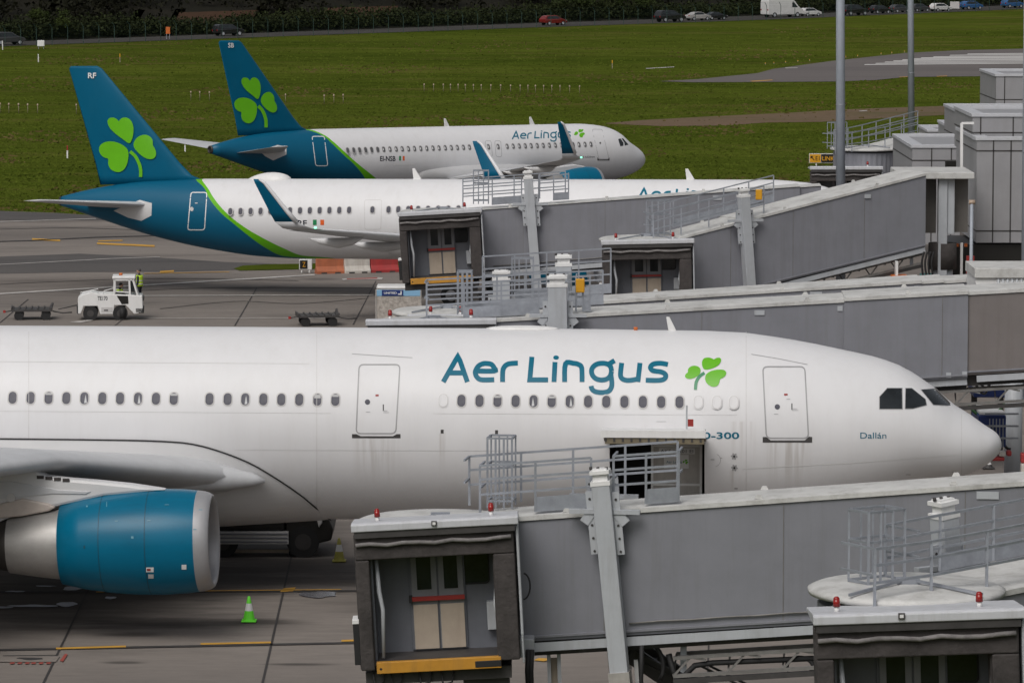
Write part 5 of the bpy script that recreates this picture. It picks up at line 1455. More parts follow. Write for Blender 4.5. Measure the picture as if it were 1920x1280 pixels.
    mb.box(cc.x - .22, cc.x + .22, cc.y - .4, cc.y - .1, zr + .12, zr + .24); mk(mb, 'roof_stay', m_rail)
    # ---- tunnel
    uE = T.px(*ends)[0]
    secs = secs or [(0.0, 1.0, 0.0)]
    u0 = max(drum * .6, 1.0)
    for i, (fa_, fb_, g, *mm) in enumerate(secs):
        ua = u0 if i == 0 else T.px(fa_, ends[1])[0]
        ub = uE if i == len(secs) - 1 else T.px(fb_, ends[1])[0]
        mb = MB()
        def cor(u, off, z): return T.at(u, off, z)
        b0_, b1_, a0_, a1_ = T.zb(ua) - g, T.zb(ub) - g, T.zt(ua) + g * .4, T.zt(ub) + g * .4
        mb.hexa([cor(ua, -g, b0_), cor(ub, -g, b1_), cor(ub, width + g, b1_), cor(ua, width + g, b0_), cor(ua, -g, a0_), cor(ub, -g, a1_), cor(ub, width + g, a1_), cor(ua, width + g, a0_)], 0)
        u = ua + seams * .7
        while u < ub - .3:
            for off in (-g - .006,):
                mb.bar(cor(u, off, T.zb(u) - g + .02), cor(u, off, T.zt(u) + g * .4 - .02), .018, .010, 1, up=tuple(T.o))
            u += seams
        if full:
            for zz in (.10,):
                mb.bar(cor(ua, -g - .03, b0_ + zz), cor(ub, -g - .03, b1_ + zz), .06, .05, 2)
        tn = mk(mb, 'tunnel', [m_brown if mm else m_bridge, m_truss, m_bridge])
        mb = MB(); th = roof_t; ov = .05
        mb.extr([cor(ua, -g - ov, a0_ + .02), cor(ua, -g - ov, a0_ + .02 + th * .75), cor(ua, -g + .25, a0_ + .02 + th), cor(ua, width / 2, a0_ + .03 + th), cor(ua, width + g - .25, a0_ + .02 + th), cor(ua, width + g + ov, a0_ + .02 + th * .75), cor(ua, width + g + ov, a0_ + .02)], cor(ub, 0, a1_) - cor(ua, 0, a0_), 0)
        u = ua + 2.0
        while u < ub - .5:                       # lifting lugs along the roof edges
            for off in (-g + .02, width + g - .1):
                c_ = cor(u, off, T.zt(u) + g * .4 + roof_t)
                mb.extr([c_ - T.d * .1, c_ + T.d * .1, c_ + T.d * .05 + Vector((0, 0, .09)), c_ - T.d * .05 + Vector((0, 0, .09))], T.o * .03, 0)
            u += 4.4
        mk(mb, 'tunnel_roof', m_roof, tn)
        # edge beam and dark underside
        mb = MB(); mb.hexa([cor(ua, .25, b0_ - .38), cor(ub, .25, b1_ - .38), cor(ub, width - .25, b1_ - .38), cor(ua, width - .25, b0_ - .38), cor(ua, .25, b0_ - .002), cor(ub, .25, b1_ - .002), cor(ub, width - .25, b1_ - .002), cor(ua, width - .25, b0_ - .002)])
        mk(mb, 'underframe', m_dark, tn)
        mb = MB(); mb.bar(cor(ua + .3, -.02, b0_ - .12), cor(ub, -.02, b1_ - .12), .07, .20); mk(mb, 'edge_beam', m_bridgel, tn)
    # ---- lift columns
    for (pt_, pb_, off, wd) in cols:
        ua, za_ = T.px(*pt_, off); ub, zb2 = T.px(*pb_, off)
        dv = Vector((ub - ua, 0, zb2 - za_)); f = (za_ - .55) / (za_ - zb2)
        top_ = T.at(ua, off, za_); bot_ = T.at(ua + (ub - ua) * f, off, .55)
        mb = MB(); mb.bar(top_, bot_, wd, wd, 0, up=tuple(T.o)); cl = mk(mb, 'lift_column', m_bridgel, bevel=.02)
        mb = MB(); ax = (bot_ - top_).normalized()
        mb.bar(top_ - ax * .02, top_ + ax * .08, wd * 1.08, wd * 1.05, 0, up=tuple(T.o)); mb.bar(top_ - ax * .26, top_ - ax * .18, wd * 1.06, wd * 1.03, 0, up=tuple(T.o)); mb.bar(top_ - ax * .3, top_, wd * .8, wd * .7, 0, up=tuple(T.o))
        for kk in (-.5, -.1, .35): mb.cyl(top_ - ax * .33 + T.d * wd * kk, top_ - ax * .26 + T.d * wd * kk, .035, 8, 1)
        mk(mb, 'column_head', [m_wht, m_dark], cl)
        uc = ua + (ub - ua) * ((za_ - T.zt(ua)) / (za_ - zb2)); zc_ = T.zt(uc); s0_ = -1 if off < width / 2 else 1
        mb = MB(); cp = T.at(uc, off, zc_)
        for sg in (-1, 1):
            c_ = cp + T.d * (sg * (wd * .5 + .09)) + ax * .12
            mb.bar(c_ - ax * .72, c_ + ax * .72, .17, .06, 0, up=tuple(T.o))
            for k in range(5): q = c_ + ax * (-.55 + .3 * k) - T.o * .035; mb.cyl(q, q - T.o * .012, .03, 8, 1)
            c2 = cp + T.d * (sg * (wd * .5 + .3)) + Vector((0, 0, .14))
            mb.bar(c2 - T.d * .3, c2 + T.d * .3, .16, .10, 0)
            mb.bar(cp + T.d * (sg * (wd * .5 + .1)) - ax * .1, cp + T.d * (sg * (wd * .5 + .27)) + ax * .12, .10, .22, 0)
        mk(mb, 'bracket', [m_bridgel, m_dark], cl)
        if full:
            mb = MB(); q = bot_ + ax * -1.9; mb.bar(q - ax * .25, q + ax * .25, wd * 1.15, wd * 1.2, 0, up=tuple(T.o)); mk(mb, 'foot_plate', m_alu, cl)
            mb = MB(); q = T.at(ua + (ub - ua) * f + wd * .7, off, 0)
            mb.tube([q + Vector((0, 0, z)) - T.d * (.01 * k) for k, z in enumerate((T.zb(0) + .2, T.zb(0) - .4, T.zb(0) - 1.3, 1.0))], .05, 8); mk(mb, 'column_hose', m_black, cl)
        for sg in (-1, 1):
            mb = MB(); c_ = bot_ + T.d * (sg * .42); mb.cyl(c_ - T.o * .18, c_ + T.o * .18, .55, 20, 0); mb.cyl(c_ - T.o * .19, c_ + T.o * .19, .25, 14, 1); mk(mb, 'wheel', [m_black, m_bridgel], cl)
    # ---- service platform railings on the roof
    if rails:
        for off, ra, rb, gate, hts in rails:
            ua, ub = T.px(ra, ends[1] if False else top[0][1], off)[0], T.px(rb, top[0][1], off)[0]
            mb = MB(); zf = lambda u: (T.zt(u) if u > 0 else T.zt(0) + T.k * u * .35) + .2
            n = max(2, int(round((ub - ua) / 1.25)))
            us = [ua + (ub - ua) * i / n for i in range(n + 1)]
            for u in us: mb.bar(T.at(u, off, zf(u)), T.at(u, off, zf(u) + hts), .055, .055)
            for h_ in (hts, hts * .72, hts * .42):
                for a_, b_ in zip(us[:-1], us[1:]): mb.bar(T.at(a_, off, zf(a_) + h_), T.at(b_, off, zf(b_) + h_), .05, .05)
            for uu in (ua, ub):
                w2_ = width - .1 if off < width / 2 else -(width - .1)
                if uu == ua or gate == 2:
                    for h_ in (hts, hts * .55): mb.bar(T.at(uu, off, zf(uu) + h_), T.at(uu, off + w2_ * .48, zf(uu) + h_), .045, .045)
            mk(mb, 'railing', m_rail)
            if gate:
                mb = MB()
                for a_, b_ in zip(us[1:-1], us[2:]): mb.hexa([T.at(a_, off - .012, zf(a_)), T.at(b_, off - .012, zf(b_)), T.at(b_, off + .012, zf(b_)), T.at(a_, off + .012, zf(a_)), T.at(a_, off - .012, zf(a_) + .34), T.at(b_, off - .012, zf(b_) + .34), T.at(b_, off + .012, zf(b_) + .34), T.at(a_, off + .012, zf(a_) + .34)])
                if len(us) > 2: mk(mb, 'toe_board', m_rail)
    # ---- cable truss slung under the tunnel
    if truss:
        pa, pb_, dz, off = truss
        ua, ub = T.px(pa, top[0][1])[0], T.px(pb_, top[0][1])[0]
        mb = MB(); zf = lambda u, h_: T.zb(u) - dz - h_
        for h_ in (0, .42): mb.bar(T.at(ua, off, zf(ua, h_)), T.at(ub, off, zf(ub, h_)), .09, .08)
        mb.bar(T.at(ua, off + .7, zf(ua, .02)), T.at(ub, off + .7, zf(ub, .02)), .09, .08)
        u = ua; k = 0
        while u + .75 < ub:
            mb.bar(T.at(u, off, zf(u, .42)), T.at(u + .4, off, zf(u + .4, 0)), .05, .05); mb.bar(T.at(u + .4, off, zf(u + .4, 0)), T.at(u + .75, off, zf(u + .75, .1)), .05, .05)
            mb.bar(T.at(u, off, zf(u, .42)), T.at(u, off + .7, zf(u, .02)), .04, .04); u += 1.25
        mb.bar(T.at(ua, off + .02, zf(ua, .55)), T.at(ub, off + .02, zf(ub, .55)), .12, .12, 1)
        mk(mb, 'cable_truss', [m_truss, m_dark])
        for u in (ua + .2, ub - .4):
            mb = MB(); mb.bar(T.at(u, off + .3, T.zb(u) - .1), T.at(u, off + .3, zf(u, .5)), .14, .14); mk(mb, 'truss_hanger', m_bridgel)
    return t, T, dict(W=W, XL=XL, XR=XR, Yc=Yc, z0=z0, z1=z1, C=C, rel=rel, mk=mk)

B1, T1, i1 = bridge('long grey boarding bridge with open cab crossing in front of the large airliner', 98, (667, 976, 974), 3.28, R(-8), 1.7,
    [(970, 978), (1920, 912)], [(970, 1203), (1527, 1169)], (2080, 905), secs=None,
    rails=[(.06, 900, 1108, 1, 1.15), (.06, 1150, 1272, 2, 1.15), (2.1, 880, 1270, 0, 1.15)], cols=[((1127, 902), (1163, 1270), -.32, .42), ((1129, 905), (1165, 1270), 2.5, .42)], truss=(1262, 1800, .62, .2), tilt=3.0, seams=4.1, beacons=(.15, .845))
B2, T2, i2 = bridge('boarding bridge at the bottom right corner with white disc roof and sloping rails', 80, (1533, 1926, 1146), 3.1, R(34), 2.2,
    [(1868, 1121), (1920, 1110.5)], 2.5, (2300, 1040), rails=[(.06, 1640, 2150, 0, 1.1), (2.1, 1660, 2150, 1, 1.1)], cols=[((1770, 962), (1782, 1120), 2.55, .42)], drum=1.66, tilt=2.0, beacons=(.115, .80), disc_up=.25, seams=3.0)
B3_, T3, i3 = bridge('grey boarding bridge directly behind the large airliner, reaching past its nose', 136, (688, 930, 598), 3.1, R(-2), 2.2,
    [(1050, 598), (1583, 568)], 2.45, (2150, 535), secs=[(0, 1583, 0), (1583, 1815, .13), (1815, 9999, .04, 1)], rails=[(.06, 800, 1010, 1, 1.1), (2.1, 800, 1130, 1, 1.1), (.06, 1080, 1106, 1, 1.1)],
    cols=[((1045, 532), (1048, 700), -.3, .6), ((1057, 494), (1060, 660), 2.5, .5)], truss=(1720, 2100, .55, .1), tilt=.6, beacons=(.18, .81), seams=4.4)
B4, T4, i4 = bridge('grey boarding bridge with long white roof ending at a white ribbed box', 152, (765, 905, 590), 3.0, R(0), 2.2,
    [(1280, 561), (1727, 532)], 2.45, (1832, 525), secs=[(0, 1728, 0), (1728, 1770, -.08), (1770, 9999, -.2)], rails=[(.06, 908, 1060, 1, 1.1), (2.1, 905, 1145, 1, 1.6)], cols=[((940, 522), (942, 640), -.3, .6)], beacons=(.3, .7), seams=4.4, box_lamp=False)
B5, T5, i5 = bridge('steepest grey boarding bridge with dark open cab, climbing right to the pier', 183, (1130, 1302, 449), 2.75, R(22), 2.3,
    [(1407, 415), (1710, 337)], [(1417, 537), (1727, 462)], (1735, 331), secs=[(0, 1392, -.06), (1392, 9999, .06)], rails=[(.06, 1225, 1432, 0, 1.15), (2.2, 1215, 1450, 1, 1.15)], cols=[((1394, 366), (1406, 540), -.3, .42)], truss=(1440, 1735, .35, .2), drum=1.8, tilt=1.2, beacons=(.155, .78), seams=3.4, disc_up=.2)
B6, T6, i6 = bridge('grey boarding bridge with open cab in front of the middle of the airliner lettered RF', 195, (750, 906, 394), 3.1, R(0), 1.6,
    [(909, 394), (1216, 371.5)], [(912, 508), (1128, 491)], (1540, 345), secs=[(0, 1500, 0), (1500, 9999, -.12)], rails=[(.06, 868, 978, 1, 1.15), (.06, 1010, 1066, 2, 1.15), (2.1, 868, 1060, 0, 1.15)], cols=[((990, 332), (1004, 505), -.3, .42)], tilt=3.2, roof_t=.04, beacons=(.16, .8), seams=3.7)
B7, T7, i7 = bridge('farthest boarding bridge, dark hood and white disc roof behind the thickest light mast', 248, (1520, 1655, 312), 3.0, R(42), 2.2,
    [(1640, 288), (1690, 275)], 2.5, (1760, 262), rails=[(.06, 1566, 1720, 0, 1.15), (2.1, 1563, 1720, 0, 1.15)], cols=(), drum=1.8, beacons=(.8,), full=False, disc_up=.2, box_lamp=False, cab_dx=1.3)

# stair, cab legs and hoses under the nearest bridge
mk = i1['mk']
mb = MB()
p0, p1 = T1.px(1150, 1196, 2.0), T1.px(1300, 1292, 2.0)
for off in (1.6, 2.6):
    mb.bar(T1.at(p0[0], off, p0[1]), T1.at(p1[0] + 1.5, off, p1[1] - 1.0), .12, .42)
for k in range(9):
    f = k / 8; mb.bar(T1.at(p0[0] + (p1[0] + 1.5 - p0[0]) * f, 1.6, p0[1] + (p1[1] - 1 - p0[1]) * f), T1.at(p0[0] + (p1[0] + 1.5 - p0[0]) * f, 2.6, p0[1] + (p1[1] - 1 - p0[1]) * f), .28, .05)
st_ = mk(mb, 'service_stair', m_dark)
mb = MB()
for a, b_, off in (((1190, 1222), (1330, 1285), 1.5), ((1200, 1240), (1320, 1296), 1.5), ((1315, 1248), (1400, 1286), 1.5), ((1330, 1247), (1410, 1282), 2.6)):
    u, z = T1.px(*a, off); v, z2 = T1.px(*b_, off); mb.bar(T1.at(u, off, z), T1.at(v + .4, off, z2 - .25), .05, .05)
for px in (1330, 1334):
    u, z = T1.px(px, 1258, 1.5); mb.bar(T1.at(u, 1.5, z), T1.at(u - .4, 1.5, z - .7), .04, .04)
mk(mb, 'stair_handrail', m_dark, st_)
mb = MB()
for px in (1028, 1047):
    u, z = T1.px(px, 1205, .4); mb.bar(T1.at(u, .4, z), T1.at(u + .1, .4, .3), .085, .2)
u, z = T1.px(1037, 1225, .5); mb.bar(T1.at(u, .55, z - .1), T1.at(u + .1, .55, .3), .26, .05, 1)
mk(mb, 'support_leg', [m_bridgel, m_beige])
mb = MB(); u, z = T1.px(1192, 1236, .4); mb.bar(T1.at(u, .4, z), T1.at(u + .15, .4, .6), .09, .09)
mk(mb, 'white_post', m_wht)
mb = MB()
for a, r_ in ((1210, .42), (1500, .3)):
    u, z = T1.px(a, 1240, .3); mb.tube([T1.at(u + r_ * math.cos(q), .3, z - .1 + (.55 if a < 1300 else .2) * math.sin(q)) for q in np.linspace(-.6, math.pi + .6, 18)], .05, 8)
u, z = T1.px(1262, 1262, .3); mb.tube([T1.at(u - .1, .3, z + .45), T1.at(u, .3, z + .05), T1.at(u + .25, .3, z - .05), T1.at(u + .5, .3, z + .2), T1.at(u + .9, .3, z + .27), T1.at(u + 3.5, .3, z + .45)], .07, 8)
mk(mb, 'cable_loop', m_black)
mb = MB(); u, z = T1.px(957, 1180, .2)
mb.box(i1['XR'] - .1, i1['XR'] + .32, i1['Yc'] + 1.5, i1['Yc'] + 2.2, i1['z0'] - .1, i1['z0'] + .32); mk(mb, 'junction_box', m_bridgel, bevel=.015)
mb = MB()
for k, (x, l_) in enumerate(((.18, .9), (.26, 1.5))):
    mb = MB(); mb.tube([(i1['XR'] + x, i1['Yc'] + 1.4, i1['z0'] + .1), (i1['XR'] + x - .02, i1['Yc'] + 1.4, i1['z0'] - .4), (i1['XR'] + x + .03, i1['Yc'] + 1.4, i1['z0'] - l_ - .4)], .06, 8); mk(mb, 'dangling_cable', m_black)
for x in (.35, .75, 1.4, 1.9):
    mb = MB(); mb.tube([(i1['XL'] + x, i1['Yc'] + .3, i1['z0'] - .15), (i1['XL'] + x + .05, i1['Yc'] + .28, i1['z0'] - .5), (i1['XL'] + x + .25, i1['Yc'] + .3, i1['z0'] - .45), (i1['XL'] + x + .3, i1['Yc'] + .32, i1['z0'] - .2)], .025, 6); mk(mb, 'dangling_cable', m_black)
mb = MB(); mb.tube([(i1['XR'] + .06 + .16 * math.cos(q) * 1, i1['Yc'] + 1.0, i1['z0'] + 1.62 + .3 * math.sin(q)) for q in np.linspace(-1.5, 1.5, 12)], .02, 6); mk(mb, 'hoop', m_black)
# small square lamps on the cab roofs
for I, f in ((i1, .475), (i2, .40)):
    mb = MB(); x = I['XL'] + (I['XR'] - I['XL']) * f; mb.box(x - .06, x + .06, I['Yc'] - .06, I['Yc'] - .02, I['z1'] - .13, I['z1'] - .02); mb.box(x - .035, x + .035, I['Yc'] - .068, I['Yc'] - .058, I['z1'] - .105, I['z1'] - .045, 1); I['mk'](mb, 'roof_lamp', [m_dark, m_wht])
# rooftop fittings: ladder cages, yellow boxes
def cage(I, T, pa, pb_, off, h_, hang=True):
    mb = MB(); ua, ub = T.px(pa, 950 if T is T1 else 600, off)[0], T.px(pb_, 950 if T is T1 else 600, off)[0]; z = T.zt(max(0, ua)) + .25
    for k in range(4):
        u = ua + (ub - ua) * k / 3; mb.bar(T.at(u, off, z), T.at(u, off, z + h_), .05, .05)
        mb.bar(T.at(u, off + .6, z), T.at(u, off + .6, z + h_), .04, .04)
    for hh in (h_, h_ * .62, h_ * .1):
        pts = [T.at(ua, off, z + hh), T.at(ub, off, z + hh), T.at(ub, off + .6, z + hh), T.at(ua, off + .6, z + hh), T.at(ua, off, z + hh)]
        for a, b_ in zip(pts[:-1], pts[1:]): mb.bar(a, b_, .045, .045)
    I['mk'](mb, 'ladder_cage', m_rail)
cage(i1, T1, 914, 960, 1.0, 1.62); cage(i3, T3, 858, 884, .9, 1.35); cage(i6, T6, 888, 916, 1.0, 1.5); cage(i5, T5, 1222, 1256, .8, 1.55); cage(i2, T2, 1632, 1700, 1.2, 1.5); cage(i4, T4, 960, 1000, .9, 1.5); cage(i7, T7, 1563, 1585, .9, 1.5)
for I, T, px, py, off in ((i3, T3, 1088, 534, .0), (i5, T5, 1422, 364, .0)):
    u, z = T.px(px, py, off); mb = MB(); q = T.at(u, off - .05, z); mb.box(q.x - .14, q.x + .14, q.y - .06, q.y + .06, q.z - .24, q.z + .2); I['mk'](mb, 'yellow_box', m_signy, bevel=.03)
for I, T, px, py, w_, h_ in ((i1, T1, 1852, 928, .5, .17), (i3, T3, 1424, 586, .32, .15), (i3, T3, 1575, 578, .16, .16), (i3, T3, 1778, 702, .16, .16), (i3, T3, 1808, 700, .16, .16), (i4, T4, 1530, 552, .42, .2), (i4, T4, 1718, 540, .16, .16), (i5, T5, 1625, 368, .3, .17), (i6, T6, 1345, 371, .4, .2)):
    u, z = T.px(px, py); g_ = .16 if (T is T3 and px > 1583) else .09 if T is T5 else .01
    mb = MB(); mb.hexa([T.at(u + sx * w_ / 2, -g_ - oo, z + sz * h_ / 2) for oo in (0, .02) for sx, sz in ((-1, -1), (1, -1), (1, 1), (-1, 1))]); I['mk'](mb, 'wall_plate', m_bridgel)
for I, T, pa, pb_, dz in ((i1, T1, 1180, 1900, .28), (i6, T6, 925, 1480, .2)):      # a conduit along the foot of the wall
    ua, ub = T.px(pa, 1150 if T is T1 else 500)[0], T.px(pb_, 1150 if T is T1 else 500)[0]
    mb = MB(); mb.tube([T.at(ua + (ub - ua) * k / 12, -.05, T.zb(ua + (ub - ua) * k / 12) + dz + .015 * (k % 2)) for k in range(13)], .022, 6); I['mk'](mb, 'conduit', m_truss)
# end box of the second bridge, with ribbed wall, and the posts that carry the two bridges behind the airliner
mb = MB(); Y4 = P(1835, 530, 151).y
a_, b_ = atY(1830, 509, Y4), atY(2150, 560, Y4)
mb.box(a_.x, b_.x, Y4, Y4 + 3, b_.z - .4, a_.z - .2); bx4 = i4['mk'](mb, 'end_box', m_wht)
mb = MB(); mb.box(a_.x - .05, b_.x, Y4 - .1, Y4 + 3.1, a_.z - .22, a_.z + .12); i4['mk'](mb, 'end_box_roof', m_roof, bx4, bevel=.02)
mb = MB(); c_ = atY(1872, 520, Y4)
for k in range(26): mb.cyl((c_.x + k * .16, Y4 - .01, b_.z), (c_.x + k * .16, Y4 - .01, a_.z - .25), .055, 8)
i4['mk'](mb, 'ribbed_panel', m_bridgel, bx4)
q = P(1900, 800, 146)
mb = MB(); mb.cyl((q.x, q.y, 0), (q.x, q.y, T3.zb(T3.px(1900, 600)[0]) - .3), .30, 24); i3['mk'](mb, 'pedestal', m_bridgel)
mb = MB(); mb.extr([(q.x - .3, q.y - .02, .9), (q.x - .3, q.y - .02, 0), (q.x - 1.0, q.y - .02, 0), (q.x - 1.0, q.y - .02, .35)], (0, .06, 0)); i3['mk'](mb, 'pedestal_fin', m_bridgel)
# ------------------------------------------------------------------ cars on the far road
def car(name, label, cat_, p, yaw, paint, kind='hatch', sc=1.0, group='vehicles on the far road'):
    t = thing(name, label, cat_, p, yaw, group); t.scale = (sc, sc, sc)
    if kind == 'van':
        prof_ = [(-2.9, .35), (-2.95, .55), (-2.95, 2.35), (-2.8, 2.48), (1.15, 2.48), (1.5, 2.35), (2.25, 1.35), (2.9, 1.12), (3.02, .85), (3.02, .4)]
        w0, w1 = 1.0, .92; belt = 1.30; wx = (-1.9, 1.95); r = .35
        gl = [(1.05, 2.05), (1.42, 2.05), (2.02, 1.38), (1.05, 1.38)]
    elif kind == 'sedan':
        prof_ = [(-2.2, .32), (-2.25, .6), (-2.2, .92), (-1.55, 1.0), (-.95, 1.38), (-.3, 1.46), (.45, 1.42), (1.15, 1.0), (2.0, .82), (2.22, .6), (2.2, .32)]
        w0, w1 = .88, .68; belt = .95; wx = (-1.3, 1.38); r = .32
        gl = [(-1.38, 1.0), (-.9, 1.33), (-.3, 1.39), (.4, 1.36), (.98, 1.0)]
    elif kind == 'suv':
        prof_ = [(-2.2, .4), (-2.28, .8), (-2.2, 1.05), (-2.0, 1.6), (-1.6, 1.72), (.1, 1.74), (.5, 1.62), (1.2, 1.12), (2.1, .98), (2.28, .7), (2.24, .4)]
        w0, w1 = .93, .76; belt = 1.1; wx = (-1.35, 1.4); r = .37
        gl = [(-2.0, 1.15), (-1.85, 1.58), (.1, 1.64), (.45, 1.54), (1.02, 1.15)]
    else:
        prof_ = [(-1.95, .32), (-2.0, .65), (-1.92, .98), (-1.6, 1.4), (-1.2, 1.5), (.1, 1.5), (.4, 1.42), (1.1, .98), (1.8, .84), (2.0, .6), (1.98, .32)]
        w0, w1 = .87, .70; belt = .97; wx = (-1.2, 1.25); r = .31
        gl = [(-1.62, 1.0), (-1.42, 1.36), (-1.1, 1.42), (.1, 1.42), (.35, 1.35), (.92, 1.0)]
    prof_ = chaikin(prof_, 1)
    def hw(z): return w0 if z < belt else w0 + (w1 - w0) * (z - belt) / (max(p_[1] for p_ in prof_) - belt)
    mb = MB(); n = len(prof_)
    vs = [(x, -hw(z), z) for x, z in prof_] + [(x, hw(z), z) for x, z in prof_]
    mb.add(vs, [(i, (i + 1) % n, (i + 1) % n + n, i + n) for i in range(n)], 0, False)
    for sg in (0, n): mb.add([vs[i + sg] for i in range(n)], [tuple(range(n))], 0)
    mb.build('body', paint, t, bevel=.05)
    mb = MB()
    for sg in (-1, 1): mb.add([(x, sg * (hw(z) + .012), z) for x, z in gl], [tuple(range(len(gl)))], 0)
    mb.build('side_windows', m_glass, t, fix=False)
    mb = MB(); k = len(gl)
    a, b_ = gl[-1], gl[-2]
    if kind == 'van': a, b_ = (2.2, 1.40), (1.55, 2.22)
    mb.add([(a[0] + .14, -hw(a[1]) * .9, a[1] + .03), (a[0] + .14, hw(a[1]) * .9, a[1] + .03), (b_[0] + .16, hw(b_[1]) * .9, b_[1] + .03), (b_[0] + .16, -hw(b_[1]) * .9, b_[1] + .03)], [(0, 1, 2, 3)])
    mb.build('windscreen', m_glass, t, fix=False)
    for x in wx:
        for sg in (-1, 1):
            mb = MB(); mb.cyl((x, sg * (w0 - .2), r), (x, sg * (w0 + .02), r), r, 18, 0); mb.cyl((x, sg * (w0 + .0), r), (x, sg * (w0 + .03), r), r * .6, 14, 1)
            mb.build('wheel', [m_black, m_bridgel], t)
    xf = max(p_[0] for p_ in prof_); xb = min(p_[0] for p_ in prof_); hz0 = .68 if kind != 'van' else .9
    for sg in (-1, 1):
        mb = MB(); mb.box(xf - .28, xf - .02, sg * w0 * .72 - .17, sg * w0 * .72 + .17, hz0 - .07, hz0 + .09); mb.build('headlight', m_wht, t, bevel=.03)
        mb = MB(); mb.box(xb - .01, xb + .18, sg * w0 * .8 - .12, sg * w0 * .8 + .12, hz0 + .05, hz0 + .25); mb.build('tail_light', m_lens, t)
    return t
def paintm(n, c): return mat(n, c, .25, var=.04, coat=.5)
p_red, p_silver, p_blk, p_white, p_blue, p_grey = paintm('car_red', (.16, .012, .010)), paintm('car_silver', (.38, .37, .36)), paintm('car_black', (.014, .014, .016)), paintm('car_white', (.62, .62, .62)), paintm('car_blue', (.03, .10, .25)), paintm('car_grey', (.05, .05, .055))
rd = (road(1500) - road(400)); ry = math.atan2(rd.y, rd.x)
for kind, nm, cx, by, wpx, pt, lab, ct, flip in (
    ('suv', 'car', 14, 85, 62, p_grey, 'dark car cut by the left edge of the photo on the far road', 'car', 0),
    ('suv', 'car', 428, 68, 56, p_blk, 'black car with pale rear window on the road above the farthest tail', 'car', 0),
    ('hatch', 'car', 1037, 48, 48, p_red, 'dark red hatchback on the far road in front of the hedge', 'car', 0),
    ('suv', 'car', 1256, 42, 56, p_blk, 'black car parked just left of the silver saloon', 'car', 0),
    ('sedan', 'car', 1308, 39, 48, p_silver, 'silver saloon car parked between two black cars', 'car', 0),
    ('sedan', 'car', 1341, 38, 44, p_blk, 'black saloon with shining headlight just right of the silver saloon', 'car', 0),
    ('van', 'van', 1466, 33, 78, p_white, 'tall white panel van parked on the far road', 'van', 0),
    ('hatch', 'car', 1519, 31, 40, p_white, 'small white hatchback close in front of the white van', 'car', 0),
    ('suv', 'car', 1602, 30, 52, p_blk, 'large black car seen just right of the nearest light mast', 'car', 0),
    ('hatch', 'car', 1650, 26, 40, p_blk, 'first black hatchback to the right of the large black car', 'car', 0),
    ('hatch', 'car', 1687, 24, 38, p_grey, 'dark grey hatchback left of the thinner light mast', 'car', 0),
    ('hatch', 'car', 1724, 22.5, 38, p_grey, 'dark grey hatchback right of the thinner light mast', 'car', 0),
    ('hatch', 'car', 1763, 22, 40, p_white, 'white hatchback between the grey cabinet and the dark cars', 'car', 0),
    ('hatch', 'car', 1821, 18.5, 42, p_blue, 'bright blue hatchback just right of the grey cabinet', 'car', 0),
    ('hatch', 'car', 1898, 15.5, 42, p_blue, 'pale blue hatchback at the top right corner by the pole', 'car', 0)):
    p = G(cx, min(by, fy(cx) - 2.0)); s_ = F / p.y; L_ = {'van': 5.97, 'sedan': 4.45, 'suv': 4.54, 'hatch': 4.0}[kind]
    car('parked_' + nm, lab, ct, (p.x, p.y, p.z + .03), ry - R(14), pt, kind, min(1.25, max(.85, wpx / (L_ * s_ * .97))))
# cabinets, post markers and the orange notice by the fence
def post_sign(name, label, cat_, px, py, wpx, hpx, m, gap=.5, dep=.25):
    p = G(px, py); s_ = F / p.y; t = thing(name, label, cat_, p); w_, h_ = wpx / s_, hpx / s_
    mb = MB(); mb.box(-w_ / 2, w_ / 2, -dep / 2, dep / 2, gap, gap + h_); mb.build('panel', m, t, bevel=.03)
    for sx in (-.35, .35):
        mb = MB(); mb.box(sx * w_ - .04, sx * w_ + .04, -.04, .04, 0, gap); mb.build('leg', m_rail, t)
    return t
post_sign('equipment_cabinet', 'white cabinet standing in the grass by the fence at the far left', 'cabinet', 77, 92, 13, 11, m_wht, .35, .5)
post_sign('equipment_cabinet', 'pale grey cabinet beside the blue hatchback on the far road', 'cabinet', 1790, 19, 17, 13, m_frame, .2, .5)
post_sign('notice_board', 'orange notice fixed by the fence in front of the dark hedge', 'notice', 315, 74, 8, 13, m_orange, .75, .06)
def stake(name, label, cat_, group, px, py, hpx, wm, mts, proto=[None]):
    p = G(px, py); s_ = F / p.y
    t = thing(name, label, cat_, p, 0, group); h_ = hpx / s_
    mb = MB(); mb.cyl((0, 0, 0), (0, 0, h_), wm / 2, 8); mb.build('stake', mts[0], t)
    mb = MB(); mb.cyl((0, 0, h_ - .12), (0, 0, h_ + .06), wm * 1.1, 10); mb.ball((0, 0, h_ + .06), wm * 1.1, None, .06); mb.build('lamp_head', mts[1], t)
    return t
m_stk = mat('stake_pale', (.26, .22, .15), .6, var=.1); m_head = mat('lamp_head_pale', (.38, .29, .22), .4, var=.1)
def row(pxs, y0, y1, h_, label):
    base = None
    for i, px in enumerate(pxs):
        py = y0 + (y1 - y0) * (px - pxs[0]) / max(1, pxs[-1] - pxs[0])
        if base is None: base = stake('approach_light', label, 'approach light', 'approach lights in the grass', px, py, h_, .065, (m_stk, m_head))
        else: dup(base, G(px, py), 0)
row([(640 + v / 3) for v in (466, 519, 574, 614, 657, 698, 743, 787, 841, 896, 952, 1006, 1050, 1092, 1138, 1184, 1230, 1284, 1340)], 172, 175.5, 13, 'small pale approach light in the long row of stakes behind the farthest airliner')
row([0.5, 16.7, 35, 52, 70.7], 212, 214, 17, 'approach light in the short row at the left edge of the grass')
row([143.3], 214, 214, 17, 'lone approach light standing just left of the RF tail')
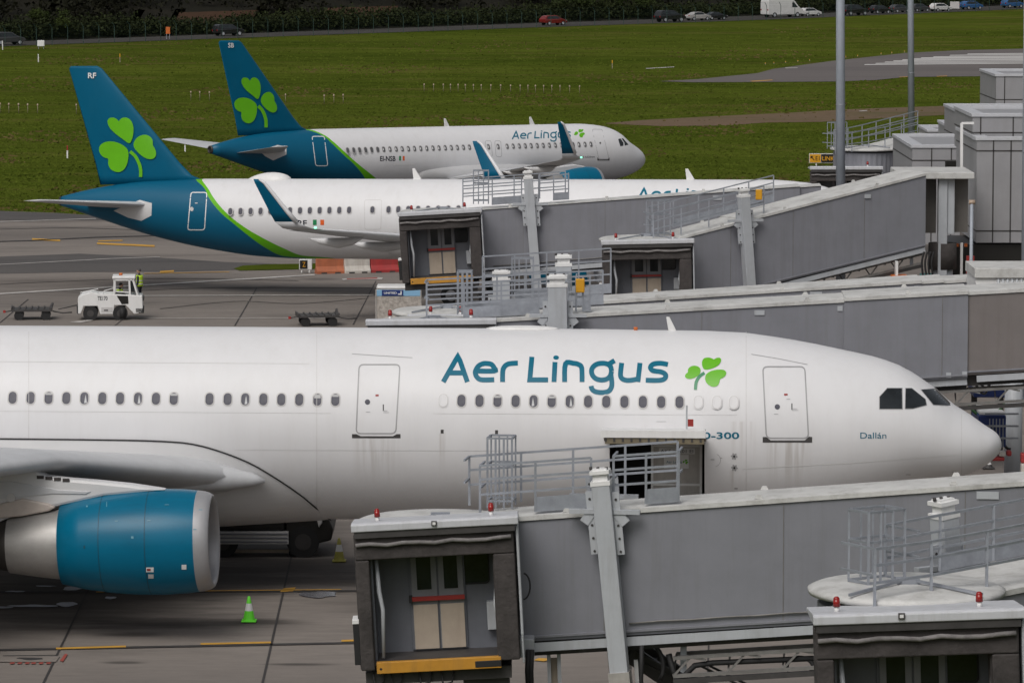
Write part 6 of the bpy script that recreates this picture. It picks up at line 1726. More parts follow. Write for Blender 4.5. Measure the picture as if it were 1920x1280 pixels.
row([358, 374.7, 392.7], 189, 189.5, 16, 'approach light in the row of three just left of the SB tail')
row([535.3], 193, 193, 15, 'lone approach light standing just right of the SB tail')
row([608, 626, 643.5], 194.5, 193.5, 15, 'approach light in the row of three right of the SB tail')
def marker(px, py, h_, m1, m2, lab):
    p = G(px, py); s_ = F / p.y; t = thing('marker_post', lab, 'marker post', p, 0, 'marker posts in the grass')
    hh = h_ / s_
    mb = MB(); mb.box(-.06, .06, -.04, .04, 0, hh * .62); mb.build('shaft', m1, t, bevel=.015)
    mb = MB(); mb.box(-.055, .055, -.035, .035, hh * .62, hh); mb.build('top', m2, t, bevel=.015)
marker(126.5, 297, 24, m_wht, m_red, 'white marker post with a red top in the grass left of the RF tail')
marker(347, 285, 13, m_wht, m_wht, 'short white marker post just below the far tailplane')
marker(5, 94, 17, m_wht, m_wht, 'white marker post at the left edge beside the dark car')
marker(72, 117, 15, m_wht, m_wht, 'leaning pale marker post below the white cabinet')
marker(225, 118, 17, m_stk, m_signy, 'thin post with a yellow head alone in the far left grass')
marker(1148, 129, 16, m_stk, m_signy, 'thin post with an orange head near the end of the runway')
for i, px in enumerate((1435, 1451, 1473, 1496, 1518, 1586, 1608, 1652, 1672, 1696)):
    y = np.interp(px, (1435, 1518, 1696), (121.5, 115, 99)); marker(px, float(y), 3.5, m_stk, m_signy, 'tiny yellow edge marker along the near corner of the runway')

# ================================================================== the pier building at the right
pier = thing('terminal_pier', 'pale grey panelled terminal pier of stepped boxes at the right edge', 'building', (24, 200, 0))
PR = pier.location
def pbox(pxl, pyt, D, zb, back, pxr=2150, name='block', seams_x=(), seams_z=(), cap=True, m=None, inner=True):
    Y = P(pxl, pyt, D).y; a = atY(pxl, pyt, Y); xr_ = atY(pxr, pyt, Y).x; zt = a.z
    if zb < 0: zb = atY(pxl, -zb, Y).z
    mb = MB(); mb.box(a.x, xr_, Y, Y + back, zb, zt - .15)
    bk = mb.build(name, m or m_panel, pier, PR)
    mb = MB()
    for px in seams_x:
        x = atY(px, pyt, Y).x; mb.box(x - .03, x + .03, Y - .012, Y + .01, zb, zt - .16)
    for py in seams_z:
        z = atY(pxl, py, Y).z; mb.box(a.x - .012, xr_, Y - .012, Y + .01, z - .03, z + .03); mb.box(a.x - .012, a.x + .01, Y, Y + back, z - .03, z + .03)
    if seams_x or seams_z: mb.build('panel_joint', m_dark, bk, PR)
    if cap:
        mb = MB(); o = .06; wd = .55
        mb.box(a.x - o, xr_, Y - o, Y + wd, zt - .15, zt); mb.box(a.x - o, a.x + wd, Y + wd, Y + back + o, zt - .15, zt - .001); mb.box(a.x + wd, xr_, Y + back - wd, Y + back + o, zt - .15, zt)
        mb.build('coping', m_cap, bk, PR, bevel=.015)
    return Y, a.x, zt, bk
# highest box, far back
pbox(1868, 139, 262, 4, 9, seams_x=(1884,), seams_z=(187,))
pbox(1797, 206, 232, 4, 7.5, seams_x=(1800,), seams_z=(256,))
pbox(1824, 213, 196, 9.0, 8, seams_x=(1839, 1900), seams_z=(249,))
Ym, xm, zm, bk = pbox(1832, 257, 194.2, -455, 9, seams_x=(1863, 1896), seams_z=(283, 433), pxr=2150)
mb = MB()
for z0_, z1_ in ((457, 505),):
    a = atY(1832, z0_, Ym + .4); b_ = atY(2150, 560, Ym + .4); mb.box(a.x, b_.x, Ym + .4, Ym + 8, 0, a.z)
gl_ = mb.build('dark_glazing', m_glass, pier, PR)
mb = MB()
for px in (1853, 1913): x = atY(px, 480, Ym + .4).x; mb.box(x - .03, x + .03, Ym + .37, Ym + .41, 0, a.z - .02)
z = atY(1853, 483, Ym + .4).z; mb.box(a.x, b_.x, Ym + .372, Ym + .4, z - .03, z + .03); mb.build('mullion', m_dark, gl_, PR)
# low parapet box with the flat dark roof
Yd, xd, zd, bkd = pbox(1711, 272, 216, 3.5, 11, pxr=1830, seams_x=(1747, 1784), seams_z=(301,), m=m_panel)
pbox(1772, 231, 250, 4, 4, pxr=1800, cap=True); pbox(1740, 243, 262, 4, 6, pxr=1810)
mb = MB(); mb.box(xd + .6, xd + 3.2, Yd + .6, Yd + 9, zd - .5, zd - .32); mb.build('roof_surface', m_truss, pier, PR)
mb = MB(); a = atY(1772, 301, Yd - .6); mb.box(a.x, a.x + .9, Yd - .7, Yd - .55, atY(1772, 322, Yd - .6).z, a.z); mb.build('black_unit', m_signk, pier, PR, bevel=.03)
mb = MB(); a = atY(1803, 231, 195.5); b_ = atY(1803, 322, 195.5); mb.bar((a.x, 195.5, a.z), (b_.x, 195.5, b_.z - 1), .12, .12); mb.bar((a.x, 195.5, a.z), (a.x + .55, 195.5, a.z), .1, .1); mb.build('down_pipe', m_wht, pier, PR)
# link lobby where the steep bridge meets the pier
Yl = P(1760, 330, 191).y
mb = MB(); a, b_ = atY(1684, 323, Yl), atY(1826, 329, Yl); mb.box(a.x, b_.x, Yl - .3, Yl + 4, a.z - .28, a.z); mb.build('lobby_roof', m_roof, pier, PR, bevel=.03)
mb = MB(); a2 = atY(1760, 332, Yl); b2 = atY(1776, 458, Yl); mb.box(a2.x, b2.x, Yl, Yl + .5, 0, a.z - .28); mb.box(b2.x + .002, b2.x + .32, Yl + .1, Yl + .4, atY(1760, 440, Yl).z, a.z - .28); mb.build('lobby_post', m_bridgel, pier, PR, bevel=.03)
mb = MB(); b3 = atY(1814, 435, Yl + 1); mb.box(b2.x + .3, b3.x, Yl + .9, Yl + 3.5, b3.z, a.z - .28); mb.box(a.x + .3, a2.x, Yl + 1.0, Yl + 3.6, atY(1700, 440, Yl).z, a.z - .28); mb.build('lobby_wall', mat('lobby_brown_grey', (.14, .13, .12), .5, var=.1, streak=.2), pier, PR)
mb = MB(); q = atY(1767, 470, Yl + .6); mb.cyl((q.x, q.y, 0), (q.x, q.y, q.z - .3), .46, 24); mb.cyl((q.x, q.y, q.z - .8), (q.x, q.y, q.z + .35), .62, 20, 1); mb.build('lobby_pedestal', [m_bridgel, m_canopy], pier, PR)
mb = MB(); q0 = atY(1785, 460, Yl + 3); q1 = atY(1822, 540, Yl + 3); mb.box(q0.x, q1.x + 3, Yl + 3.6, Yl + 9, 0, q0.z); mb.build('dark_doorway', m_signk, pier, PR)
mb = MB(); q0 = atY(1782, 455, Yl + 2); 
for k in range(4): mb.box(q0.x + k * .19, q0.x + k * .19 + .13, Yl + 1.5, Yl + 1.7, q0.z - .14, q0.z)
mb.build('orange_clip', m_orange, pier, PR)
mb = MB(); q0 = atY(1803, 455, Yl + 1.2); mb.bar((q0.x, q0.y, q0.z), (q0.x, q0.y, 0), .11, .11); mb.build('white_conduit', m_wht, pier, PR)
mb = MB(); q0 = atY(1821, 480, Yl + .9); mb.box(q0.x - .2, q0.x + .14, q0.y, q0.y + .25, 0, q0.z); mb.build('red_panel', m_red, pier, PR)

# light masts
def mast(name, label, D, px0, py0, px1, w_px, ztop=26):
    p0, p1 = P(px0, 0, D), P(px1, py0, D); s_ = F / D
    b_ = Vector((p1.x, p1.y, 0)); k = (p0.x - p1.x) / (p0.z - p1.z)
    t = thing(name, label, 'mast', b_, 0, 'tall grey light masts')
    mb = MB(); r_ = w_px / s_ / 2; zt = max(ztop, p0.z + 3)
    mb.cyl((0, 0, 0), (0, 0, zt), r_ * 1.12, 24, 0, r_ * .88); mb.build('pole', m_mast, t)
    mb = MB()
    for z in (p1.z + (p0.z - p1.z) * .43,): mb.cyl((0, 0, z), (0, 0, z + .05), r_ * 1.06, 24)
    mb.build('joint_ring', m_rail, t)
    mb = MB(); mb.cyl((0, 0, 0), (0, 0, .08), r_ * 2, 20); mb.build('base_plate', m_rail, t)
    t.rotation_euler = (0, math.atan(k), 0); t.location.x -= 0
    return t
mast('light_mast', 'thickest grey light mast, standing in front of the farthest boarding bridge', 226, 1575, 345, 1578, 16.5)
mast('light_mast', 'thinner grey light mast rising behind the pier with a yellow box at its foot', 335, 1706.5, 240, 1710, 11.5)
mast('light_mast', 'grey light mast cut by the right edge of the photo', 178, 1923, 500, 1925, 17)
q = P(1822, 380, 186)
lm = thing('lamp_post', 'thin grey lamp post with a small pale head before the pier wall', 'lamp post', (q.x, q.y, 0))
mb = MB(); mb.cyl((0, 0, 0), (0, 0, q.z), .075, 12); mb.build('post', m_mast, lm)
mb = MB(); mb.tube([(-.12, 0, q.z + .02), (.14, 0, q.z + .02)], .10, 10); mb.build('lamp_head', m_head, lm)

# ================================================================== equipment on the apron
def cone(label, px, py, hpx, m1):
    p = G(px, py); h_ = .95 if hpx is None else hpx / (F / p.y); t = thing('traffic_cone', label, 'traffic cone', p)
    mb = MB(); mb.box(-.21, .21, -.21, .21, .045, .085); mb.lathe((0, 0, .085), (0, 0, 1), [(0, .17), (h_ * .36, .115)], 24, 0); mb.build('base', m1, t, bevel=.01)
    mb = MB(); mb.lathe((0, 0, .085), (0, 0, 1), [(h_ * .36, .116), (h_ * .64, .075)], 24, 0); mb.build('band', m_wht, t)
    mb = MB(); mb.lathe((0, 0, .085), (0, 0, 1), [(h_ * .64, .074), (h_ * .9, .034), (h_ * .91, .001)], 24, 0); mb.build('tip', m1, t)
cone('bright green traffic cone with a white band on the apron in front of the engine', 467, 1167, 50, m_cone)
cone('faded yellow traffic cone just left of the open bridge cab in front', 636, 1054, 46, m_cone2)
cone('small dark cone under the nose of the large airliner', 1853, 880, 16, m_dark)

# dark truck beyond the large airliner
p = G(520, 1036); tr = thing('service_truck', 'dark service truck half hidden under the belly of the large airliner', 'truck', p)
s_ = F / p.y; X = lambda px: (px - 520) / s_
mb = MB(); mb.extr([(X(625), -1.1, .55), (X(629), -1.1, .9), (X(622), -1.1, 1.15), (X(606), -1.1, 1.4), (X(600), -1.1, 2.3), (X(540), -1.1, 2.4), (X(540), -1.1, .45), (X(600), -1.1, .45)], (0, 2.2, 0)); mb.build('cab', m_signk, tr, bevel=.06)
mb = MB(); mb.box(X(330), X(538), -1.15, 1.15, .85, 2.1); mb.build('tank', m_signk, tr, bevel=.1)
mb = MB(); mb.box(X(405), X(545), -1.2, 1.2, .45, .84); 
for k in range(3): mb.box(X(408), X(543), -1.215, -1.2, .5 + k * .12, .55 + k * .12, 1)
mb.build('side_skirt', [m_frame, m_bridge], tr, bevel=.02)
mb = MB(); mb.extr([(X(594), -1.16, 2.1), (X(611), -1.16, 2.05), (X(608), -1.16, 1.1), (X(602), -1.16, .95), (X(597), -1.16, 1.3)], (0, .3, 0)); mb.build('wing_panel', m_frame, tr, bevel=.03)
mb = MB(); mb.box(X(609), X(620), -1.12, -.8, 1.2, 1.38); mb.box(X(609), X(620), .8, 1.12, 1.2, 1.38); mb.build('headlight', m_wht, tr, bevel=.02)
for px in (360, 420, 572):
    for y in (-.95, .95):
        mb = MB(); mb.cyl((X(px), y - .16, .5), (X(px), y + .16, .5), .5, 22, 0); mb.cyl((X(px), y - .17, .5), (X(px), y + .17, .5), .26, 14, 1); mb.build('wheel', [m_black, m_dark], tr)
p = G(455, 1028); bar_ = thing('tow_bar', 'long pale tow bar lying on the apron before the dark truck', 'tow bar', (p.x, p.y - 1.6, 0))
mb = MB(); mb.bar((-3.4, 0, .16), (1.65, 0, .16), .10, .10); mb.build('bar', m_beige, bar_)
mb = MB(); mb.cyl((1.65, -.1, .12), (1.65, .1, .12), .12, 12); mb.build('wheel', m_black, bar_)

# baggage tug, dollies
p = G(208, 598.5); tug = thing('baggage_tug', 'white baggage tug with a driver in its cab on the open apron', 'tug', p, R(4)); s_ = F / p.y
mb = MB()
mb.extr([(-1.58, -.72, .35), (-1.58, -.72, 1.10), (-1.40, -.72, 1.26), (-.95, -.72, 1.40), (-.62, -.72, 1.32), (0, -.72, 1.30), (1.55, -.72, 1.22), (1.58, -.72, .40), (1.15, -.72, .32), (.75, -.72, .75), (.2, -.72, .75), (.12, -.72, .32), (-.5, -.72, .32), (-.62, -.72, .72), (-1.3, -.72, .72), (-1.45, -.72, .35)], (0, 1.44, 0))
body = mb.build('body', m_wht, tug, bevel=.03)
mb = MB()
for x, z in ((.12, 0), (1.05, 0)):
    pass
def post(a, b_): mb.bar(a, b_, .09, .09)
for y in (-.66, .66):
    post((.18, y, 1.25), (.2, y, 2.02)); post((.95, y, 1.2), (.92, y, 2.02)); post((1.32, y, 1.2), (1.10, y, 2.02))
    mb.bar((.18, y, 1.42), (.95, y, 1.38), .05, .06); mb.bar((.2, y, 2.0), (1.12, y, 2.0), .09, .1)
mb.bar((.2, -.66, 1.28), (.2, .66, 1.28), .08, .08)
mb.build('cab_frame', m_wht, tug)
mb = MB(); mb.box(.10, 1.22, -.74, .74, 2.03, 2.16); mb.build('cab_roof', m_wht, tug, bevel=.04)
mb = MB(); mb.add([(1.33, -.6, 1.25), (1.33, .6, 1.25), (1.14, .6, 1.98), (1.14, -.6, 1.98)], [(0, 1, 2, 3)]); mb.add([(.98, -.70, 1.40), (1.28, -.70, 1.40), (1.1, -.70, 1.96), (.97, -.70, 1.96)], [(0, 1, 2, 3)]); mb.build('cab_glass', m_glass, tug, fix=False)
mb = MB(); mb.add([(.30, -.728, 1.22), (.86, -.728, 1.20), (.88, -.728, .82), (.55, -.728, .80)], [(0, 1, 2, 3)]); mb.build('door_opening', m_signk, tug, fix=False)
mb = MB(); mb.box(1.2, 1.62, -.72, .72, .36, .62); mb.box(-1.64, -1.55, -.68, .68, .35, .75); mb.build('bumper', m_black, tug, bevel=.03)
mb = MB(); mb.box(1.585, 1.63, -.55, -.15, .95, 1.15); mb.box(1.585, 1.63, .15, .55, .95, 1.15); mb.build('headlight', m_glass, tug)
mb = MB(); mb.cyl((.5, 0, 2.16), (.5, 0, 2.27), .09, 12); mb.build('beacon', m_orange, tug)
mb = MB(); mb.tube([(-1.45, -.6, 1.28), (-1.45, -.6, 1.38), (-.6, -.6, 1.55), (-.6, -.6, 1.34)], .02, 6); mb.tube([(-.35, -.6, 1.32), (-.3, -.6, 1.45), (.15, -.6, 1.58)], .02, 6); mb.build('luggage_rail', m_wht, tug)
decal([[(q[0], -q[1]) for q in f] for f in fit_text('TE170', -.62, -1.0, -.14, .2, bold=.02)], lambda u, v: Vector((u, -.7245, v)), 'fleet_number', m_navy, body)
mb = MB(); mb.box(-.45, .1, -.735, -.722, .42, .66); mb.build('side_locker', m_frame, body)
mb = MB(); mb.box(-.32, -.12, -.742, -.735, .48, .54); mb.build('locker_handle', m_black, body)
for x in (-.98, .47):
    for y in (-.58, .58):
        mb = MB(); mb.cyl((x, y - .14, .36), (x, y + .14, .36), .36, 24, 0); mb.cyl((x, y - .15, .36), (x, y + .15, .36), .17, 14, 1); mb.build('wheel', [m_black, m_dark], tug)
def dolly(label, px, py, yaw):
    p = G(px, py); t = thing('baggage_dolly', label, 'dolly', p, yaw, 'empty dollies on the apron')
    mb = MB(); mb.box(-1.0, 1.0, -.75, .75, .44, .54)
    for k in range(7): mb.cyl((-.9 + k * .3, -.72, .56), (-.9 + k * .3, .72, .56), .04, 8, 0)
    for x in (-1.0, .95): mb.box(x, x + .06, -.75, .75, .54, .64)
    mb.bar((.9, -.7, .56), (1.0, .7, .70), .1, .1); mb.build('deck', m_dark, t)
    for x in (-.62, .68):
        for y in (-.6, .6):
            mb = MB(); mb.cyl((x, y - .09, .23), (x, y + .09, .23), .23, 18); mb.cyl((x, y, .23), (x, y, .46), .05, 6); mb.build('wheel', m_black, t)
    mb = MB(); mb.tube([(1.0, 0, .4), (1.5, 0, .3), (1.95, 0, .33)], .035, 6); mb.tube([(-1.0, 0, .42), (-1.35, 0, .38)], .03, 6); mb.build('drawbar', m_dark, t)
    mb = MB(); mb.box(-1.4, -1.28, -.06, .06, .33, .45); mb.build('hitch', m_red, t)
dolly('empty dark baggage dolly towed behind the white tug at the left', 60, 598.5, R(5))
dolly('lone empty baggage dolly right of the tug, just above the airliner roof', 595, 610, R(8))
p1_, p2_ = G(110, 594), G(148, 590)
tl = thing('tow_line', 'thin tow line between the white tug and the dolly behind it', 'tow line', (p1_.x, p1_.y, 0)); mb = MB(); mb.tube([(0, 0, .38), (p2_.x - p1_.x, p2_.y - p1_.y, .5)], .025, 6); mb.build('line', m_dark, tl)

# container with the airline strip, wrapped freight
p = G(748, 606); un = thing('cargo_container', 'plastic wrapped freight container with a UNITED strip behind the bridges', 'container', p); s_ = F / p.y; w_ = 84 / s_ / 2
mb = MB(); mb.box(-w_, w_, -.8, .8, .12, 1.72); mb.build('wrapped_body', m_wrap, un, bevel=.05)
mb = MB(); mb.box(-w_ + .02, w_ - .02, -.78, .78, 1.73, 1.86); mb.build('top_cover', m_wht, un, bevel=.05)
mb = MB(); mb.box(-w_ - .01, w_ + .01, -.815, -.8, 1.40, 1.70); bl_ = mb.build('pale_blue_strip', mat('strip_pale_blue', (.22, .42, .62), .4, var=.06), un)
mb = MB(); mb.box(-w_ + .28, w_ * .22, -.83, -.816, 1.41, 1.69); nb = mb.build('blue_name_panel', m_blue, bl_)
decal([[(q[0], -q[1]) for q in f] for f in fit_text('UNITED', -w_ + .38, -1.50, w_ * .22 - .32, .105, bold=.02)], lambda u, v: Vector((u, -.834, v)), 'name_lettering', m_wht, nb)
decal([[(w_ * .22 - .26 + a, 1.46 + b_) for a, b_ in ((0, 0), (.18, 0), (.18, .18), (.12, .18), (.12, .06), (0, .06))]], lambda u, v: Vector((u, -.834, v)), 'emblem', m_wht, nb)
mb = MB(); mb.box(-w_, w_, -.75, .75, .02, .11); mb.build('base_pallet', m_alu, un)
for sx in (-1, 1):
    mb = MB(); mb.box(sx * w_ - .03, sx * w_ + .03, -.83, -.80, .12, 1.72); mb.build('edge_post', m_alu, un)

# barriers, signs
def barrier(label, px0, px1, py, m):
    a, b_ = G(px0, py), G(px1, py - (px1 - px0) * .03); t = thing('water_barrier', label, 'barrier', (a + b_) / 2, math.atan2(b_.y - a.y, b_.x - a.x), 'row of red and white barriers'); L_ = (b_ - a).length / 2 - .01
    mb = MB(); mb.extr([(-L_, -.26, 0), (-L_, -.26, .16), (-L_, -.11, .42), (-L_, -.09, .86), (-L_, .09, .86), (-L_, .11, .42), (-L_, .26, .16), (-L_, .26, 0)], (2 * L_, 0, 0)); mb.build('shell', m, t, bevel=.03)
    mb = MB()
    for x in (-L_ * .5, L_ * .5): mb.box(x - .16, x + .16, -.28, -.2, .02, .10)
    mb.build('fork_pocket', m_dark, t)
m_b1 = mat('barrier_orange', (.42, .13, .06), .6, var=.15, streak=.3); m_b2 = mat('barrier_white', (.55, .52, .48), .6, var=.12, streak=.4, streak_rgb=(.2, .14, .1)); m_b3 = mat('barrier_red', (.36, .035, .035), .6, var=.15, streak=.3)
barrier('faded orange barrier block, leftmost of the row under the airliner lettered RF', 592, 644, 514, m_b1)
barrier('dirty white barrier block between the orange and the red one', 645, 693, 513, m_b2)
barrier('red barrier block at the right end of the row, by the dark open cab', 694, 746, 511.5, m_b3)
def ground_sign(name, label, pxl, pxr, pyt, pyb, D_py, panels, frame_m, feet=True):
    p = G((pxl + pxr) / 2, D_py); s_ = F / (p - EYE).dot(Vector((0, CP, -SP))); t = thing(name, label, 'sign', p); w_ = (pxr - pxl) / s_ / 2; zb = (D_py - pyb) / s_; zt = (D_py - pyt) / s_
    mb = MB(); mb.box(-w_, w_, -.06, .12, zb, zt); fr_ = mb.build('frame', frame_m, t, bevel=.02)
    for a, b_, m in panels:
        mb = MB(); mb.box(-w_ + .04 + (2 * w_ - .08) * a, -w_ + .04 + (2 * w_ - .08) * b_, -.075, -.06, zb + .05, zt - .05); mb.build('face', m, t)
    for sx in (-.6, .6):
        mb = MB(); mb.cyl((sx * w_, .03, 0), (sx * w_, .03, zb), .05, 8); mb.build('leg', m_wht, t)
    return t, w_, zb, zt
t, w_, zb, zt = ground_sign('ground_sign', 'small black Z sign with a white edge left of the orange barrier', 561, 585, 486, 505.5, 513, [(0, .68, m_signk)], m_wht)
x0 = -w_ + .04; decal([[(q[0], -q[1]) for q in f] for f in fit_text('Z', x0 + w_ * .42, -(zb + .16), x0 + w_ * .88, (zt - zb) * .5)], lambda u, v: Vector((u, -.08, v)), 'letter', m_signy, t)
t, w_, zb, zt = ground_sign('taxiway_sign', 'yellow and black taxiway sign reading E1 LINK 1 behind the light mast', 1517, 1585, 288, 306, 313, [(0, .315, m_signy), (.325, 1, m_signk)], m_frame)
wt = lambda s, a, b_, m, n: decal([[(q[0], -q[1]) for q in f] for f in fit_text(s, -w_ + 2 * w_ * a, -(zb + (zt - zb) * .28), -w_ + 2 * w_ * b_, (zt - zb) * .46, bold=.015)], lambda u, v: Vector((u, -.08, v)), n, m, t)
wt('E1', .175, .285, m_signk, 'sign_text'); wt('LINK 1', .36, .78, m_signy, 'sign_text')
ax_ = -w_ + 2 * w_ * .09; az_ = (zb + zt) / 2; h3 = (zt - zb) * .2
decal(stroke_polys([(ax_ + h3, az_ - h3), (ax_ - h3 * .8, az_ + h3)], .07) + stroke_polys([(ax_ - h3 * .8, az_), (ax_ - h3 * .8, az_ + h3), (ax_ + h3 * .3, az_ + h3)], .07), lambda u, v: Vector((u, -.08, v)), 'arrow', m_signk, t)
# equipment past the nose of the large airliner
def block(name, label, cat_, D, x0, x1, yt, yb, dep, m, nm='body', group=None):
    Y = P(x0, yb, D).y; a, b_ = atY(x0, yt, Y), atY(x1, yb, Y); zb = max(0, b_.z)
    t = thing(name, label, cat_, ((a.x + b_.x) / 2, Y + dep / 2, zb if zb > .3 and False else 0), 0, group); hw_ = (b_.x - a.x) / 2
    mb = MB(); mb.box(-hw_, hw_, -dep / 2, dep / 2, zb, a.z); o_ = mb.build(nm, m, t, bevel=.04)
    return t, hw_, zb, a.z
t, hw_, zb, zt = block('air_start_unit', 'blue ground power trailer seen past the nose tip of the large airliner', 'ground unit', 143, 1835, 1886, 779, 838, 2.2, m_blue)
mb = MB(); mb.box(-hw_ * .9, hw_ * .9, -1.0, 1.0, zt, zt + .12); mb.build('cover', m_wht, t, bevel=.03)
mb = MB()
for k in range(3): mb.bar((-hw_ + .2, -1.14, zb + .3 + k * .4), (hw_ + .4, -1.14, zb + .3 + k * .4), .06, .06)
for k in range(5): mb.bar((hw_ - .1 - .11 * k, -1.12, zb), (hw_ - .1 - .11 * k, -1.12, zt - .1), .03, .03)
mb.build('guard_rail', m_rail, t)
for y in (-.8, .8):
    mb = MB(); mb.cyl((0, y - .1, .3), (0, y + .1, .3), .3, 18); mb.build('wheel', m_black, t)
t, hw_, zb, zt = block('baggage_loader', 'blue machine with white edge under the bridge to the right of the cockpit', 'ground unit', 158, 1826, 1888, 727, 745, 2.0, m_blue)
mb = MB(); mb.box(-hw_, hw_, -1.02, 1.02, zt, zt + .1); mb.build('white_edge', m_wht, t)
mb = MB()
for sx in (-.8, .8): mb.bar((sx * hw_, 0, 0), (sx * hw_, 0, zb + .05), .2, .2)
mb.build('leg', m_dark, t)
for i, (x0, x1, yt, yb, m, lab) in enumerate(((1858, 1884, 857, 864, m_b3, 'low red barrier plank just right of the nose tip'), (1874, 1886, 846, 856, m_b2, 'white barrier block between the nose tip and the grey pedestal'), (1888, 1897, 845, 855, m_b3, 'red barrier block nearest the grey pedestal'), (1915, 1930, 850, 868, m_b3, 'red barrier block cut by the right edge beside the pedestal'), (1915, 1930, 869, 888, m_b2, 'white barrier block below the red one at the right edge'))):
    block('barrier_block', lab, 'barrier', 141 - (i > 2) * 2, x0, x1, yt, yb, .35, m, 'shell', 'barriers past the nose')
hs_ = thing('hose_bundle', 'looped dark and green hoses hanging below the bridge past the cockpit', 'hoses', P(1840, 760, 144) * 1); mb = MB(); q = hs_.location
for a, b_, c_ in (((1820, 762), (1850, 780), (1880, 765)), ((1824, 758), (1858, 777), (1878, 762)), ((1830, 722), (1846, 738), (1858, 710)), ((1836, 716), (1850, 728), (1862, 706)), ((1878, 820), (1886, 838), (1895, 842))):
    pts = [P(*z, 144) - q for z in (a, b_, c_)]; mb.tube(smooth_path([tuple(z) for z in pts], 6), .045, 6, 0)
mb.build('hose', m_black, hs_)
mb = MB(); mb.tube(smooth_path([tuple(P(*z, 143.6) - q) for z in ((1815, 760), (1842, 782), (1872, 770), (1884, 756))], 6), .05, 6); mb.build('green_hose', mat('hose_green', (.05, .14, .05), .6, var=.15), hs_)

# teal racks and hoses by the pedestal of the steep bridge
t, hw_, zb, zt = block('hose_rack', 'teal hose rack standing by the pedestal below the steep bridge', 'rack', 189, 1727, 1752, 515, 545, .8, mat('rack_teal', (.02, .14, .14), .5, var=.2))
mb = MB()
for k in range(4): mb.tube(smooth_path([(-hw_ + .12 + k * .14, -.45, zt - .3), (-hw_ + .02 + k * .14, -.48, zt + .5), (-hw_ + .12 + k * .14, -.45, zt + 1.0)], 5), .045, 6)
mb.build('hose', m_black, t)
t, hw_, zb, zt = block('crate_trolley', 'orange crate trolley beside the worker below the steep bridge', 'trolley', 189, 1672, 1703, 517, 530, .9, m_orange)
mb = MB(); mb.box(-hw_ * .5, -hw_ * .2, -.3, .3, zt, zt + .6); mb.build('white_drum', m_wht, t)
mb = MB(); mb.cyl((-hw_ * .6, -.5, .2), (-hw_ * .6, .5, .2), .2, 12); mb.cyl((hw_ * .6, -.5, .2), (hw_ * .6, .5, .2), .2, 12); mb.build('wheel', m_black, t)

# ------------------------------------------------------------------ people
def person(label, loc, rotz, verts, edges, rad, vest=None, hair=None):
    t = thing('person', label, 'person', loc, rotz)
    me = bpy.data.meshes.new('body'); me.from_pydata(verts, edges, []); me.materials.append(m_navy)
    o = bpy.data.objects.new('body', me); COL.objects.link(o); o.parent = t
    sk = o.modifiers.new('skin', 'SKIN'); sk.use_smooth_shade = True
    for v, r_ in zip(me.skin_vertices[0].data, rad): v.radius = r_
    me.skin_vertices[0].data[0].use_root = True
    sb_ = o.modifiers.new('sub', 'SUBSURF'); sb_.levels = 1; sb_.render_levels = 2
    return t
SV = [(0, 0, .95), (0, 0, 1.18), (0, .0, 1.38), (0, .02, 1.50), (0, .03, 1.57), (.10, 0, .9), (.11, .03, .5), (.12, -.02, .08), (.12, .14, .05), (-.10, 0, .9), (-.11, .05, .5), (-.12, .0, .08), (-.12, .16, .05), (.2, 0, 1.40), (.26, -.02, 1.13), (.27, .10, .88), (.27, .14, .80), (-.2, 0, 1.40), (-.26, -.02, 1.13), (-.27, .10, .88), (-.27, .14, .80)]
SE = [(0, 1), (1, 2), (2, 3), (3, 4), (0, 5), (5, 6), (6, 7), (7, 8), (0, 9), (9, 10), (10, 11), (11, 12), (2, 13), (13, 14), (14, 15), (15, 16), (2, 17), (17, 18), (18, 19), (19, 20)]
SRD = [(.15, .11), (.14, .10), (.17, .11), (.06, .06), (.055, .055), (.09, .09), (.06, .06), (.045, .05), (.04, .03), (.09, .09), (.06, .06), (.045, .05), (.04, .03), (.065, .065), (.05, .05), (.038, .038), (.04, .025), (.065, .065), (.05, .05), (.038, .038), (.04, .025)]
def head(t, c, cap=m_dark, hair=True):
    c = Vector(c); mb = MB(); mb.ball(c, .078, .098, .118, 0, 18, 12); mb.ball(c + Vector((0, .10, -.01)), .014, .022, .02, 0, 8, 5)
    for sx in (-1, 1): mb.ball(c + Vector((sx * .078, 0, -.01)), .012, .022, .032, 0, 8, 5); mb.ball(c + Vector((sx * .032, .088, .015)), .011, .010, .008, 1, 8, 5)
    mb.box(c.x - .028, c.x + .028, c.y + .085, c.y + .094, c.z - .062, c.z - .052, 1)
    h_ = mb.build('head', [m_skin, m_navy], t)
    mb = MB(); mb.ball(c + Vector((0, -.015, .035)), .084, .10, .10, 0, 16, 10); mb.build('woollen_hat' if cap is m_dark else 'hair', cap, h_)
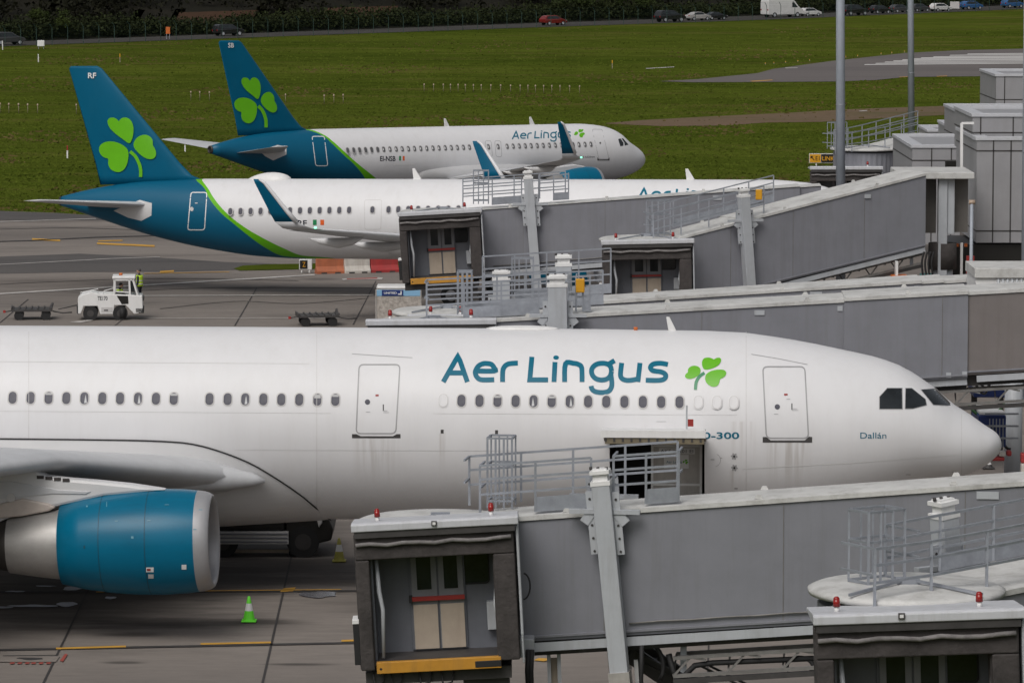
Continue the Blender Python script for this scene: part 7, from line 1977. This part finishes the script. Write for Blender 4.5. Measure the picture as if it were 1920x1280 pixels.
def vest(t, z0, z1, w0, dp, zoff=(0, 0, 0)):
    mb = MB(); rings = []
    for k in range(7):
        f = k / 6; z = z0 + (z1 - z0) * f; ww = w0 * (1 - .12 * math.sin(f * 3.1)) * (1 if f < .9 else .8)
        rings.append([(zoff[0] + ww * math.cos(a), zoff[1] + dp * math.sin(a), z) for a in np.linspace(0, 2 * math.pi, 21)[:-1]])
    mb.loft(rings, 0, True, True)
    for z in (z0 + .10, z0 + .26):
        mb.loft([[(zoff[0] + (w0 + .004) * math.cos(a), zoff[1] + (dp + .004) * math.sin(a), z + dz) for a in np.linspace(0, 2 * math.pi, 21)[:-1]] for dz in (0, .05)], 1, True, False)
    mb.build('hi_vis_vest', [m_hiviz, m_frame], t)
pw_ = G(262, 571)
t = person('person in a yellow high visibility vest and dark hat standing behind the white tug', pw_, R(70), SV, SE, SRD); t.scale = (1.02, 1.02, 1.02)
head(t, (0, .04, 1.68)); vest(t, .92, 1.47, .225, .165)
# seated driver
dl = tug.matrix_basis @ Vector((.48, -.15, 0))
DV = [(0, 0, .98), (0, -.03, 1.2), (0, -.04, 1.40), (0, -.02, 1.52), (0, 0, 1.58), (.1, .1, .98), (.1, .46, 1.0), (.1, .5, .62), (.1, .62, .58), (-.1, .1, .98), (-.1, .46, 1.0), (-.1, .5, .62), (-.1, .62, .58), (.2, -.03, 1.40), (.25, .05, 1.16), (.17, .34, 1.2), (.15, .42, 1.22), (-.2, -.03, 1.40), (-.25, .05, 1.16), (-.17, .34, 1.2), (-.15, .42, 1.22)]
t = person('driver in a yellow high visibility vest sitting in the white tug', dl, R(-86), DV, SE, SRD)
head(t, (0, .03, 1.68), m_signk); vest(t, 1.0, 1.48, .225, .165, (0, -.03, 0))
mb = MB(); mb.box(-.25, .25, -.25, .3, .72, .9); mb.box(-.25, .25, -.33, -.24, .88, 1.4); mb.build('seat', m_black, tug).location = tug.matrix_basis.inverted() @ dl
bpy.data.objects[tug.children[-1].name].rotation_euler = (0, 0, R(-90))
pw_ = P(1668, 560, 188); pw_.z = 0
t = person('person in a yellow high visibility jacket working below the steep bridge', (pw_.x, pw_.y, 0), R(-100), SV, SE, SRD)
head(t, (0, .04, 1.68)); vest(t, .92, 1.47, .235, .17)
